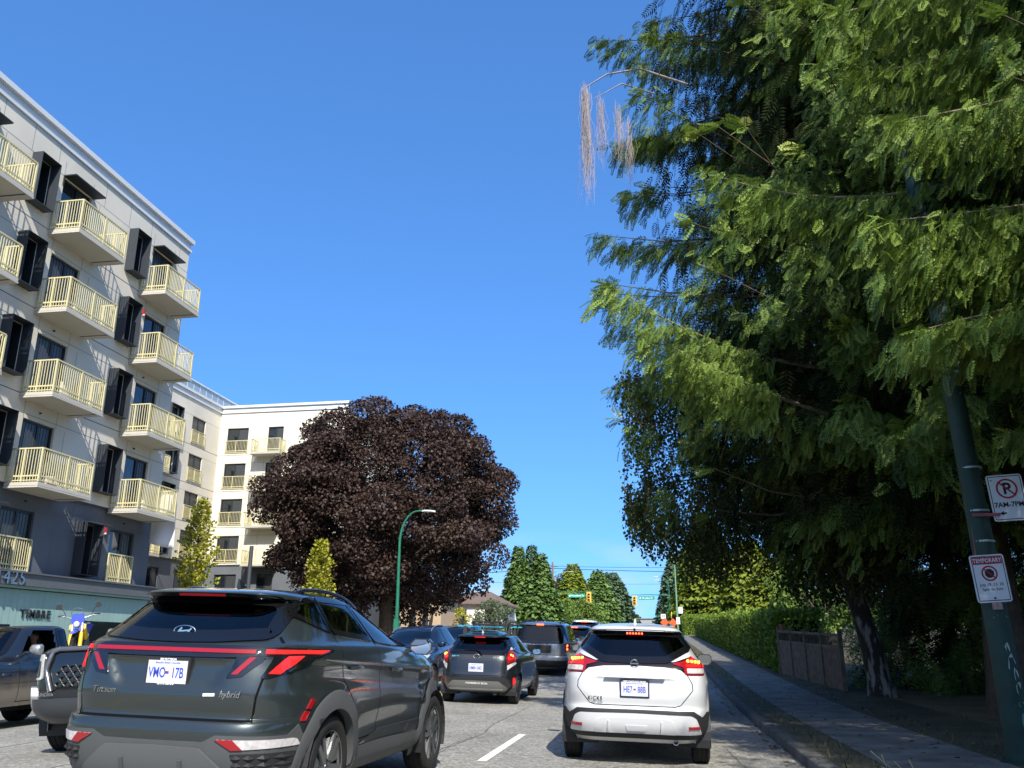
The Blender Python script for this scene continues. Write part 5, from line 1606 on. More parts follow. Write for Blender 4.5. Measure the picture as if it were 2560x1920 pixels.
plain_suv(o, paint("silver_paint_oncoming", (0.48, 0.50, 0.52), metal=.7)); place(o, -7.05, 33.5, math.pi)
# ------------------------------------------------------------------ pickup trucks
def pickup(root, P_, hw=1.0, L=5.8, hood=1.18, roof=1.93, hubs=(1.15, 4.85), Rt=.40, cab0=1.95, belt=1.30, grille='hex'):
    """y = 0 at the tailgate, L at the grille"""
    z1 = hood
    keys = [(.42, .14, L - .25, hw * .90, 9, 6), (.52, .04, L - .06, hw * .96, 9, 6), (.62, .0, L - .01, hw * .985, 10, 7), (.80, .0, L, hw, 10, 7), (1.0, .02, L - .01, hw, 10, 7), (z1 - .08, .03, L - .04, hw * .99, 10, 7), (z1 - .02, .05, L - .10, hw * .965, 9, 6), (z1 + .005, .09, L - .2, hw * .93, 8, 6), (z1 + .012, .2, L - .4, hw * .80, 8, 6)]
    c = Car(root, keys, hubs, Rt, .27, flare=.03, arch=Rt + .075, N=61, sub=5)
    c.body(P_)
    # bed opening, dark well
    mb = MB(); mb.box(-hw * .80, hw * .80, .10, cab0 - .06, z1 + .004, z1 + .020); mb.build("bed_liner", cladb, root)
    mb = MB()
    for s in (-1, 1): mb.box(s * hw * .86 - .07, s * hw * .86 + .07, .08, cab0 - .05, z1 + .002, z1 + .05)
    mb.box(-hw * .88, hw * .88, .03, .11, z1 + .002, z1 + .05)
    mb.build("bed_rail", cladb, root, bevel=.015, smooth=40)
    # cab
    ck = [(z1 - .04, cab0 - .02, cab0 + 2.45, hw * .96, 9, 3.4), (belt - .04, cab0, cab0 + 2.32, hw * .95, 9, 3.4), (belt + .06, cab0 + .02, cab0 + 2.14, hw * .91, 9, 3.4), (belt + .28, cab0 + .05, cab0 + 1.84, hw * .83, 8, 3.4), (roof - .09, cab0 + .08, cab0 + 1.56, hw * .765, 8, 3.6), (roof - .04, cab0 + .12, cab0 + 1.42, hw * .72, 7, 3.6), (roof - .01, cab0 + .25, cab0 + 1.25, hw * .60, 6, 3.6), (roof, cab0 + .5, cab0 + 1.0, hw * .3, 4, 3), (roof + .003, cab0 + .65, cab0 + .85, .05, 3, 3)]
    k = Car(root, ck, (), .4, .2, flare=0, N=57, sub=7)
    wb = belt + .02; wt = roof - .11
    glass(k, 'front', sym([(0, wb - .02), (hw * .78, wb - .02), (hw * .64, wt + .01), (0, wt + .035)]), g_mid, "windscreen", border=.035)
    for vw in ('right', 'left'):
        glass(k, vw, [(cab0 + .16, wt), (cab0 + .50, wt + .01), (cab0 + .50, wb), (cab0 + .12, wb)], g_dark, "side_window", border=.02)
        fw = [(cab0 + .60, wt + .01), (cab0 + 1.18, wt), (cab0 + 1.52, wb + .10), (cab0 + 1.62, wb), (cab0 + .60, wb)]
        if vw == 'left' and grille == 'bar': k.cut(vw, fw); continue          # driver's window is wound down
        glass(k, vw, fw, g_clear, "side_window", border=.02)
    glass(k, 'rear', sym([(0, wb), (hw * .66, wb), (hw * .6, wt), (0, wt)]), g_dark, "rear_window", border=.03)
    k.body(P_, "cab")
    mb = MB()
    for vw in ('right', 'left'):
        for y in (cab0 + .56, cab0 + 1.72):
            c.line(mb, vw, [(y, z1 - .02), (y - .02, .8), (y - .02, .50)], .010, .002)
        c.line(mb, vw, [(cab0 + .05, z1 - .02), (cab0 + .05, .5)], .012, .002)
        c.line(mb, vw, [(cab0 + .05, .50), (cab0 + 1.72, .50)], .012, .002)
        c.line(mb, vw, [(.3, .86), (L - .5, .86)], .012, .010, 1)
    append_to(c.bodyobj, mb, [seam_m, P_])
    for s in (1, -1):
        vw = 'right' if s > 0 else 'left'
        h, n = c.hit(vw, cab0 + .72, 1.0)
        mb = MB(); mb.tube([(h.x, cab0 + .62, 1.02), (h.x + s * .035, cab0 + .66, 1.02), (h.x + s * .035, cab0 + .82, 1.02), (h.x, cab0 + .86, 1.02)], .016, 7); mb.build("door_handle", chrome, root, smooth=50)
        mb = MB(); mb.box(min(h.x, h.x + s * .012), max(h.x, h.x + s * .012), cab0 + 1.95, cab0 + 2.17, .98, 1.03); mb.build("fender_badge", chrome, root, bevel=.004)
    c.arch_clad(P_, width=.06, out=.02)
    c.wheels(0, face=hw - .02)
    c.patch("front_bumper", 'front', sym([(0, .44), (hw * .90, .44), (hw * .94, .60), (hw * .92, .70), (0, .70)]), chrome if grille == 'bar' else pmat("bumper_grey", (.05, .055, .06), .4, metal=.3), .05, rnd=.03)
    return c, k

def hex_grille(c, root, w, z0, z1, surround):
    c.patch("grille", 'front', sym([(0, z0), (w * .86, z0), (w, z0 + (z1 - z0) * .55), (w * .93, z1), (0, z1 + .01)]), gloss_b, .012, rnd=.03)
    mb = MB(); r = .062
    poly = [(w * .84, z0 + .02), (w * .96, z0 + (z1 - z0) * .55), (w * .9, z1 - .03)]
    rows = int((z1 - z0 - .10) / (r * 1.0)); 
    for j in range(rows):
        z = z0 + .06 + j * r * 1.0
        n = int(w * .84 / (r * 1.75))
        for i in range(-n, n + 1):
            x = i * r * 1.75 + (j % 2) * r * .87
            if abs(x) > w * .84 + (z - z0) * .05 - r: continue
            pts = []
            for a in (0, 60, 120, 180, 240, 300, 360):
                px, pz = x + r * .92 * math.cos(R(a)), z + r * .46 * math.sin(R(a)) * 1.1
                h, nn = c.hit('front', px, pz); pts.append(h + nn * .028)
            mb.tube(pts, .011, 5, cap=False)
    mb.build("grille_mesh", pmat("mesh_grey", (.025, .026, .028), .4, metal=.3), root)
    mb = MB()
    for s in (1, -1):
        pts = [(s * (w * .86), z0 - .02), (s * (w * 1.02), z0 + (z1 - z0) * .55), (s * w * .95, z1 + .03), (s * w * .8, z1 + .055)]
        P = []
        for (a, b) in zip(pts[:-1], pts[1:]):
            for t in np.linspace(0, 1, 6)[:-1 if b != pts[-1] else None]:
                h, nn = c.hit('front', a[0] + (b[0] - a[0]) * t, a[1] + (b[1] - a[1]) * t); P.append(h + nn * .03)
        mb.tube(P, .032, 8)
    h0 = [c.hit('front', x, z1 + .05) for x in np.linspace(-w * .8, w * .8, 12)]
    mb.tube([h + n * .03 for h, n in h0], .03, 8)
    mb.build("grille_surround", surround, root, smooth=60)

t1 = thing("pickup_truck", "black pickup with a hexagon-mesh grille and bright grille surround, facing us behind the green-grey crossover", "truck")
tp = paint("black_truck_paint", (0.012, 0.013, 0.015), metal=.3)
c, k = pickup(t1, tp, hw=1.02, hood=1.30, roof=1.97, belt=1.38, cab0=1.95)
hex_grille(c, t1, .62, .80, 1.20, pmat("grey_surround", (.22, .225, .23), .3, metal=.8))
for s in (1, -1):
    f = (lambda p: p) if s > 0 else mirror
    h = c.patch("headlight", 'front', f([(.70, .92), (.92, .92), (.96, 1.20), (.74, 1.22)]), clear_l, .02, rnd=.03)
    c.patch("headlight_trim", 'front', f([(.74, .95), (.86, .95), (.88, 1.14), (.76, 1.14)]), gloss_b, .026, h, rnd=.02)
    c.patch("bumper_end", 'front', f([(.78, .46), (.93, .48), (.96, .78), (.86, .86), (.82, .70)]), satin, .06, rnd=.04)
hh, n = c.hit('front', -.55, .755)
text_mesh("bumper_text", "TUNDRA", .055, chrome, t1, (.60, hh.y + .055, .745), (R(90), 0, math.pi), ext=.002)
door_mirror(k, 3.85, 1.42, chrome, size=(.24, .24), reach=.10)
seats(t1, .80, 2.9, 2.15, xs=(-.42, .42), top=.70)
place(t1, -6.74, 10.02 + 5.8, math.pi)

t2 = thing("pickup_truck", "dark blue-black older pickup with its driver at the open window, dusty along the doors", "truck")
tp2 = paint("dusty_navy_paint", (0.014, 0.018, 0.026), metal=.3)
# road dust over the lower doors: a stain with its own ragged edge
nt = tp2.node_tree; b = nt.nodes["Principled BSDF"]
tcn = nt.nodes.new("ShaderNodeTexCoord"); sep = nt.nodes.new("ShaderNodeSeparateXYZ"); nn_ = nt.nodes.new("ShaderNodeTexNoise"); nn_.inputs["Scale"].default_value = 3.5; nn_.inputs["Detail"].default_value = 8
ad = nt.nodes.new("ShaderNodeMath"); ad.operation = 'MULTIPLY_ADD'; ad.inputs[1].default_value = -.45
mrn = nt.nodes.new("ShaderNodeMapRange"); mrn.inputs["From Min"].default_value = .80; mrn.inputs["From Max"].default_value = .42
mxn = nt.nodes.new("ShaderNodeMixRGB"); mxn.inputs["Color1"].default_value = (0.014, 0.018, 0.026, 1); mxn.inputs["Color2"].default_value = (.20, .17, .125, 1)
nt.links.new(tcn.outputs["Object"], sep.inputs["Vector"]); nt.links.new(tcn.outputs["Object"], nn_.inputs["Vector"])
nt.links.new(nn_.outputs["Fac"], ad.inputs[0]); nt.links.new(sep.outputs["Z"], ad.inputs[2]); nt.links.new(ad.outputs["Value"], mrn.inputs["Value"])
nt.links.new(mrn.outputs["Result"], mxn.inputs["Fac"]); nt.links.new(mxn.outputs["Color"], b.inputs["Base Color"])
c, k = pickup(t2, tp2, hw=.98, hood=1.22, roof=1.92, belt=1.36, hubs=(1.1, 4.85), L=5.85, cab0=1.75, grille='bar')
for s in (1, -1):
    f = (lambda p: p) if s > 0 else mirror
    c.patch("headlight", 'front', f([(.62, .86), (.90, .86), (.90, 1.10), (.62, 1.10)]), clear_l, .02, rnd=.04)
c.patch("grille", 'front', sym([(0, .82), (.56, .82), (.56, 1.12), (0, 1.12)]), chrome, .02, rnd=.04)
door_mirror(k, 3.22, 1.40, satin, size=(.26, .20), reach=.12)
seats(t2, .86, 2.62, 1.95, xs=(-.40, .40), top=.60)
place(t2, -13.0, 19.0, math.pi)
T2X, T2Y, T2Z = -13.0, 19.0, gz(19.0) + rz(-13.0)

# ------------------------------------------------------------------ people
skin = pmat("skin", (0.36, 0.20, 0.13), 0.55, spec=.35, var=.08, scale=14)
hair = pmat("dark_hair", (0.018, 0.013, 0.010), 0.7)
def skin_body(name, joints, bones, mat, parent=None, sub=2):
    """continuous body grown round a skeleton"""
    me = bpy.data.meshes.new(name)
    me.from_pydata([j[0] for j in joints], bones, [])
    o = bpy.data.objects.new(name, me); COL.objects.link(o)
    md = o.modifiers.new("skin", 'SKIN'); md.use_smooth_shade = True
    sv = me.skin_vertices[0].data
    for i, j in enumerate(joints):
        r = j[1]; sv[i].radius = (r, r) if not hasattr(r, '__len__') else r
    sv[0].use_root = True
    o.modifiers.new("sub", 'SUBSURF').levels = sub
    o.modifiers["sub"].render_levels = sub
    dg = bpy.context.evaluated_depsgraph_get(); dg.update()
    m2 = bpy.data.meshes.new_from_object(o.evaluated_get(dg)); m2.name = name
    m2.materials.clear(); m2.materials.append(mat)
    for p in m2.polygons: p.use_smooth = True
    bpy.data.objects.remove(o); bpy.data.meshes.remove(me)
    return link(bpy.data.objects.new(name, m2), parent)

def head_mesh(mb, c, s=1.0, yawv=0.0):
    """head with brow, nose, mouth, chin and ears; faces +y"""
    nu, nv = 28, 22; V = []
    for j in range(nv + 1):
        ph = math.pi * j / nv
        for i in range(nu):
            th = 2 * math.pi * i / nu
            x = .076 * math.sin(ph) * math.cos(th); y = .096 * math.sin(ph) * math.sin(th); z = .118 * math.cos(ph)
            if z < 0: x *= 1 + z * 1.9; y *= 1 + z * 1.1
            f = max(0, math.sin(th)) * math.sin(ph)
            if f > .1:
                g = lambda cx, cz, sx, sz: math.exp(-((x - cx) / sx) ** 2 - ((z - cz) / sz) ** 2)
                y += .026 * g(0, -.022, .014, .020) + .012 * g(0, .0, .010, .025) + .007 * g(0, .036, .05, .012) - .011 * g(.032, .018, .016, .012) - .011 * g(-.032, .018, .016, .012) + .007 * g(0, -.062, .024, .007) - .004 * g(0, -.068, .026, .004) + .006 * g(0, -.074, .022, .007) + .010 * g(0, -.102, .022, .018)
            V.append((x, y, z))
    F = [(j * nu + i, j * nu + (i + 1) % nu, (j + 1) * nu + (i + 1) % nu, (j + 1) * nu + i) for j in range(nv) for i in range(nu)]
    M = Matrix.Translation(c) @ Matrix.Rotation(yawv, 4, 'Z') @ Matrix.Scale(s, 4)
    mb.add([tuple(M @ Vector(p)) for p in V], F, 0)
    for sd in (1, -1):
        E = []
        for k in range(10):
            a = 2 * math.pi * k / 10; E.append((sd * .082, -.008 + .014 * math.cos(a), .004 + .030 * math.sin(a)))
        E2 = [(sd * .070, y * .8, z * .8) for _, y, z in E]
        n = 10
        mb.add([tuple(M @ Vector(p)) for p in E + E2], [tuple(range(n))] + [(i, (i + 1) % n, n + (i + 1) % n, n + i) for i in range(n)], 0)
        e = (sd * .032, .078, .018)
        mb.lathe([(0, .008), (.010, .004), (.012, 0)], 'y', tuple(M @ Vector(e)), 10, 1)
    return mb, M

def driver(label, loc, shirt, face=0.0, cap=None):
    """seated driver, faces +y in its own frame; loc is the hip point on the seat"""
    root = thing("person", label, "person", loc, (0, 0, face))
    J = [((0, 0, .10), (.16, .11)), ((0, -.05, .30), (.15, .105)), ((0, -.09, .48), (.17, .11)), ((0, -.09, .56), (.09, .075)), ((0, -.075, .64), .052), ((0, -.065, .70), .050),
         ((.19, -.08, .50), .062), ((.24, .10, .32), .045), ((.17, .33, .36), .034), ((.15, .40, .38), .030),
         ((-.19, -.08, .50), .062), ((-.24, .10, .32), .045), ((-.17, .33, .36), .034), ((-.15, .40, .38), .030),
         ((.10, .12, .08), .085), ((.12, .45, .10), .068), ((-.10, .12, .08), .085), ((-.12, .45, .10), .068)]
    B = [(0, 1), (1, 2), (2, 3), (3, 4), (4, 5), (2, 6), (6, 7), (7, 8), (8, 9), (2, 10), (10, 11), (11, 12), (12, 13), (0, 14), (14, 15), (0, 16), (16, 17)]
    skin_body("body", J, B, shirt, root)
    mb = MB(); head_mesh(mb, (0, -.045, .80)); mb.build("head", [skin, seam_m], root, smooth=60)
    mb = MB(); mb.tube([(0, -.075, .60), (0, -.06, .72)], [.056, .052], 12); mb.build("neck", skin, root, smooth=60)
    nu, nv = 24, 9; V = []
    for j in range(nv + 1):
        ph = math.pi * .56 * j / nv
        for i in range(nu):
            th = 2 * math.pi * i / nu; fr = max(0, math.sin(th))
            p2 = ph * (1 - .38 * fr)
            V.append((.083 * math.sin(p2) * math.cos(th), -.048 + .103 * math.sin(p2) * math.sin(th), .802 + .125 * math.cos(p2)))
    mb = MB(); mb.add(V, [(j * nu + i, j * nu + (i + 1) % nu, (j + 1) * nu + (i + 1) % nu, (j + 1) * nu + i) for j in range(nv) for i in range(nu)]); mb.build("hair", cap or hair, root, smooth=60)
    for s in (1, -1):                                # hands closed round the wheel rim
        mb = MB(); c0 = Vector((s * .15, .41, .385))
        mb.tube([c0 + Vector((s * .01, -.04, -.01)), c0, c0 + Vector((-s * .005, .035, .01))], [.028, .036, .033], 10)
        for q in range(4):
            b0 = c0 + Vector((s * (-.028 + .019 * q), .03, .012))
            mb.tube([b0, b0 + Vector((0, .032, .012)), b0 + Vector((0, .046, -.014)), b0 + Vector((0, .030, -.034))], [.0095, .009, .0085, .007], 7)
        mb.tube([c0 + Vector((-s * .030, .0, .012)), c0 + Vector((-s * .050, .025, .018)), c0 + Vector((-s * .045, .045, .0))], [.011, .010, .008], 7)
        mb.build("hand", skin, root, smooth=60)
    return root
driver("driver in a dark top with dark hair, in the window of the dusty pickup", (-12.60, 16.42, T2Z + .88), pmat("dark_shirt", (.02, .022, .03), .85), face=math.pi)

# ------------------------------------------------------------------ dirt bike standing in the truck bed
def dirt_bike():
    root = thing("dirt_bike", "blue and yellow dirt bike with two round mirrors, strapped upright in the pickup bed", "motorcycle")
    blue = pmat("blue_plastic", (.01, .04, .55), .3, coat=.4); yel = pmat("yellow_plastic", (.75, .50, .02), .35); blk = cladb; alu = satin
    # front at +y
    def whl(y, z, r, name):
        mb = MB(); mb.lathe([(r - .07, -.03), (r - .03, -.045), (r, -.03), (r + .005, 0), (r, .03), (r - .03, .045), (r - .07, .03), (r - .07, -.03)], 'x', (0, y, z), 36)
        for k in range(36):
            M = Matrix.Translation((0, y, z)) @ Matrix.Rotation(2 * math.pi * k / 36, 4, 'X')
            mb.box(-.035, .035, -.008, .008, r - .002, r + .012, 0, M)
        w = mb.build(name, tyre_m, root, smooth=40)
        rb = MB(); rb.lathe([(r - .075, -.02), (r - .065, 0), (r - .075, .02)], 'x', (0, y, z), 36); rb.lathe([(0, -.04), (.035, -.04), (.035, .04), (0, .04)], 'x', (0, y, z), 14)
        for k in range(16):
            a = 2 * math.pi * k / 16; rb.bar((.02 * (-1) ** k, y, z), (0, y + (r - .07) * math.cos(a), z + (r - .07) * math.sin(a)), .004)
        rb.build("rim", alu, w)
    whl(.72, .34, .34, "front_wheel"); whl(-.72, .32, .32, "rear_wheel")
    mb = MB()
    for s in (-1, 1): mb.tube([(s * .10, .72, .34), (s * .10, .60, .62), (s * .10, .45, .98)], [.028, .03, .026], 10)
    mb.box(-.13, .13, .47, .53, .80, .86); mb.box(-.13, .13, .42, .48, .95, .99)
    mb.build("fork", alu, root, smooth=50)
    mb = MB()
    for s in (-1, 1): mb.tube([(s * .105, .72, .40), (s * .105, .62, .62), (s * .105, .58, .72)], [.042, .044, .036], 8)
    mb.build("fork_guard", yel, root, smooth=50)
    mb = MB(); mb.tube([(-.41, .34, 1.10), (-.34, .40, 1.10), (-.16, .44, 1.04), (.16, .44, 1.04), (.34, .40, 1.10), (.41, .34, 1.10)], .013, 8)
    mb.tube([(-.42, .335, 1.10), (-.31, .42, 1.10)], .019, 8, 1); mb.tube([(.31, .42, 1.10), (.42, .335, 1.10)], .019, 8, 1)
    for s in (-1, 1): mb.tube([(s * .28, .46, 1.09), (s * .36, .48, 1.08), (s * .44, .42, 1.08)], .006, 6)
    mb.build("handlebar", [alu, blk], root, smooth=50)
    for s in (-1, 1):
        mb = MB(); mb.tube([(s * .26, .42, 1.09), (s * .30, .44, 1.20), (s * .36, .43, 1.26)], .007, 6); mb.lathe([(0, -.018), (.05, -.016), (.062, .0), (.062, .012), (0, .012)], 'y', (s * .40, .43, 1.30), 18); mb.build("mirror", blk, root, smooth=40)
    mb = MB(); pr = [(-.12, 1.12), (.12, 1.12), (.14, .98), (.09, .80), (0, .74), (-.09, .80), (-.14, .98)]
    V = [(x, .58 - .10 * abs(x) / .14 - .05 * (z - .95), z) for x, z in pr] + [(x * .9, .50 - .10 * abs(x) / .14, z) for x, z in pr]; n = 7
    mb.add(V, [tuple(range(n)), tuple(range(2 * n - 1, n - 1, -1))] + [((i + 1) % n, i, n + i, n + (i + 1) % n) for i in range(n)]); mb.build("headlight_mask", blue, root, bevel=.01, smooth=50)
    mb = MB(); mb.lathe([(0, .02), (.055, .015), (.065, 0)], 'y', (0, .60, .90), 18); mb.build("headlight", clear_l, root, smooth=50)
    mb = MB(); mb.tube([(-.13, .52, 1.13), (-.10, .56, 1.22), (0, .58, 1.25), (.10, .56, 1.22), (.13, .52, 1.13)], .006, 6); mb.build("screen_hoop", alu, root)
    mb = MB(); mb.add([(-.055, 1.0, .70), (.055, 1.0, .70), (.075, .62, .78), (-.075, .62, .78), (-.04, .45, .74), (.04, .45, .74)], [(0, 1, 2, 3), (3, 2, 5, 4)]); o = mb.build("front_mudguard", blue, root); o.modifiers.new("t", 'SOLIDIFY').thickness = .008
    mb = MB(); mb.prism([(-.30, .70), (.20, .60), (.45, .90), (.30, .98), (-.1, .92), (-.75, .95), (-.80, .90)], 'x', -.10, .10); mb.build("tank_and_side_panels", blue, root, bevel=.03, smooth=50)
    mb = MB(); mb.prism([(.15, .62), (.46, .92), (.52, .80), (.30, .55)], 'x', -.17, .17); mb.build("radiator_shroud", yel, root, bevel=.02, smooth=50)
    mb = MB(); mb.prism([(.1, .93), (-.1, .94), (-.75, .97), (-.75, 1.0), (-.3, .985), (.15, .985)], 'x', -.08, .08); mb.build("saddle", blk, root, bevel=.02, smooth=50)
    mb = MB(); mb.box(-.13, .13, -.12, .28, .32, .62); mb.tube([(-.1, .3, .36), (0, .42, .62), (0, .44, .92)], .025, 8); mb.tube([(0, -.1, .42), (0, -.72, .32)], .035, 8); mb.tube([(.12, .2, .5), (.15, -.2, .5), (.14, -.6, .78)], [.02, .03, .045], 10); mb.build("engine_and_frame", pmat("engine_grey", (.14, .14, .14), .45, metal=.6), root, bevel=.01, smooth=40)
    return root
bike = dirt_bike(); bike.location = (-12.75, 18.30, T2Z + 1.22 - .16); bike.rotation_euler = (0, R(5), math.pi + R(24))
# ------------------------------------------------------------------ vegetation
bark = pmat("grey_brown_bark", (0.10, 0.075, 0.055), 0.9, spec=.2, var=.35, scale=5, bump=.6, bscale=14)
twig_m = pmat("pale_twig", (0.26, 0.20, 0.14), 0.85, spec=.2, var=.2, scale=6)
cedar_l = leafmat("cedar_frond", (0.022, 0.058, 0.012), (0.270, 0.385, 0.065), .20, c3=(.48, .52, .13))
cedar_far = leafmat("cedar_far", (0.085, 0.125, 0.012), (0.25, 0.30, 0.035), .22)
dark_con = leafmat("dark_conifer", (0.045, 0.085, 0.045), (0.12, 0.19, 0.09), .12)
green_con = leafmat("green_conifer", (0.055, 0.11, 0.028), (0.16, 0.25, 0.06), .15)
maple_l = leafmat("purple_maple_leaf", (0.024, 0.014, 0.012), (0.084, 0.050, 0.037), .16, rough=.55, c3=(.10, .09, .045))
maple_g = leafmat("maple_green", (0.03, 0.05, 0.015), (0.06, 0.09, 0.025), .25)
birch_l = leafmat("birch_leaf", (0.030, 0.050, 0.008), (0.085, 0.115, 0.016), .25)
yellow_l = leafmat("yellow_green_leaf", (0.22, 0.24, 0.02), (0.48, 0.45, 0.05), .3)
hedge_l = leafmat("hedge_leaf", (0.055, 0.115, 0.014), (0.25, 0.35, 0.035), .2)
bush_l = leafmat("bush_leaf", (0.07, 0.13, 0.02), (0.20, 0.29, 0.05), .25)
shade_core = pmat("hedge_core_shade", (0.012, 0.018, 0.008), 1.0, spec=.05)

def unit(a): return a / np.maximum(np.linalg.norm(a, axis=-1, keepdims=True), 1e-9)
def leaf_cloud(name, C, D, Nn, S, tv, tf, mat, parent, width=None, rnd=None):
    """places a small template (tv: k x 3 in dir/side/normal axes) at every centre"""
    C = np.asarray(C); D = unit(np.asarray(D)); Nn = np.asarray(Nn)
    side = unit(np.cross(Nn, D)); Nn = np.cross(D, side)
    S = np.asarray(S)[:, None, None]; W = S if width is None else np.asarray(width)[:, None, None]
    tv = np.asarray(tv, float); n, k = len(C), len(tv)
    V = C[:, None, :] + S * tv[None, :, 0:1] * D[:, None, :] + W * tv[None, :, 1:2] * side[:, None, :] + S * tv[None, :, 2:3] * Nn[:, None, :]
    tf = np.asarray(tf)
    F = (tf[None, :, :] + (np.arange(n) * k)[:, None, None]).reshape(-1, tf.shape[1])
    if rnd is None: rnd = rng.random(n)
    return np_mesh(name, V.reshape(-1, 3), F, mat, parent, rnd=np.repeat(rnd, k))

LEAF_V = [(0, 0, 0), (.45, .42, .08), (1, 0, -.06), (.45, -.42, .08)]; LEAF_F = [(0, 1, 2, 3)]
MAPLE_V = [(0, 0, 0), (.25, .50, .06), (.62, .34, .02), (1, 0, -.10), (.62, -.34, .02), (.25, -.50, .06)]; MAPLE_F = [(0, 1, 2, 3), (0, 3, 4, 5)]
def frond_template(n=7):
    V = []; F = []
    def q(p): 
        b = len(V); V.extend(p); F.append((b, b + 1, b + 2, b + 3))
    q([(0, .010, 0), (0, -.010, 0), (1, -.004, -.10), (1, .004, -.10)])
    for i in range(n):
        x = .10 + .80 * i / (n - 1)
        l = .34 * (1 - .62 * x) * (.75 + .5 * (i > 0)); z = -.10 * x * x
        for s in (1, -1):
            bx, by = .62, .78 * s
            tip = (x + l * bx, l * by, z - .10 * l); w = .055
            q([(x, 0, z), (x + l * .45 * bx + w * .5, l * .5 * by - s * w * .25, z - .02), tip, (x + l * .35 * bx - w * .4, l * .5 * by + s * w * .35, z - .02)])
    q([(.88, .03, -.08), (.88, -.03, -.08), (1.10, -.008, -.13), (1.10, .008, -.13)])
    return V, F
FR_V, FR_F = frond_template(7)
FS_V, FS_F = frond_template(4)

def frond_fine(n=6):
    """bipinnate spray: every side branchlet carries its own scale leaflets"""
    V = []; F = []
    def q(p):
        b = len(V); V.extend(p); F.append((b, b + 1, b + 2, b + 3))
    q([(0, .012, 0), (0, -.012, 0), (1, -.005, -.12), (1, .005, -.12)])
    for i in range(n):
        x = .08 + .84 * i / (n - 1); L = .40 * (1 - .60 * x) * (.72 + .45 * (i > 0)); z = -.12 * x * x
        for s in (1, -1):
            bx, by = .70, .72 * s
            q([(x, 0, z), (x + L * .5 * bx + .028, L * .5 * by, z - .03), (x + L * bx, L * by, z - .12 * L), (x + L * .5 * bx - .028, L * .5 * by, z - .03)])
            for k, (t, ll) in enumerate(((.40, .40), (.68, .30))):
                ax, ay = x + L * t * bx, L * t * by
                for r in (1, -1):
                    ang = math.atan2(by, bx) + r * .75; l = L * ll
                    ex, ey = ax + l * math.cos(ang), ay + l * math.sin(ang)
                    px_, py_ = -math.sin(ang) * .026, math.cos(ang) * .026
                    q([(ax, ay, z - .02), ((ax + ex) / 2 + px_, (ay + ey) / 2 + py_, z - .03), (ex, ey, z - .05), ((ax + ex) / 2 - px_, (ay + ey) / 2 - py_, z - .03)])
    q([(.90, .03, -.10), (.90, -.03, -.10), (1.12, -.008, -.16), (1.12, .008, -.16)])
    return V, F
FF_V, FF_F = frond_fine(6)

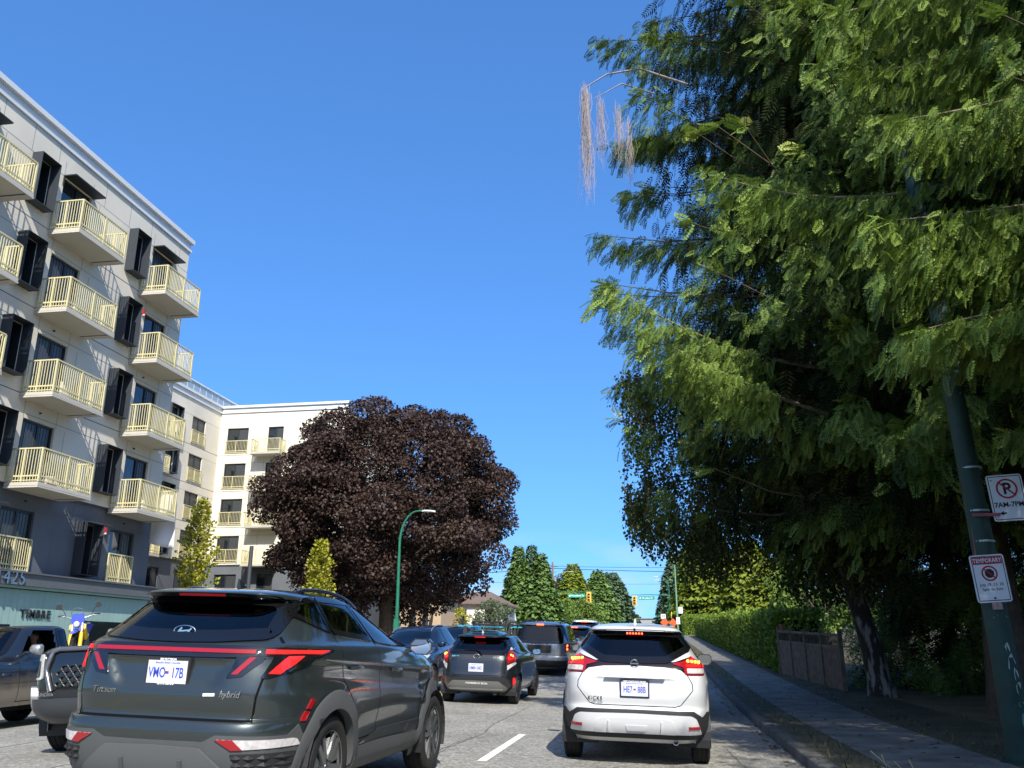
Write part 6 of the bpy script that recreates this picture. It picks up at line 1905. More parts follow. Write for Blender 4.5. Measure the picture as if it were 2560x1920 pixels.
def cedar(name, label, X, Y, H, prof, nbr, seed, fr_step=.10, group=None, zlow=3.0, mat=None, fr=(.22, .40), trunk_r=.34, azw=None, weep=1.0, tmpl=None, gaps=.42, inner=0, extra=(), reach=.66):
    """weeping cedar: drooping boughs with upturned tips carrying clumps of hanging sprays; prof(t) gives the reach at height fraction t"""
    rg = np.random.default_rng(seed)
    z0 = ground_z(X, Y)
    root = thing(name, label, "tree", (X, Y, z0 - .05), group=group)
    mb = MB(); n = 9
    mb.tube([(.05 * math.sin(t), .04 * math.cos(t * 2), H * t / n) for t in range(n + 1)], [trunk_r * (1.35 if t == 0 else 1 - .93 * t / n) for t in range(n + 1)], 12)
    mb.build("trunk", bark, root, smooth=60)
    C = []; D = []; N = []; S = []; RN = []
    wood = MB()
    ph = rg.random(6) * 6.28
    def keep(q):
        v = math.sin(q[0] * 1.9 + ph[0]) + math.sin(q[1] * 1.7 + ph[1]) + math.sin(q[2] * 2.1 + ph[2]) + .7 * math.sin(q[0] * 3.7 - q[2] * 3.1 + ph[3]) + .7 * math.sin(q[1] * 3.3 + q[2] * 2.7 + ph[4])
        return v > -2.2 + gaps * 4.0
    def bough(pt, L, out, dense=1.0, force=False, tone=.5, smin=.20, dropk=1.0):
        sd = np.array([-out[1], out[0], 0.0])
        m = max(3, int(L / .20 * dense))
        for k in range(m):
            s = smin + (1 - smin) * (k + rg.random() * .5) / m
            p = pt(s); tan = unit(pt(min(1, s + .03)) - pt(s - .03))
            if not force and not keep(p): continue
            sg = 1 if k % 2 else -1
            l2 = (.28 + .62 * (1 - s) ** .8 + .15 * rg.random()) * min(1, .35 + L / 5)
            d2 = unit(tan * .65 + sd * sg * .75 + np.array([0, 0, -.18]))
            nf = max(2, int(l2 / fr_step)); drop = dropk * weep * rg.uniform(.30, 1.0) * (1.2 - .75 * s)
            for j in range(nf):
                u = (j + rg.random()) / nf
                q = p + d2 * l2 * u + np.array([0, 0, -.25 * l2 * u * u])
                nd = 1 + (rg.random() < .9 * weep) + (rg.random() < .7 * weep) + (rg.random() < .5 * weep)
                for e in range(nd):
                    q2 = q + np.array([0, 0, -drop * e / 3.0 * (.6 + .8 * rg.random())]) + out * .07 * e + rg.normal(0, .05, 3)
                    dn = unit(d2 * rg.uniform(.2, .8) + out * rg.uniform(.2, .7) + np.array([0, 0, -rg.uniform(.35, 1.1) - .2 * e]) + rg.normal(0, .25, 3))
                    C.append(q2); D.append(dn); N.append(unit(out * .8 + np.array([0, 0, .6]) + rg.normal(0, .45, 3)))
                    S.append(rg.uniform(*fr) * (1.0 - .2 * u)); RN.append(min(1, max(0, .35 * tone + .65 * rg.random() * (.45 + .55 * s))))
        for k in range(7):
            C.append(pt(.97)); D.append(unit(out + rg.normal(0, .4, 3) + np.array([0, 0, -.2]))); N.append(unit(np.array([0, 0, 1.0]) + rg.normal(0, .4, 3))); S.append(fr[1] * .9); RN.append(min(1, .5 + .5 * rg.random()))
    for b in range(nbr):
        t = ((b + rg.random() * .7) / nbr) ** .9
        z = zlow + (H * .985 - zlow) * t
        az = b * 2.39996 + rg.normal(0, .25)
        wgt = 1.0 if azw is None else azw(az, t)
        L = prof(t) * wgt * rg.uniform(.74, 1.06)
        if L < .35: continue
        out = np.array([math.cos(az), math.sin(az), 0.0]); sd = np.array([-out[1], out[0], 0.0])
        base = np.array([0, 0, z])
        dr = rg.uniform(.22, .44) * (1 - .5 * t); up = dr * rg.uniform(.60, 1.0); wv = .06 * L
        def pt(s, base=base, out=out, sd=sd, L=L, dr=dr, up=up, wv=wv, b=b): return base + out * (L * s) + np.array([0, 0, L * (-dr * s + up * s ** 3)]) + sd * (wv * math.sin(s * 3 + b))
        P = [pt(s) for s in np.linspace(0, .97, 7)]
        wood.tube([tuple(p) for p in P], [max(.007, (.020 + .008 * L) * (1 - .95 * s)) for s in np.linspace(0, 1, 7)], 5, cap=False)
        bough(pt, L, out, tone=rg.random())
    for (a, c_, e_, sag, dk) in extra:                        # single boughs that stand out
        A, B_, C_ = [np.array(v, float) - np.array([X, Y, z0 - .05]) for v in (a, c_, e_)]
        def pt(s, A=A, B_=B_, C_=C_): return A * (1 - s) ** 2 + B_ * 2 * s * (1 - s) + C_ * s * s
        o_ = C_ - A; o_[2] = 0; o_ = unit(o_)
        P = [pt(s) for s in np.linspace(0, .97, 9)]
        wood.tube([tuple(p) for p in P], [.038 * (1 - .85 * s) for s in np.linspace(0, 1, 9)], 6, cap=False, mi=1)
        bough(pt, np.linalg.norm(C_ - A), o_, dense=sag, force=True, tone=.9, smin=.25, dropk=dk)
    wood.build("limbs", [bark, twig_m], root, smooth=60)
    tv, tf = tmpl or (FF_V, FF_F)
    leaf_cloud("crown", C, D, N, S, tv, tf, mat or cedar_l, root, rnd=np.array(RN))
    if inner:                                                # inner fronds coloured near-black as the shade inside the crown
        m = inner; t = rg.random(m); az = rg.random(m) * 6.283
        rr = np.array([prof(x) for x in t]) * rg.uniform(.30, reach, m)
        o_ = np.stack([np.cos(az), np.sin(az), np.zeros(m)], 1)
        Cn = o_ * rr[:, None] + np.stack([np.zeros(m), np.zeros(m), zlow - .6 + t * (H * .96 - zlow)], 1)
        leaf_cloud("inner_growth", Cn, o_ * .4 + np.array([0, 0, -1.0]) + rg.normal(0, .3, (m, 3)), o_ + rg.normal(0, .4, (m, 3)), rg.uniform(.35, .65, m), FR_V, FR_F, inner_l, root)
    return root
inner_l = leafmat("shade_dark_fronds", (0.010, 0.016, 0.006), (0.024, 0.032, 0.011), .1, rough=1.0)  # darkness of the crown's inside, put into the leaf colour
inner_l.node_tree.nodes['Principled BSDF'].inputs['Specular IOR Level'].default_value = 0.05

def pa(t): return 7.15 * (min(1, .78 + t * 1.1) if t < .2 else 1.0) * (1 if t < .78 else max(0, 1 - ((t - .78) / .22) ** 1.6))
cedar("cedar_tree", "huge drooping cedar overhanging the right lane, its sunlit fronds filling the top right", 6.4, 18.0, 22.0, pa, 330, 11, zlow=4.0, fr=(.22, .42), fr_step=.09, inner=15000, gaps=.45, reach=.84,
      extra=[((3.6, 16.5, 6.4), (1.0, 14.6, 6.2), (-.5, 13.8, 7.3), 1.6, 1.0), ((3.2, 15.6, 5.3), (1.4, 14.4, 5.6), (.1, 13.6, 6.3), 1.4, .9)])
def pb(t): return 5.3 * (1 - .05 * t) * (1 if t < .7 else max(0, 1 - ((t - .7) / .3) ** 1.5))
cedar("cedar_tree", "cedar behind the parking sign pole, its boughs hanging into the right edge of the photo", 8.3, 9.8, 16.5, pb, 200, 12, zlow=4.9, fr=(.16, .30), fr_step=.07, inner=8000, gaps=.55,
      extra=[((5.4, 11.6, 7.9), (3.0, 10.6, 6.4), (1.15, 11.6, 8.0), 1.8, 1.15), ((6.2, 9.6, 5.5), (4.6, 9.7, 5.0), (3.0, 9.7, 4.75), 2.6, .75), ((6.4, 9.2, 6.2), (4.8, 9.2, 5.9), (2.7, 9.3, 5.9), 2.4, 1.1), ((6.0, 9.3, 5.6), (4.5, 9.2, 5.6), (2.75, 9.2, 5.3), 3.0, .9), ((6.0, 9.0, 5.1), (4.4, 9.0, 4.8), (2.9, 9.1, 4.5), 2.6, .5), ((6.0, 10.3, 4.5), (4.9, 10.4, 4.05), (4.22, 10.5, 3.62), .9, .22),
             ((6.5, 9.0, 6.6), (4.6, 9.0, 5.9), (2.9, 9.3, 5.6), 1.7, .9), ((6.4, 9.6, 8.8), (4.5, 9.4, 8.1), (2.8, 9.8, 8.2), 1.7, 1.0), ((6.2, 9.6, 9.9), (4.4, 9.2, 9.0), (2.6, 9.6, 9.0), 1.9, 1.1), ((6.2, 9.0, 7.6), (4.6, 8.8, 7.0), (3.0, 9.0, 7.0), 1.9, 1.1)])
def pc(t): return 5.0 * (1 if t < .7 else max(0, 1 - ((t - .7) / .3) ** 1.5))
cedar("cedar_tree", "cedar on the verge beside the camera, shading the pavement on the right", 7.9, 1.4, 11.5, pc, 130, 13, zlow=3.6, tmpl=(FS_V, FS_F), fr_step=.14, fr=(.4, .7), inner=2500, gaps=.30)
cedar("cedar_tree", "cedar growing between the birch and the garden bushes, deep in shade", 11.5, 24.0, 17.0, lambda t: 5.0 * (1 - t * .75), 130, 14, zlow=1.6, tmpl=(FS_V, FS_F), fr_step=.16, fr=(.4, .7), inner=2500)
cedar("cedar_tree", "low shaggy cedar skirt behind the birch trunk, drooping over the wooden fence", 7.8, 26.0, 9.0, lambda t: 3.5 * (1 - t * .6), 110, 15, zlow=.5, tmpl=(FS_V, FS_F), fr_step=.15, trunk_r=.2, fr=(.35, .6), inner=1800, gaps=.30)
cedar("cedar_tree", "dark cedar filling the gap behind the parking signs", 13.0, 17.0, 13.0, lambda t: 4.6 * (1 - t * .7), 120, 16, zlow=.8, tmpl=(FS_V, FS_F), fr_step=.17, fr=(.4, .7), inner=2500, gaps=.3)

# pale dead strands hanging from the top left bough of the big cedar
mb = MB(); rg = np.random.default_rng(5)
for k in range(230):
    g = rg.choice(4, p=[.5, .22, .18, .10]); cx, top, ln = ((-.98, 12.55, 2.7), (-.66, 12.3, 1.7), (-.28, 12.0, 1.4), (-.10, 11.7, 1.7))[g]
    x = cx + rg.normal(0, .045); y = 15.6 + rg.normal(0, .12); l = ln * rg.uniform(.5, 1.0); zt = top + rg.uniform(-.1, .12)
    w = rg.uniform(.0016, .0035); wv = rg.uniform(0, 6); pts = [(x + rg.normal(0, .014) * i + .02 * math.sin(i * 1.7 + wv), y + .02 * math.cos(i * 1.3 + wv), zt - l * i / 5) for i in range(6)]
    mb.tube(pts, [w] * 5 + [.001], 3, cap=False)
mb.tube([(1.2, 16.2, 12.9), (.2, 15.9, 13.2), (-.5, 15.7, 13.0), (-1.05, 15.6, 12.6)], [.03, .022, .016, .01], 6)
mb.tube([(.5, 16.0, 12.6), (-.2, 15.8, 12.8), (-.8, 15.6, 12.35)], [.02, .014, .006], 6)
o = mb.build("dead_branch", pmat("bleached_strands", (.36, .31, .30), .9, spec=.1), smooth=60)
tag(o, "bleached dead bough with long pale strands hanging at the cedar's top left", "branch")

# silver birch with hanging leaf strands
bx, by = 5.13, 22.6
root = thing("birch_tree", "leaning birch with dark fissured white bark and hanging leaf strands in front of the fence", "tree", (bx, by, ground_z(bx, by) - .05))
birch_b = bpy.data.materials.new("birch_bark"); birch_b.use_nodes = True
nt = birch_b.node_tree; b = nt.nodes["Principled BSDF"]; b.inputs["Roughness"].default_value = .85
t_ = nt.nodes.new("ShaderNodeTexCoord"); mp_ = nt.nodes.new("ShaderNodeMapping"); mp_.inputs["Scale"].default_value = (6, 6, 1.6)
n_ = nt.nodes.new("ShaderNodeTexNoise"); n_.inputs["Scale"].default_value = 1.5; n_.inputs["Detail"].default_value = 7
r_ = nt.nodes.new("ShaderNodeValToRGB"); r_.color_ramp.elements[0].position = .50; r_.color_ramp.elements[1].position = .60
r_.color_ramp.elements[0].color = (.030, .024, .018, 1); r_.color_ramp.elements[1].color = (.27, .24, .205, 1)
nt.links.new(t_.outputs["Object"], mp_.inputs["Vector"]); nt.links.new(mp_.outputs["Vector"], n_.inputs["Vector"]); nt.links.new(n_.outputs["Fac"], r_.inputs["Fac"]); nt.links.new(r_.outputs["Color"], b.inputs["Base Color"])
bp_ = nt.nodes.new("ShaderNodeBump"); bp_.inputs["Strength"].default_value = .6; bp_.inputs["Distance"].default_value = .03; nt.links.new(n_.outputs["Fac"], bp_.inputs["Height"]); nt.links.new(bp_.outputs["Normal"], b.inputs["Normal"])
mb = MB(); mb.tube([(.06, 0, 0), (.02, 0, .4), (-.08, 0, 1.2), (-.30, .02, 2.4), (-.55, 0, 3.6), (-.75, -.1, 5.0), (-1.2, -.2, 7.0), (-1.6, -.3, 9.0)], [.36, .28, .245, .22, .20, .17, .12, .06], 14)
mb.build("trunk", birch_b, root, smooth=70)
rg = np.random.default_rng(21); C = []; D = []; N = []; S = []; wood = MB()
cen = []
while len(cen) < 130:
    x = -5.7 + 6.2 * rg.random() ** .9; y = rg.uniform(-2.6, 2.4)
    ztop = 9.6 - .40 * abs(x + 2.6) - .10 * y * y; zb = 2.30 + .42 * max(0, -x - 2.0)
    z = rg.uniform(zb + .7, ztop)
    if x < -5.2 and not (3.6 < z < 8.6): continue
    cen.append((x, y, z, zb))
for (cx, cy, cz_, zb) in cen:
    for k in range(25):
        x = cx + rg.normal(0, .36); y = cy + rg.normal(0, .32); z = cz_ + rg.normal(0, .12)
        l = min(rg.uniform(.5, 1.7), z - zb + rg.uniform(-.1, .35))
        if l < .2 or x < -5.75: continue
        n = int(l / .05); sway = rg.normal(0, .08)
        for j in range(n):
            C.append((x + sway * j / n + rg.normal(0, .06), y + rg.normal(0, .06), z - l * j / n)); D.append((rg.normal(0, .6), rg.normal(0, .6), -.9)); N.append(rg.normal(0, 1, 3)); S.append(rg.uniform(.06, .11))
        wood.tube([(x, y, z), (x + sway, y, z - l)], [.005, .002], 3, cap=False)
    wood.tube([(-.75 - .2 * max(0, cz_ - 5), 0, min(8.5, cz_ + .3)), ((cx - .9) / 2, cy / 2, cz_ + .55), (cx, cy, cz_ + .05)], [.03, .02, .008], 5, cap=False)
for k in range(26):
    z = rg.uniform(3.6, 8.8); az = rg.uniform(2.2, 4.4); L = rg.uniform(2, 4.6); bx0 = -.55 - .26 * (z - 3.6)
    wood.tube([(bx0, 0, z), (bx0 + L * .5 * math.cos(az), L * .4 * math.sin(az), z + .5), (bx0 + L * math.cos(az), L * .6 * math.sin(az), z + .2)], [.05, .03, .01], 6, cap=False)
wood.build("limbs", bark, root, smooth=60)
leaf_cloud("crown", C, D, N, S, LEAF_V, LEAF_F, birch_l, root)

def round_tree(name, label, X, Y, zc, rad, nclump, nleaf, leaf, mat, seed, trunk=None, trunk_r=.3, group=None, clump=(.7, 1.25), tmpl=None, cat="tree", flat=0.55, base=None, inner=.55, up=.5, limbs=True, lump=.05):
    rg = np.random.default_rng(seed)
    z0 = ground_z(X, Y) if base is None else base
    root = thing(name, label, cat, (X, Y, z0 - .05), group=group)
    rx, ry, rzz = rad; cz = zc
    cl = []
    while len(cl) < nclump:
        d = unit(rg.normal(0, 1, 3)); f = inner + (1 - inner) * rg.random() ** .6
        az_ = math.atan2(d[1], d[0]); f *= 1 + lump * (math.sin(3 * az_ + 1.3 * seed) * (1 - abs(d[2])) + math.sin(7 * d[2] + 2 * az_ + seed) * .8 + .6 * math.sin(5 * az_ - 4 * d[2]))
        p = d * f * np.array([rx, ry, rzz])
        if p[2] < -rzz * flat: p[2] = -rzz * flat + rg.normal(0, .25)
        cl.append((p + np.array([0, 0, cz]), d))
    C = []; D = []; N = []; S = []; RN = []
    for (p, d) in cl:
        r = rg.uniform(*clump); tone = rg.random()
        m = int(nleaf * (r / np.mean(clump)) ** 2)
        v = unit(rg.normal(0, 1, (m, 3)) + d * .55 + np.array([0, 0, .35]))
        q = p + v * r * (.45 + .55 * rg.random((m, 1)) ** .5) * np.array([1, 1, .72])
        C.append(q); N.append(unit(v * .6 + np.array([0, 0, up]) + rg.normal(0, .5, (m, 3))))
        D.append(unit(v * .5 + rg.normal(0, .7, (m, 3)) + np.array([0, 0, -.35]))); S.append(rg.uniform(leaf * .7, leaf * 1.25, m))
        RN.append(np.clip(.45 * tone + .55 * rg.random(m), 0, 1))
    C = np.concatenate(C); D = np.concatenate(D); N = np.concatenate(N); S = np.concatenate(S); RN = np.concatenate(RN)
    tv, tf = tmpl or (LEAF_V, LEAF_F)
    leaf_cloud("crown", C, D, N, S, tv, tf, mat, root, rnd=RN)
    if limbs:
        h = trunk if trunk is not None else max(.4, cz - rzz * .5)
        mb = MB(); mb.tube([(0, 0, 0), (.03, 0, h * .4), (0, .04, h)], [trunk_r * 1.3, trunk_r, trunk_r * .85], 12); mb.build("trunk", bark, root, smooth=60)
        wood = MB()
        for k in range(min(40, nclump)):
            p, d = cl[k * len(cl) // min(40, nclump)]
            a = np.array([0, 0, h * .93]); mid = (a + p) / 2 + np.array([0, 0, .12 * rzz])
            wood.tube([tuple(a), tuple(mid), tuple(p)], [trunk_r * .42, trunk_r * .22, .015], 6, cap=False)
        wood.build("limbs", bark, root, smooth=60)
    return root
round_tree("maple_tree", "big round purple-leaved maple in front of the cream apartment wing", -17.0, 54.3, 9.2, (7.75, 6.9, 6.6), 600, 270, .16, maple_l, 31, trunk=4.0, trunk_r=.45, tmpl=(MAPLE_V, MAPLE_F), flat=.92, clump=(.6, 1.45), inner=.58, lump=.075)
# columnar yellow-green street trees
def column_tree(label, X, Y, H, r, seed, group="columnar yellow-green trees"):
    rg = np.random.default_rng(seed); z0 = ground_z(X, Y)
    root = thing("columnar_tree", label, "tree", (X, Y, z0), group=group)
    mb = MB(); mb.tube([(0, 0, 0), (0, 0, H * .6), (0, 0, H * .98)], [.07, .045, .008], 8); mb.build("trunk", bark, root, smooth=60)
    C = []; D = []; N = []; S = []
    for k in range(150):
        t = .12 + .88 * (k / 150); z = H * t; az = k * 2.4 + rg.normal(0, .3)
        L = r * (1 - ((t - .35) / .68) ** 2 * (1 if t > .35 else .35)) * rg.uniform(.55, 1.15) + .08
        o_ = np.array([math.cos(az), math.sin(az), 0])
        m = int(10 + 26 * L)
        for j in range(m):
            s = rg.random() ** .6
            C.append(np.array([0, 0, z]) + o_ * L * s + np.array([0, 0, .8 * L * s]) + rg.normal(0, .07, 3)); D.append(unit(o_ * .7 + np.array([0, 0, .5]) + rg.normal(0, .5, 3))); N.append(unit(o_ * .4 + np.array([0, 0, .7]) + rg.normal(0, .5, 3))); S.append(rg.uniform(.10, .19))
    leaf_cloud("crown", C, D, N, S, LEAF_V, LEAF_F, yellow_l, root)
column_tree("tall narrow yellow-green tree in front of the recessed apartment wing", -21.0, 37.6, 7.5, .92, 41)
column_tree("shorter narrow yellow-green tree at the foot of the purple maple", -15.9, 40.0, 5.7, .72, 42)

def conifer(label, X, Y, H, Rb, mat, seed, n=150, group=None, taper=1.0, sp=.55):
    """dense conifer: tiers of sprays round a trunk, uneven outline"""
    rg = np.random.default_rng(seed); z0 = ground_z(X, Y)
    root = thing("conifer_tree", label, "tree", (X, Y, z0 - .05), group=group)
    mb = MB(); mb.tube([(0, 0, 0), (0, 0, H * .5), (0, 0, H * .90)], [.22, .13, .03], 8); mb.build("trunk", bark, root, smooth=60)
    m = int(n * 34); u = rg.random(m); t = 1 - np.sqrt(1 - .985 * u) if taper >= .9 else 1 - (1 - .985 * u) ** .62
    az = rg.random(m) * 2 * math.pi; nt_ = int(H / .62)
    lobe = np.zeros(m)
    ph = rg.random((40, 3)) * 6.28
    for q in range(40): lobe += .035 * np.cos(np.floor(3 + q % 5) * az + ph[q, 0]) * np.exp(-((t - q / 40) / .05) ** 2)
    tier = ((t * nt_ + .35 * np.sin(2 * az + seed)) % 1.0)
    prof = np.maximum(.02, (1 - t)) ** taper * (.80 + .20 * np.minimum(1, t / .10))
    r = Rb * prof * (.80 + .26 * (1 - tier) + lobe * 1.6) * (1 - .45 * rg.random(m) ** 2.6)
    o_ = np.stack([np.cos(az), np.sin(az), np.zeros(m)], 1)
    C = o_ * r[:, None] + np.stack([np.zeros(m), np.zeros(m), .15 + t * H], 1)
    D = o_ * rg.uniform(.5, 1.1, (m, 1)) + np.stack([np.zeros(m), np.zeros(m), -rg.uniform(.05, .8, m) + .9 * (t > .93)], 1) + rg.normal(0, .25, (m, 3))
    N = o_ * .6 + np.array([0, 0, .8]) + rg.normal(0, .35, (m, 3))
    S = rg.uniform(sp * .6, sp * 1.25, m) * (.55 + .45 * np.minimum(1, prof * 2.2))
    leaf_cloud("crown", C, D, N, S, LEAF_V, LEAF_F, mat, root, rnd=np.clip(.75 * rg.random(m) + .25 * (1 - tier), 0, 1))
    return root
conifer("dark green conifer behind the white house, leftmost of three close spires", -14.9, 96, 11.2, 2.6, green_con, 51, 170)
conifer("dark bluish conifer behind the white house, middle of three close spires", -13.7, 98, 11.6, 2.4, dark_con, 52, 170)
conifer("dark green conifer behind the white house, rightmost of three close spires", -12.3, 95, 10.2, 2.7, green_con, 53, 170)
conifer("broad yellow-green cedar behind the left traffic signal", -13.9, 150, 12.0, 4.6, cedar_far, 54, 240, taper=.8, sp=.75)
conifer("dark layered conifer left of the right traffic signal, first of a pair", -12.0, 186, 12.6, 5.0, green_con, 55, 210, taper=.75, sp=.85)
conifer("dark layered conifer left of the right traffic signal, second of a pair", -9.4, 192, 12.4, 5.6, dark_con, 56, 220, taper=.7, sp=.85)
conifer("bright yellow-green cedar above the far end of the hedge, behind the right street lamp", 6.2, 108, 14.6, 4.9, cedar_far, 57, 280, taper=.7, sp=.7)
conifer("second bright cedar to the right of the one behind the right street lamp", 11.0, 104, 11.0, 4.4, cedar_far, 58, 220, taper=.7, sp=.7)
conifer("yellow-green cedar rising over the middle of the long hedge", 8.8, 86, 9.6, 3.6, cedar_far, 62, 220, taper=.7, sp=.55)
conifer("shorter yellow-green cedar over the near half of the long hedge", 8.4, 66, 6.4, 3.0, cedar_far, 63, 180, taper=.7, sp=.45)
conifer("dark spruce leaning over the street beyond the right traffic signal", 4.4, 178, 15.5, 4.6, dark_con, 59, 240, taper=.7, sp=.8)
conifer("dark spruce behind the bright cedar by the right street lamp", 4.6, 132, 12.5, 2.8, dark_con, 60, 190, taper=.8, sp=.6)
for i, (x, y, zc, r, lab, m_) in enumerate([
    (10.5, 58, 3.2, (3.0, 3, 3.0), "sunlit leafy bush tree behind the dark end of the hedge", bush_l),
    (13.5, 70, 4.0, (3.5, 4, 3.8), "broad leafy tree at the back of the garden behind the hedge", bush_l),
    (16.0, 48, 4.0, (4.0, 4, 4.0), "leafy tree half hidden in the shade behind the cedars", bush_l)]):
    round_tree("bush_tree", lab, x, y, zc, r, 70, 70, .22, m_, 70 + i, trunk=1.0, trunk_r=.12, clump=(.5, .9), cat="tree")
round_tree("bush_tree", "grey-green willowy bush beside the white house", -14.2, 78, 1.9, (1.7, 1.6, 1.9), 50, 60, .18, leafmat("willow_leaf", (.07, .10, .05), (.16, .20, .10), .25), 81, trunk=.6, trunk_r=.08, clump=(.4, .7))
round_tree("bush_tree", "small yellow-green sapling in front of the white house", -15.6, 70, 1.5, (.7, .7, 1.3), 24, 40, .16, yellow_l, 82, trunk=.5, trunk_r=.05, clump=(.3, .5))
round_tree("bush_tree", "low green shrub by the brick wall under the maple", -14.4, 60, .75, (.8, .8, .8), 22, 40, .14, bush_l, 83, trunk=.3, trunk_r=.04, clump=(.3, .45))
round_tree("bush_tree", "mid-green shrub left of the yellow-green cedar beyond the signal", -14.8, 128, 2.5, (3.2, 2.6, 2.6), 70, 60, .3, bush_l, 84, trunk=.8, trunk_r=.1, clump=(.6, 1.0))
round_tree("bush_tree", "pale green shrub in front of the yellow-green cedar", -11.6, 140, 2.4, (3.6, 2.6, 2.4), 70, 60, .3, bush_l, 85, trunk=.8, trunk_r=.1, clump=(.6, 1.0))
round_tree("purple_tree", "small purple-leaved tree between the utility pole and the yellow-green cedar", -17.2, 165, 7.0, (2.0, 2, 3.0), 60, 50, .3, maple_l, 86, trunk=4, trunk_r=.15, clump=(.5, .9))
conifer("conifer top showing above the cream wing's roof behind the maple", -33.6, 82, 25.8, 3.0, green_con, 61, 150)
# far trees along the rise, one mass each side
def far_wood(name, X0, X1, Y, n, seed, H):
    rg = np.random.default_rng(seed); C = []; S = []; D = []; N = []
    for k in range(n):
        x = rg.uniform(X0, X1); y = Y + rg.uniform(0, 60); h = H * rg.uniform(.5, 1); z0 = gz(y)
        m = 130; u = rg.random(m); r = (1 - u) ** .6 * h * .28
        a = rg.random(m) * 6.28
        C.append(np.stack([x + r * np.cos(a), y + r * np.sin(a), z0 + .3 + u * h], 1)); S.append(rg.uniform(.9, 1.7, m))
        D.append(np.stack([np.cos(a), np.sin(a), -np.ones(m) * .6], 1)); N.append(np.stack([np.cos(a), np.sin(a), np.ones(m)], 1) + rg.normal(0, .4, (m, 3)))
    o = leaf_cloud(name, np.concatenate(C), np.concatenate(D), np.concatenate(N), np.concatenate(S), LEAF_V, LEAF_F, green_con, None)
    tag(o, None, None, kind="stuff"); return o
tag(far_wood("distant_wood", -140, -16, 215, 90, 91, 10), "distant tree belt left of the street beyond the signals", "trees")
tag(far_wood("distant_wood", 7, 120, 200, 80, 92, 11), "distant tree belt right of the street beyond the signals", "trees")
tag(far_wood("distant_wood", -40, 40, 420, 60, 93, 7), "low tree line where the street meets the sky", "trees")

tag(far_wood("distant_wood", -70, 70, -190, 110, 94, 13), "unseen tree belt behind the camera, added for what the cars reflect", "trees")  # out of view, added to darken the reflections in the cars

# clipped hedges
def hedge(label, pts, width, hts, n, seed, leaf=.13):
    """pts: street-side foot line"""
    rg = np.random.default_rng(seed)
    x0, y0 = pts[0]
    root = thing("hedge", label, "hedge", (x0, y0, ground_z(x0, y0)), group=None)
    C = []; D = []; N = []; S = []; mb = MB()
    seg = list(zip(pts[:-1], pts[1:])); tot = sum(math.dist(a, b) for a, b in seg)
    for si, (a, b) in enumerate(seg):
        L = math.dist(a, b); d = np.array([b[0] - a[0], b[1] - a[1]]) / L; nr = np.array([d[1], -d[0]])
        if nr[0] < 0: nr = -nr
        m = int(n * L / tot)
        h0, h1 = hts[si], hts[si + 1]
        for k in range(m):
            t = rg.random() ** (1.5 if L > 15 else 1.0); q = np.array(a) + (np.array(b) - np.array(a)) * t; h = h0 + (h1 - h0) * t
            g = gz(q[1]) + ZR
            f = rg.random(); lump = .05 * math.sin(q[1] * 2.1 + si) + .03 * math.sin(q[1] * 5.3)
            if f < .55: off, z, nn = lump + rg.normal(0, .05), rg.random() ** .9 * h, np.array([-nr[0], -nr[1], .35])
            elif f < .93: off, z, nn = rg.random() * width, h + .05 * math.sin(q[1] * 3.1) + rg.normal(0, .06), np.array([-.2, -.1, 1.0])
            else: off, z, nn = width + rg.normal(0, .05), rg.random() * h, np.array([nr[0], nr[1], .3])
            C.append((q[0] + nr[0] * off - x0, q[1] + nr[1] * off - y0, g + z - ground_z(x0, y0))); N.append(unit(nn + rg.normal(0, .5, 3))); D.append(unit(np.array([rg.normal(0, .5), rg.normal(0, .5), .7]))); S.append(rg.uniform(.7, 1.35) * leaf)
        for e, endq in ((0, a), (1, b)):                       # end faces
            if (si == 0 and e == 0) or (si == len(seg) - 1 and e == 1):
                for k in range(int(420 * width * (h0 if e == 0 else h1))):
                    off = rg.random() * width; z = rg.random() * (h0 if e == 0 else h1)
                    C.append((endq[0] + nr[0] * off - x0, endq[1] + nr[1] * off - y0 + rg.normal(0, .05), gz(endq[1]) + ZR + z - ground_z(x0, y0))); s_ = -1 if e == 0 else 1
                    N.append(unit(np.array([d[0] * s_, d[1] * s_, .3]) + rg.normal(0, .5, 3))); D.append(unit(rg.normal(0, .5, 3) + np.array([0, 0, .7]))); S.append(rg.uniform(.7, 1.35) * leaf)
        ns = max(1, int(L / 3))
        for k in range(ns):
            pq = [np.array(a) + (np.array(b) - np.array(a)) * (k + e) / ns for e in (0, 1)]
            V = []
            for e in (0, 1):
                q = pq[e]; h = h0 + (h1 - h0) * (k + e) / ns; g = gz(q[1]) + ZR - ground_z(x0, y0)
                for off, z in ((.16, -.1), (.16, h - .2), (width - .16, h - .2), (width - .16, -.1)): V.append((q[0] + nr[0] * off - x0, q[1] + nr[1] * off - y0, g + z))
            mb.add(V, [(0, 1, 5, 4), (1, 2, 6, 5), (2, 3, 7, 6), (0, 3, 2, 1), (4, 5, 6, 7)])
    mb.build("twigs", shade_core, root)  # solid core, coloured near-black as the shade inside the hedge
    leaf_cloud("foliage", C, D, N, S, [(0, 0, 0), (.5, .30, .05), (1, 0, 0), (.5, -.30, .05)], LEAF_F, hedge_l, root)
    return root
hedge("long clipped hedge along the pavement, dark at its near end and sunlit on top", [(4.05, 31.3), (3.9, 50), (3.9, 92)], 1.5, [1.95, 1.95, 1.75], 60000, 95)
hedge("short sunlit hedge past the driveway at the far end of the long one", [(2.9, 98), (2.9, 116)], 2.4, [2.0, 2.0], 9000, 96)

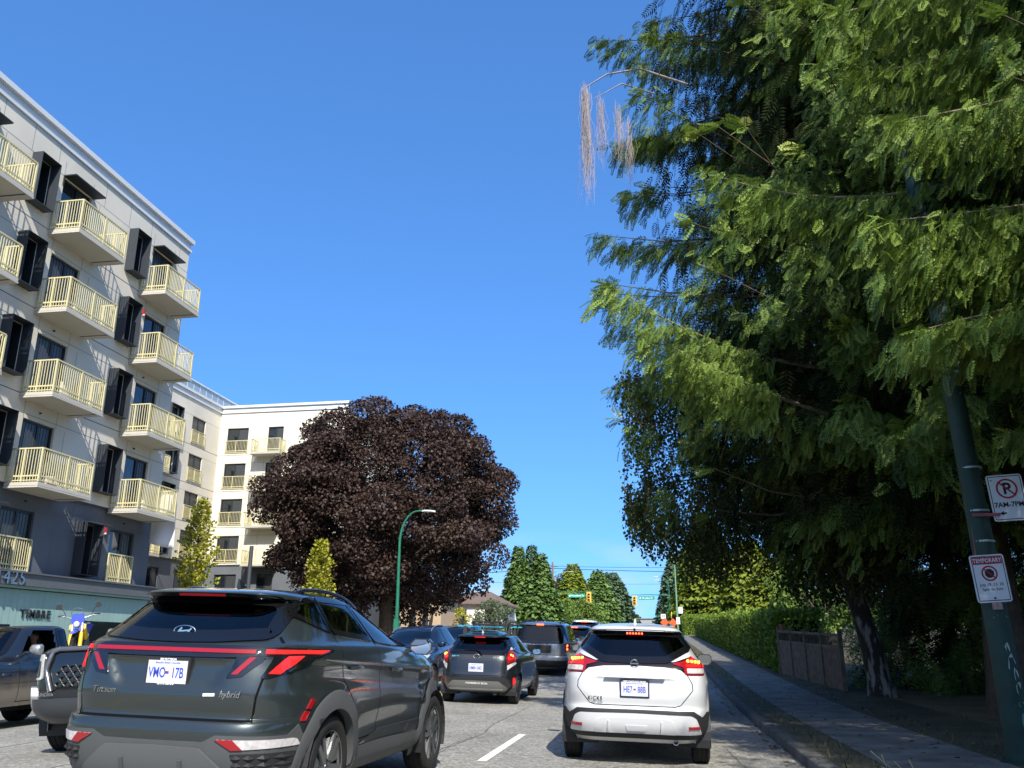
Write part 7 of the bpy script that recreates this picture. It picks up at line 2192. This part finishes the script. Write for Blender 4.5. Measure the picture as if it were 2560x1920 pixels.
# weathered wooden fence, drooping shrub, ground litter
wood_m = pmat("weathered_wood", (.20, .150, .105), .85, spec=.2, var=.3, scale=7)
root = thing("wooden_fence", "weathered grey wooden fence with a lattice top, between the hedge and the birch", "fence", (4.0, 31.0, gz(31) + ZR))
fa, fb_ = np.array([4.0, 31.0]), np.array([4.62, 24.0]); dl = (fb_ - fa); Lf = np.linalg.norm(dl); dl /= Lf
mb = MB(); npb = int(Lf / .15)
for i in range(npb):
    q = fa + dl * (i * .15 + .07); z = gz(q[1]) + ZR - gz(31) - ZR; rr = random.uniform(-.015, .015)
    mb.box(-.066, .066, -.01, .01, 0.03, 1.05 + rr, 0, Matrix.Translation((q[0] - 4.0, q[1] - 31.0, z)) @ Matrix.Rotation(math.atan2(dl[1], dl[0]), 4, 'Z'))
mb.build("boards", wood_m, root)
mb = MB()
for i in range(0, int(Lf / .1)):
    q = fa + dl * i * .1; z = gz(q[1]) - gz(31); 
    mb.bar((q[0] - 4.0, q[1] - 31, z + 1.10), (q[0] + dl[0] * .25 - 4.0, q[1] + dl[1] * .25 - 31, z + 1.36), .02, .008)
for zz_ in (1.07, 1.38):
    a = fa; b = fb_; mb.bar((0, 0, zz_), (b[0] - 4.0, b[1] - 31, gz(b[1]) - gz(31) + zz_), .05, .07)
mb.build("lattice", wood_m, root)
for i in range(5):
    q = fa + dl * (Lf * i / 4); z = gz(q[1]) - gz(31)
    mb = MB(); mb.box(q[0] - 4.0 - .05, q[0] - 4.0 + .05, q[1] - 31 - .05, q[1] - 31 + .05, z - .1, z + 1.50); mb.build("post", wood_m, root)
mb = MB(); mb.lathe([(.0, .0), (.07, .0), (.10, .16), (.115, .16), (.115, .19), (.09, .19), (.0, .15)], 'z', (4.02, 30.0, gz(30) + ZR + 1.43), 14)
o = mb.build("plant_pot", pmat("terracotta", (.30, .12, .07), .8), smooth=40); tag(o, "terracotta plant pot standing on top of the wooden fence", "pot")
rg = np.random.default_rng(33)
C = []; D = []; N = []; S = []
for k in range(3400):
    x = rg.choice([rg.uniform(1.88, 2.34), rg.uniform(3.72, 5.2), rg.uniform(5.2, 14)], p=[.3, .3, .4]); y = 6 + 54 * rg.random() ** 1.6
    C.append((x, y, gz(y) + ZR + .0)); a = rg.random() * 6.28; D.append((math.cos(a) * .5, math.sin(a) * .5, .9)); N.append((math.cos(a), math.sin(a), .1)); S.append(rg.uniform(.05, .16))
o = leaf_cloud("grass", C, D, N, S, [(0, .05, 0), (0, -.05, 0), (1, -.01, .15), (1, .01, .15)], [(0, 1, 2, 3)], leafmat("dry_grass", (.07, .08, .025), (.17, .145, .065), .2), None)
tag(o, "thin dry grass on the verges beside the pavement", "grass", kind="stuff")
C = []; D = []; N = []; S = []
for k in range(1500):
    y = 5 + 30 * rg.random(); x = rg.choice([rg.normal(1.55, .08), rg.uniform(1.9, 5.0), rg.normal(4.3, .4)])
    z = gz(y) + (rz(x) if x < KERB_R else ZR) + .014
    C.append((x, y, z)); a = rg.random() * 6.28; D.append((math.cos(a), math.sin(a), 0)); N.append((rg.normal(0, .2), rg.normal(0, .2), 1)); S.append(rg.uniform(.03, .09))
o = leaf_cloud("leaf_litter", C, D, N, S, LEAF_V, LEAF_F, leafmat("litter", (.12, .09, .05), (.28, .21, .12), .1), None)
tag(o, "scattered dry leaves in the gutter and on the pavement", "leaves", kind="stuff")
mb = MB()
for k in range(9):
    x = 2.05 + rg.normal(0, .10); y = 8.7 + rg.normal(0, .25); h = rg.uniform(.12, .34)
    mb.tube([(x, y, ZR), (x + rg.normal(0, .03), y, ZR + h * .6), (x + rg.normal(0, .06), y, ZR + h)], [.004, .003, .006], 4)
o = mb.build("dry_stalks", pmat("straw", (.45, .38, .22), .9)); tag(o, "few dry straw stalks standing on the verge in the bottom right corner", "weeds")
# ------------------------------------------------------------------ street furniture, signals, signs, houses
green_p = pmat("green_pole_paint", (0.015, 0.15, 0.085), .45, spec=.4, var=.15, scale=3)
green_w = pmat("worn_green_paint", (0.016, 0.045, 0.033), .6, spec=.4, var=.3, scale=4)
lampw = pmat("lamp_head", (.62, .64, .64), .4)
galv = pmat("galvanised", (.35, .40, .38), .45, metal=.6)
sign_w = pmat("sign_white", (.74, .75, .75), .45, spec=.4, var=.05, scale=9)
sign_r = pmat("sign_red", (.42, .02, .035), .45, spec=.4)
sign_k = pmat("sign_black", (.012, .012, .012), .5)
sign_g = pmat("street_sign_green", (.0, .24, .14), .4)
orange = pmat("construction_orange", (.80, .10, .02), .5)
sig_y = pmat("signal_yellow", (.72, .45, .08), .5)

def street_lamp(label, X, Y, h, reach, r=.085, mat=None, side=1, box=False, base=None):
    z = ground_z(X, Y)
    root = thing("street_lamp", label, "street lamp", (X, Y, z))
    mb = MB(); n = 10; pts = [(0, 0, 0), (0, 0, h * .5), (0, 0, h * .78)]; rr = [r * 1.25, r, r * .8]
    for k in range(1, n + 1):
        a = math.pi / 2 * k / n; pts.append((side * reach * .8 * (1 - math.cos(a)), 0, h * .78 + h * .22 * math.sin(a))); rr.append(r * (.8 - .35 * k / n))
    pts.append((side * reach, 0, h * 1.0)); rr.append(r * .42)
    mb.tube(pts, rr, 12); mb.lathe([(0, .0), (r * 1.9, .0), (r * 1.9, .05), (r * 1.3, .3)], 'z', (0, 0, 0), 14)
    mb.build("pole", mat or green_p, root, smooth=50)
    if box: mb = MB(); mb.box(-.13, .13, -.12, .12, 1.35, 2.15); mb.build("hand_hole_box", mat or green_p, root, bevel=.02)
    mb = MB(); V = [(side * reach * .98, -.05, h + .03), (side * reach * .98, .05, h + .03), (side * (reach + .15), .13, h + .05), (side * (reach + .55), .13, h + .02), (side * (reach + .72), .06, h - .01), (side * (reach + .72), -.06, h - .01), (side * (reach + .55), -.13, h + .02), (side * (reach + .15), -.13, h + .05)]
    n = len(V); V2 = [(x, y, z - .09) for x, y, z in V]; mb.add(V + V2, [tuple(range(n)), tuple(range(2 * n - 1, n - 1, -1))] + [((i + 1) % n, i, n + i, n + (i + 1) % n) for i in range(n)]); mb.build("lamp_head", lampw, root, bevel=.015, smooth=50)
    return root
street_lamp("bright green street lamp with a curved arm in front of the purple maple", -13.35, 44.6, 7.75, 1.2, box=True, base=None)
l2 = street_lamp("pale green street lamp at the far end of the hedge, its arm over the road", 2.05, 90, 8.6, 1.9, r=.08, mat=pmat("pale_green_paint", (.16, .30, .18), .45), side=-1)
for (dx, z, w, h) in ((.34, 2.55, .42, .62), (.05, 1.55, .36, .66)):
    mb = MB(); mb.box(dx - w / 2, dx + w / 2, -.125, -.115, z - h / 2, z + h / 2); s_ = mb.build("parking_sign", sign_w, l2)
    mb = MB(); mb.lathe([(.08, 0), (.11, 0)], 'y', (dx, -.127, z + .10), 18); mb.box(dx - .10, dx + .10, -.1268, -.1262, z - .20, z - .15); mb.build("sign_symbol", sign_k, s_)
street_lamp("third street lamp on the right, beside the right traffic signal arm", 1.98, 131.5, 7.7, 1.5, r=.08, side=-1, mat=pmat("dull_green_paint", (.03, .12, .09), .5))
street_lamp("thin far street lamp on the right beyond the signals", 2.3, 150, 8.0, 1.6, r=.07, side=-1)
street_lamp("grey street lamp arm beside the utility pole on the left", -15.2, 134, 9.0, 2.2, r=.08, mat=galv)

# the pole with the parking signs, close on the right
px_, py_ = 3.88, 11.0
pole = thing("sign_pole", "worn green steel pole carrying two parking signs at the right edge", "pole", (px_, py_, ZR))
mb = MB(); mb.tube([(0.02, 0, 0), (0, 0, 1.2), (-.05, 0, 3.0), (-.11, 0, 5.0), (-.17, 0, 7.0), (-.20, 0, 8.0)], [.152, .140, .122, .112, .102, .098], 18); mb.lathe([(.0, 0), (.22, 0), (.22, .03), (.16, .05), (.15, .25)], 'z', (.02, 0, 0), 18)
pb_ = mb.build("pole", green_w, pole, smooth=50)
mb = MB()                                           # steel straps
for z in (1.72, 2.42, 2.78, 3.30):
    mb.lathe([(.131, -.012), (.134, 0), (.131, .012)], 'z', (-.018 * z + .018, 0, z), 18)
mb.build("strap", galv, pole, smooth=40)
rg = np.random.default_rng(77)            # torn poster remains and old paint
SCR = [pmat("old_paper", (.45, .46, .45), .9), pmat("old_teal_paint", (.10, .26, .24), .7), pmat("old_sticker", (.40, .30, .26), .7)]
def scrap(z, a, w, h, mi):
    mb = MB(); n = 9; c = Vector((-.018 * z + .018, 0, z)); r = .150 - .012 * z
    P = [(a + w * math.cos(2 * math.pi * i / n) * rg.uniform(.5, 1.1) / r, z + h * math.sin(2 * math.pi * i / n) * rg.uniform(.5, 1.1)) for i in range(n)]
    mb.add([(c.x + (r + .004) * math.cos(aa), (r + .004) * math.sin(aa), zz_) for aa, zz_ in P], [tuple(range(n))])
    mb.build("poster_scrap", SCR[mi], pole)
for z, a, w, h, mi in ((1.05, -1.35, .05, .16, 0), (.92, -1.2, .04, .12, 0), (.78, -1.15, .06, .09, 0), (1.22, -1.5, .03, .07, 0), (.62, -1.1, .05, .05, 1), (.45, -1.25, .04, .08, 1), (.30, -1.15, .05, .05, 1), (1.55, -1.55, .08, .05, 2)):
    scrap(z, a, w, h, mi)
text_mesh("pole_number", "63", .075, sign_w, pole, (-.115, -.085, 2.16), (R(90), 0, R(-35)), ext=.001, sx=.7)
mb = MB(); mb.box(-.150, -.115, -.06, -.03, 2.22, 2.72); mb.box(-.14, .16, -.155, -.135, 2.70, 2.735); mb.build("red_tape_bracket", pmat("faded_red", (.34, .09, .10), .7), pole)

def sign_plate(label, name, cx, y, cz, w, h, tilt, parent_group=None):
    root = thing(name, label, "sign", (cx, y, cz), (0, R(tilt), 0))
    mb = MB(); rp_ = round_poly([(-w / 2, -h / 2), (w / 2, -h / 2), (w / 2, h / 2), (-w / 2, h / 2)], .04, 5)
    mb.prism(rp_, 'y', -.0015, .0035); mb.build("plate", sign_w, root)
    mb = MB(); a = offset_poly(rp_, .018); b = offset_poly(rp_, .028); n = len(a)
    mb.add([(p[0], -.0035, p[1]) for p in a] + [(p[0], -.0035, p[1]) for p in b], [(i, (i + 1) % n, n + (i + 1) % n, n + i) for i in range(n)]); mb.build("border", sign_k, root)
    return root
def ring(mb, cx, cz, r, t, y, mi=0):
    n = 40; mb.add([(cx + (r - s * t) * math.cos(2 * math.pi * i / n), y, cz + (r - s * t) * math.sin(2 * math.pi * i / n)) for s in (0, 1) for i in range(n)], [(i, (i + 1) % n, n + (i + 1) % n, n + i) for i in range(n)], mi)
def slash(mb, cx, cz, r, t, y, mi=0):
    d = r * .72; k = t * .5
    mb.add([(cx - d - k * .7, y, cz + d - k * .7), (cx - d + k * .7, y, cz + d + k * .7), (cx + d + k * .7, y, cz - d + k * .7), (cx + d - k * .7, y, cz - d - k * .7)], [(0, 1, 2, 3)], mi)
rotS = (R(90), 0, 0)
sg = sign_plate("white TEMPORARY no-stopping sign with a red header and dates, lower on the pole", "temporary_sign", 3.815, 10.835, 2.045, .43, .615, -3.0); sg.scale = (.87, 1, .87)
mb = MB(); mb.add([(-.182, -.0045, .185), (.182, -.0045, .185), (.182, -.0045, .277), (-.182, -.0045, .277)], [(0, 1, 2, 3)]); mb.build("header", sign_r, sg)
text_mesh("header_text", "TEMPORARY", .078, sign_w, sg, (0, -.006, .230), rotS, ext=.0006, sx=.80, bold=.0015)
mb = MB(); ring(mb, .0, .065, .100, .020, -.0048, 0); slash(mb, .0, .065, .100, .018, -.0056, 0)
mb.add([(.062 * math.cos(R(22.5 + 45 * i)), -.0042, .065 + .062 * math.sin(R(22.5 + 45 * i))) for i in range(8)], [tuple(range(8))], 1); mb.build("no_stopping_symbol", [sign_r, sign_k], sg)
text_mesh("date_text", "July 19, 23, 26", .052, sign_k, sg, (0, -.0045, -.080), rotS, ext=.0006)
text_mesh("date_text", "5pm to 2am", .052, sign_k, sg, (0, -.0045, -.140), rotS, ext=.0006)
for z in (.285, -.255):
    mb = MB(); mb.lathe([(.0, -.012), (.012, -.010), (.013, -.003)], 'y', (0.005, 0, z), 10); mb.build("bolt", sign_k if z < 0 else galv, sg)
mb = MB(); mb.add([(-.05, .0, -.40), (.075, .0, -.40), (.075, .0, -.31), (-.05, .0, -.31)], [(0, 1, 2, 3)]); mb.build("sticker", pmat("faded_sticker", (.40, .26, .22), .7, var=.4, scale=30), sg)
sg = sign_plate("white no-parking sign reading 7AM to 7PM with an arrow, higher on the pole behind twigs", "parking_sign", 4.155, 10.86, 2.975, .45, .62, -3.0); sg.scale = (.88, 1, .88)
mb = MB(); ring(mb, .01, .12, .135, .024, -.0048, 0); slash(mb, .01, .12, .135, .022, -.0056, 0); mb.build("no_parking_ring", sign_r, sg)
text_mesh("parking_letter", "P", .21, sign_k, sg, (.01, -.0040, .115), rotS, ext=.0004, bold=.006)
text_mesh("hours_text", "7AM-7PM", .092, sign_k, sg, (.0, -.0045, -.095), rotS, ext=.0006, bold=.002)
mb = MB(); mb.add([(-.14, -.0045, -.205), (-.09, -.0045, -.175), (-.09, -.0045, -.195), (-.055, -.0045, -.195), (-.055, -.0045, -.215), (-.09, -.0045, -.215), (-.09, -.0045, -.235)], [(0, 1, 2, 3, 4, 5, 6)]); mb.build("arrow", sign_k, sg)
for x, z in ((-.17, .24), (-.17, -.25)):
    mb = MB(); mb.lathe([(.0, -.012), (.012, -.010), (.013, -.003)], 'y', (x, 0, z), 10); mb.build("bolt", galv, sg)

# traffic signals on mast arms, street-name signs
def signal_arm(label, X, Y, z_arm, x_end):
    z = ground_z(X, Y); root = thing("signal_mast", label, "signal mast", (X, Y, z)); h = z_arm - z
    mb = MB(); mb.tube([(0, 0, 0), (0, 0, h)], [.13, .10], 12); mb.tube([(0, 0, h - .02), ((x_end - X) * .5, 0, h + .12), (x_end - X, 0, h + .08)], [.07, .06, .04], 10); mb.build("mast_and_arm", green_p, root, smooth=50); return root
def signal_head(label, X, Y, zc):
    root = thing("traffic_signal", label, "traffic signal", (X, Y, zc), group="traffic signals over the street")
    mb = MB(); mb.prism(round_poly([(-.32, -.70), (.32, -.70), (.32, .70), (-.32, .70)], .05), 'y', .0, .02); mb.build("backplate", sig_y, root)
    mb = MB(); mb.box(-.17, .17, -.14, -.001, -.55, .55); mb.build("housing", sig_y, root, bevel=.02)
    for i, col in enumerate(((.16, .01, .01), (.16, .08, .01), (.01, .08, .04))):
        z = .36 - .36 * i
        mb = MB(); n = 20; V = [(.145 * math.cos(math.pi * (k / n * 1.5 - .25)), y, z + .145 * math.sin(math.pi * (k / n * 1.5 - .25))) for y in (-.14, -.34) for k in range(n + 1)]
        mb.add(V, [(k, k + 1, n + 2 + k, n + 1 + k) for k in range(n)]); v = mb.build("visor", sign_k, root)
        mb = MB(); mb.lathe([(0, -.165), (.10, -.155), (.14, -.141)], 'y', (0, 0, z), 18); mb.build("lens", pmat("signal_lens", col, .3), v, smooth=50)
    return root
def name_sign(label, x0, x1, Y, zc, h):
    root = thing("street_sign", label, "street sign", ((x0 + x1) / 2, Y, zc), group="Woodland Drive name signs"); w = x1 - x0
    mb = MB(); mb.box(-w / 2, w / 2, -.01, .01, -h / 2, h / 2); mb.build("plate", sign_g, root)
    text_mesh("street_name", "Woodland Dr", h * .62, white_t, root, (w * .06, -.015, 0), rotS, ext=.002, sx=min(1.0, w / (h * 4.6)), bold=.006)
    mb = MB(); mb.lathe([(0, -.016), (h * .24, -.016)], 'y', (-w * .40, 0, 0), 14); mb.build("city_mark", white_t, root)
    return root
signal_arm("signal mast on the left with its arm reaching out of the conifers", -15.3, 120, 8.26, -8.1)
signal_head("yellow traffic signal on the left mast arm, beside the left street-name sign", -8.95, 119.8, 7.62)
name_sign("green Woodland Dr street-name sign on the left mast arm", -11.8, -9.45, 119.8, 7.86, .52)
signal_arm("signal mast on the right with its arm over the lanes", 1.95, 130, 8.35, -3.6)
signal_head("yellow traffic signal on the right mast arm, against the sky", -3.05, 129.8, 7.62)
name_sign("green Woodland Dr street-name sign on the right mast arm", -2.45, -.18, 129.8, 7.98, .46)

# utility pole and wires
root = thing("utility_pole", "tall brown wooden utility pole with crossarm left of the street", "utility pole", (-15.1, 131, ground_z(-15.1, 131)))
mb = MB(); mb.tube([(.0, 0, 0), (-.05, 0, 10.3)], [.19, .13], 10); mb.build("pole", wood_m, root, smooth=50)
mb = MB(); mb.box(-.9, .8, -.06, .06, 9.55, 9.68); mb.box(-.6, .5, -.06, .06, 8.75, 8.86); mb.build("crossarm", wood_m, root)
mb = MB(); mb.lathe([(0, 0), (.22, 0), (.22, .8), (0, .8)], 'z', (.3, 0, 7.2), 12); mb.build("transformer", galv, root, smooth=40)
ZP = ground_z(-15.1, 131)
def wire(label, pts, sag, r=.018):
    mb = MB(); P = []
    for (a, b) in zip(pts[:-1], pts[1:]):
        for k in range(13):
            t = k / 12; P.append((a[0] + (b[0] - a[0]) * t, a[1] + (b[1] - a[1]) * t, a[2] + (b[2] - a[2]) * t - sag * 4 * t * (1 - t)))
    mb.tube(P, r, 5); o = mb.build("overhead_wire", sign_k); tag(o, label, "wire")
wire("upper overhead wire crossing the street from the utility pole to the right-hand trees", [(-60, 131, ZP + 9.0), (-15.9, 131, ZP + 9.75), (22, 131, ZP + 9.4)], .35, .028)
wire("thicker lower overhead wire crossing the street from the utility pole to the right-hand trees", [(-60, 131, ZP + 8.3), (-14.6, 131, ZP + 9.35), (22, 131, ZP + 8.6)], .35, .045)
wire("far thin overhead wire low over the street beyond the signals", [(-45, 205, 16.0), (35, 205, 15.0)], .5, .03)

# construction signs and message board at the far kerb
def diamond(label, X, Y, zc):
    root = thing("construction_sign", label, "sign", (X, Y, ground_z(X, Y)), group="orange construction signs")
    mb = MB(); mb.add([(0, -.02, zc - .48), (.48, -.02, zc), (0, -.02, zc + .48), (-.48, -.02, zc), (0, .0, zc - .48), (.48, .0, zc), (0, .0, zc + .48), (-.48, .0, zc)], [(0, 1, 2, 3), (7, 6, 5, 4), (0, 4, 5, 1), (1, 5, 6, 2), (2, 6, 7, 3), (3, 7, 4, 0)]); mb.build("panel", orange, root)
    mb = MB(); mb.bar((0, .03, 0), (0, .03, zc + .3), .04); mb.bar((-.35, .1, .02), (.35, .1, .02), .04); mb.bar((0, -.3, .02), (0, .35, .02), .04); mb.build("stand", galv, root)
diamond("orange diamond construction sign nearer the middle of the road, below the white board", .85, 100, 1.45)
diamond("orange diamond construction sign by the kerb under the yellow flag", 1.75, 98, 1.30)
mb = MB(); mb.add([(1.55, 98.2, ground_z(1.5, 98) + 1.9), (1.72, 98.2, ground_z(1.5, 98) + 2.55), (1.60, 98.2, ground_z(1.5, 98) + 2.6)], [(0, 1, 2)]); mb.bar((1.62, 98.25, ground_z(1.5, 98)), (1.62, 98.25, ground_z(1.5, 98) + 2.6), .02)
o = mb.build("warning_flag", pmat("flag_yellow", (.8, .5, .02), .6)); tag(o, "small yellow warning flag on a stick beside the kerbside orange sign", "flag")
root = thing("notice_board", "white notice board on a post above the orange construction signs", "sign", (.75, 102, ground_z(.75, 102)))
mb = MB(); mb.box(-.27, .27, -.02, 0, 1.85, 2.35); mb.build("board", sign_w, root)
mb = MB(); mb.box(-.18, -.02, -.025, -.021, 2.08, 2.2); mb.box(.02, .18, -.025, -.021, 2.08, 2.2); mb.build("marks", sign_k, root)
mb = MB(); mb.bar((0, .03, 0), (0, .03, 2.3), .05); mb.build("post", galv, root)

# dark steel post and closed parasol
mb = MB(); mb.tube([(0, 0, 0), (0, 0, 5.6)], [.10, .10], 10); mb.lathe([(0, 0), (.2, 0), (.2, .04), (.1, .1)], 'z', n=12)
o = mb.build("steel_post", pmat("dark_post", (.05, .055, .06), .5), smooth=50, loc=(-19.6, 40.2, ground_z(-19.6, 40.2))); tag(o, "plain dark steel post in front of the cream apartment wing", "post")
root = thing("parasol", "closed pale grey parasol beside the conifers by the white house", "parasol", (-14.95, 93, ground_z(-14.95, 93)))
mb = MB(); mb.tube([(0, 0, 0), (0, 0, 3.2)], .03, 8); mb.build("pole", galv, root)
mb = MB(); mb.lathe([(.05, 1.0), (.30, 1.15), (.26, 2.0), (.10, 2.9), (.02, 3.2)], 'z', n=12); mb.build("canopy", pmat("grey_canvas", (.42, .47, .52), .9), root, smooth=60)

# houses beyond the maple
tan_w = pmat("tan_stucco", (.46, .34, .22), .85, var=.06, scale=1.5); roof_b = pmat("brown_roof", (.16, .11, .085), .85, var=.15, scale=5); white_s = pmat("white_stucco", (.74, .73, .68), .8, var=.04, scale=2); brick = pmat("brick_red", (.27, .10, .065), .85, var=.2, scale=9)
def house(label, x0, x1, y0, y1, z0, z1, wall_m, roof_m, wins, eave=.5, ridge=1.2, name="house", cat="house"):
    root = thing(name, label, cat, (x0, y0, z0)); W = x1 - x0; Dp = y1 - y0; H = z1 - z0
    F1 = Face('y', 0.0); F2 = Face('x', W)
    mb = MB(); wall_grid(F1, 0, W, -.5, H, [w[1:] for w in wins if w[0] == 'f'], mb, 0, .12); wall_grid(F2, 0, Dp, -.5, H, [w[1:] for w in wins if w[0] == 's'], mb, 0, .12)
    mb.add([(0, 0, -.5), (0, Dp, -.5), (0, Dp, H), (0, 0, H)], [(0, 1, 2, 3)]); mb.add([(0, Dp, -.5), (W, Dp, -.5), (W, Dp, H), (0, Dp, H)], [(0, 1, 2, 3)])
    mb.build("wall", wall_m, root)
    for w in wins: window(F1 if w[0] == 'f' else F2, root, *w[1:], depth=.1)
    e = eave; mb = MB(); a = [(-e, -e, H), (W + e, -e, H), (W + e, Dp + e, H), (-e, Dp + e, H)]; b = [(W * .3, Dp * .5, H + ridge), (W * .7, Dp * .5, H + ridge)]
    a2 = [(x, y, z - .14) for x, y, z in a]
    mb.add(a + b, [(0, 1, 5, 4), (1, 2, 5), (2, 3, 4, 5), (3, 0, 4)]); mb.add(a + a2, [(0, 4, 5, 1), (1, 5, 6, 2), (2, 6, 7, 3), (3, 7, 4, 0), (7, 6, 5, 4)]); mb.build("roof", roof_m, root)
    return root
house("low tan building with narrow dark windows and reddish fascia under the maple", -22.5, -18.0, 73, 84, gz(73) + ZL, gz(73) + ZL + 4.2, tan_w, pmat("rust_fascia", (.30, .12, .08), .8), [('f', .25, .9, .7, 2.9), ('f', 1.7, 2.3, .7, 2.9), ('f', 2.9, 3.4, .7, 2.9)], ridge=.4)
house("white house with a shallow brown roof beyond the maple", -19.6, -14.55, 80, 91, gz(80) + ZL, gz(80) + ZL + 3.5, white_s, roof_b, [('f', 4.0, 4.75, 1.75, 2.95), ('f', 1.2, 2.3, 1.5, 2.9), ('s', 1.2, 2.6, 1.6, 2.9), ('s', 5, 6.5, 1.6, 2.9)], ridge=1.3)
root = thing("brick_wall", "low reddish brick garden wall behind the black hatchback's roof rack", "wall", (-16.5, 63.5, gz(63.5) + ZL))
mb = MB(); mb.box(0, 4.6, 0, .25, -.3, 1.0); mb.build("wall", brick, root)
mb = MB(); mb.box(-.04, 4.64, -.04, .29, 1.003, 1.08); mb.build("coping", concrete, root)
mb = MB(); mb.tube([(0, 0, 0), (.15, 0, 1.0), (.38, 0, 2.0), (.50, 0, 2.7)], [.22, .20, .12, .05], 9)
o = mb.build("bare_stump", pmat("bare_wood", (.40, .27, .14), .85, var=.25, scale=6), smooth=60, loc=(-17.9, 68, gz(68) + ZL)); tag(o, "leaning pale bare tree stump under the maple's right side", "stump")
house("low grey flat-roofed building on the crest of the street in the distance", -16, 16, 372, 385, 8.9, 12.2, pmat("grey_far_wall", (.30, .29, .27), .85), pmat("grey_far_roof", (.22, .22, .21), .8), [('f', 3, 9, .8, 2.4), ('f', 14, 22, .8, 2.4)], ridge=.3, name="commercial_building", cat="building")
o = thing("suv", "white vehicle far off at the left kerb near the signals", "car")
plain_suv(o, paint("white_paint_far_left", (0.75, 0.75, 0.74))); place(o, -11.8, 109, math.pi); o.scale = (1, 1, 1.08)
# house wall glimpsed through the cedars at the right edge
house("pale house wall glimpsed between the cedars by the sign pole", 15.5, 24, 30, 38, gz(30) + ZR, gz(30) + ZR + 3.0, pmat("beige_siding", (.45, .38, .31), .8, var=.05, scale=2), roof_b, [('f', 1.5, 2.8, 1.0, 2.2)])
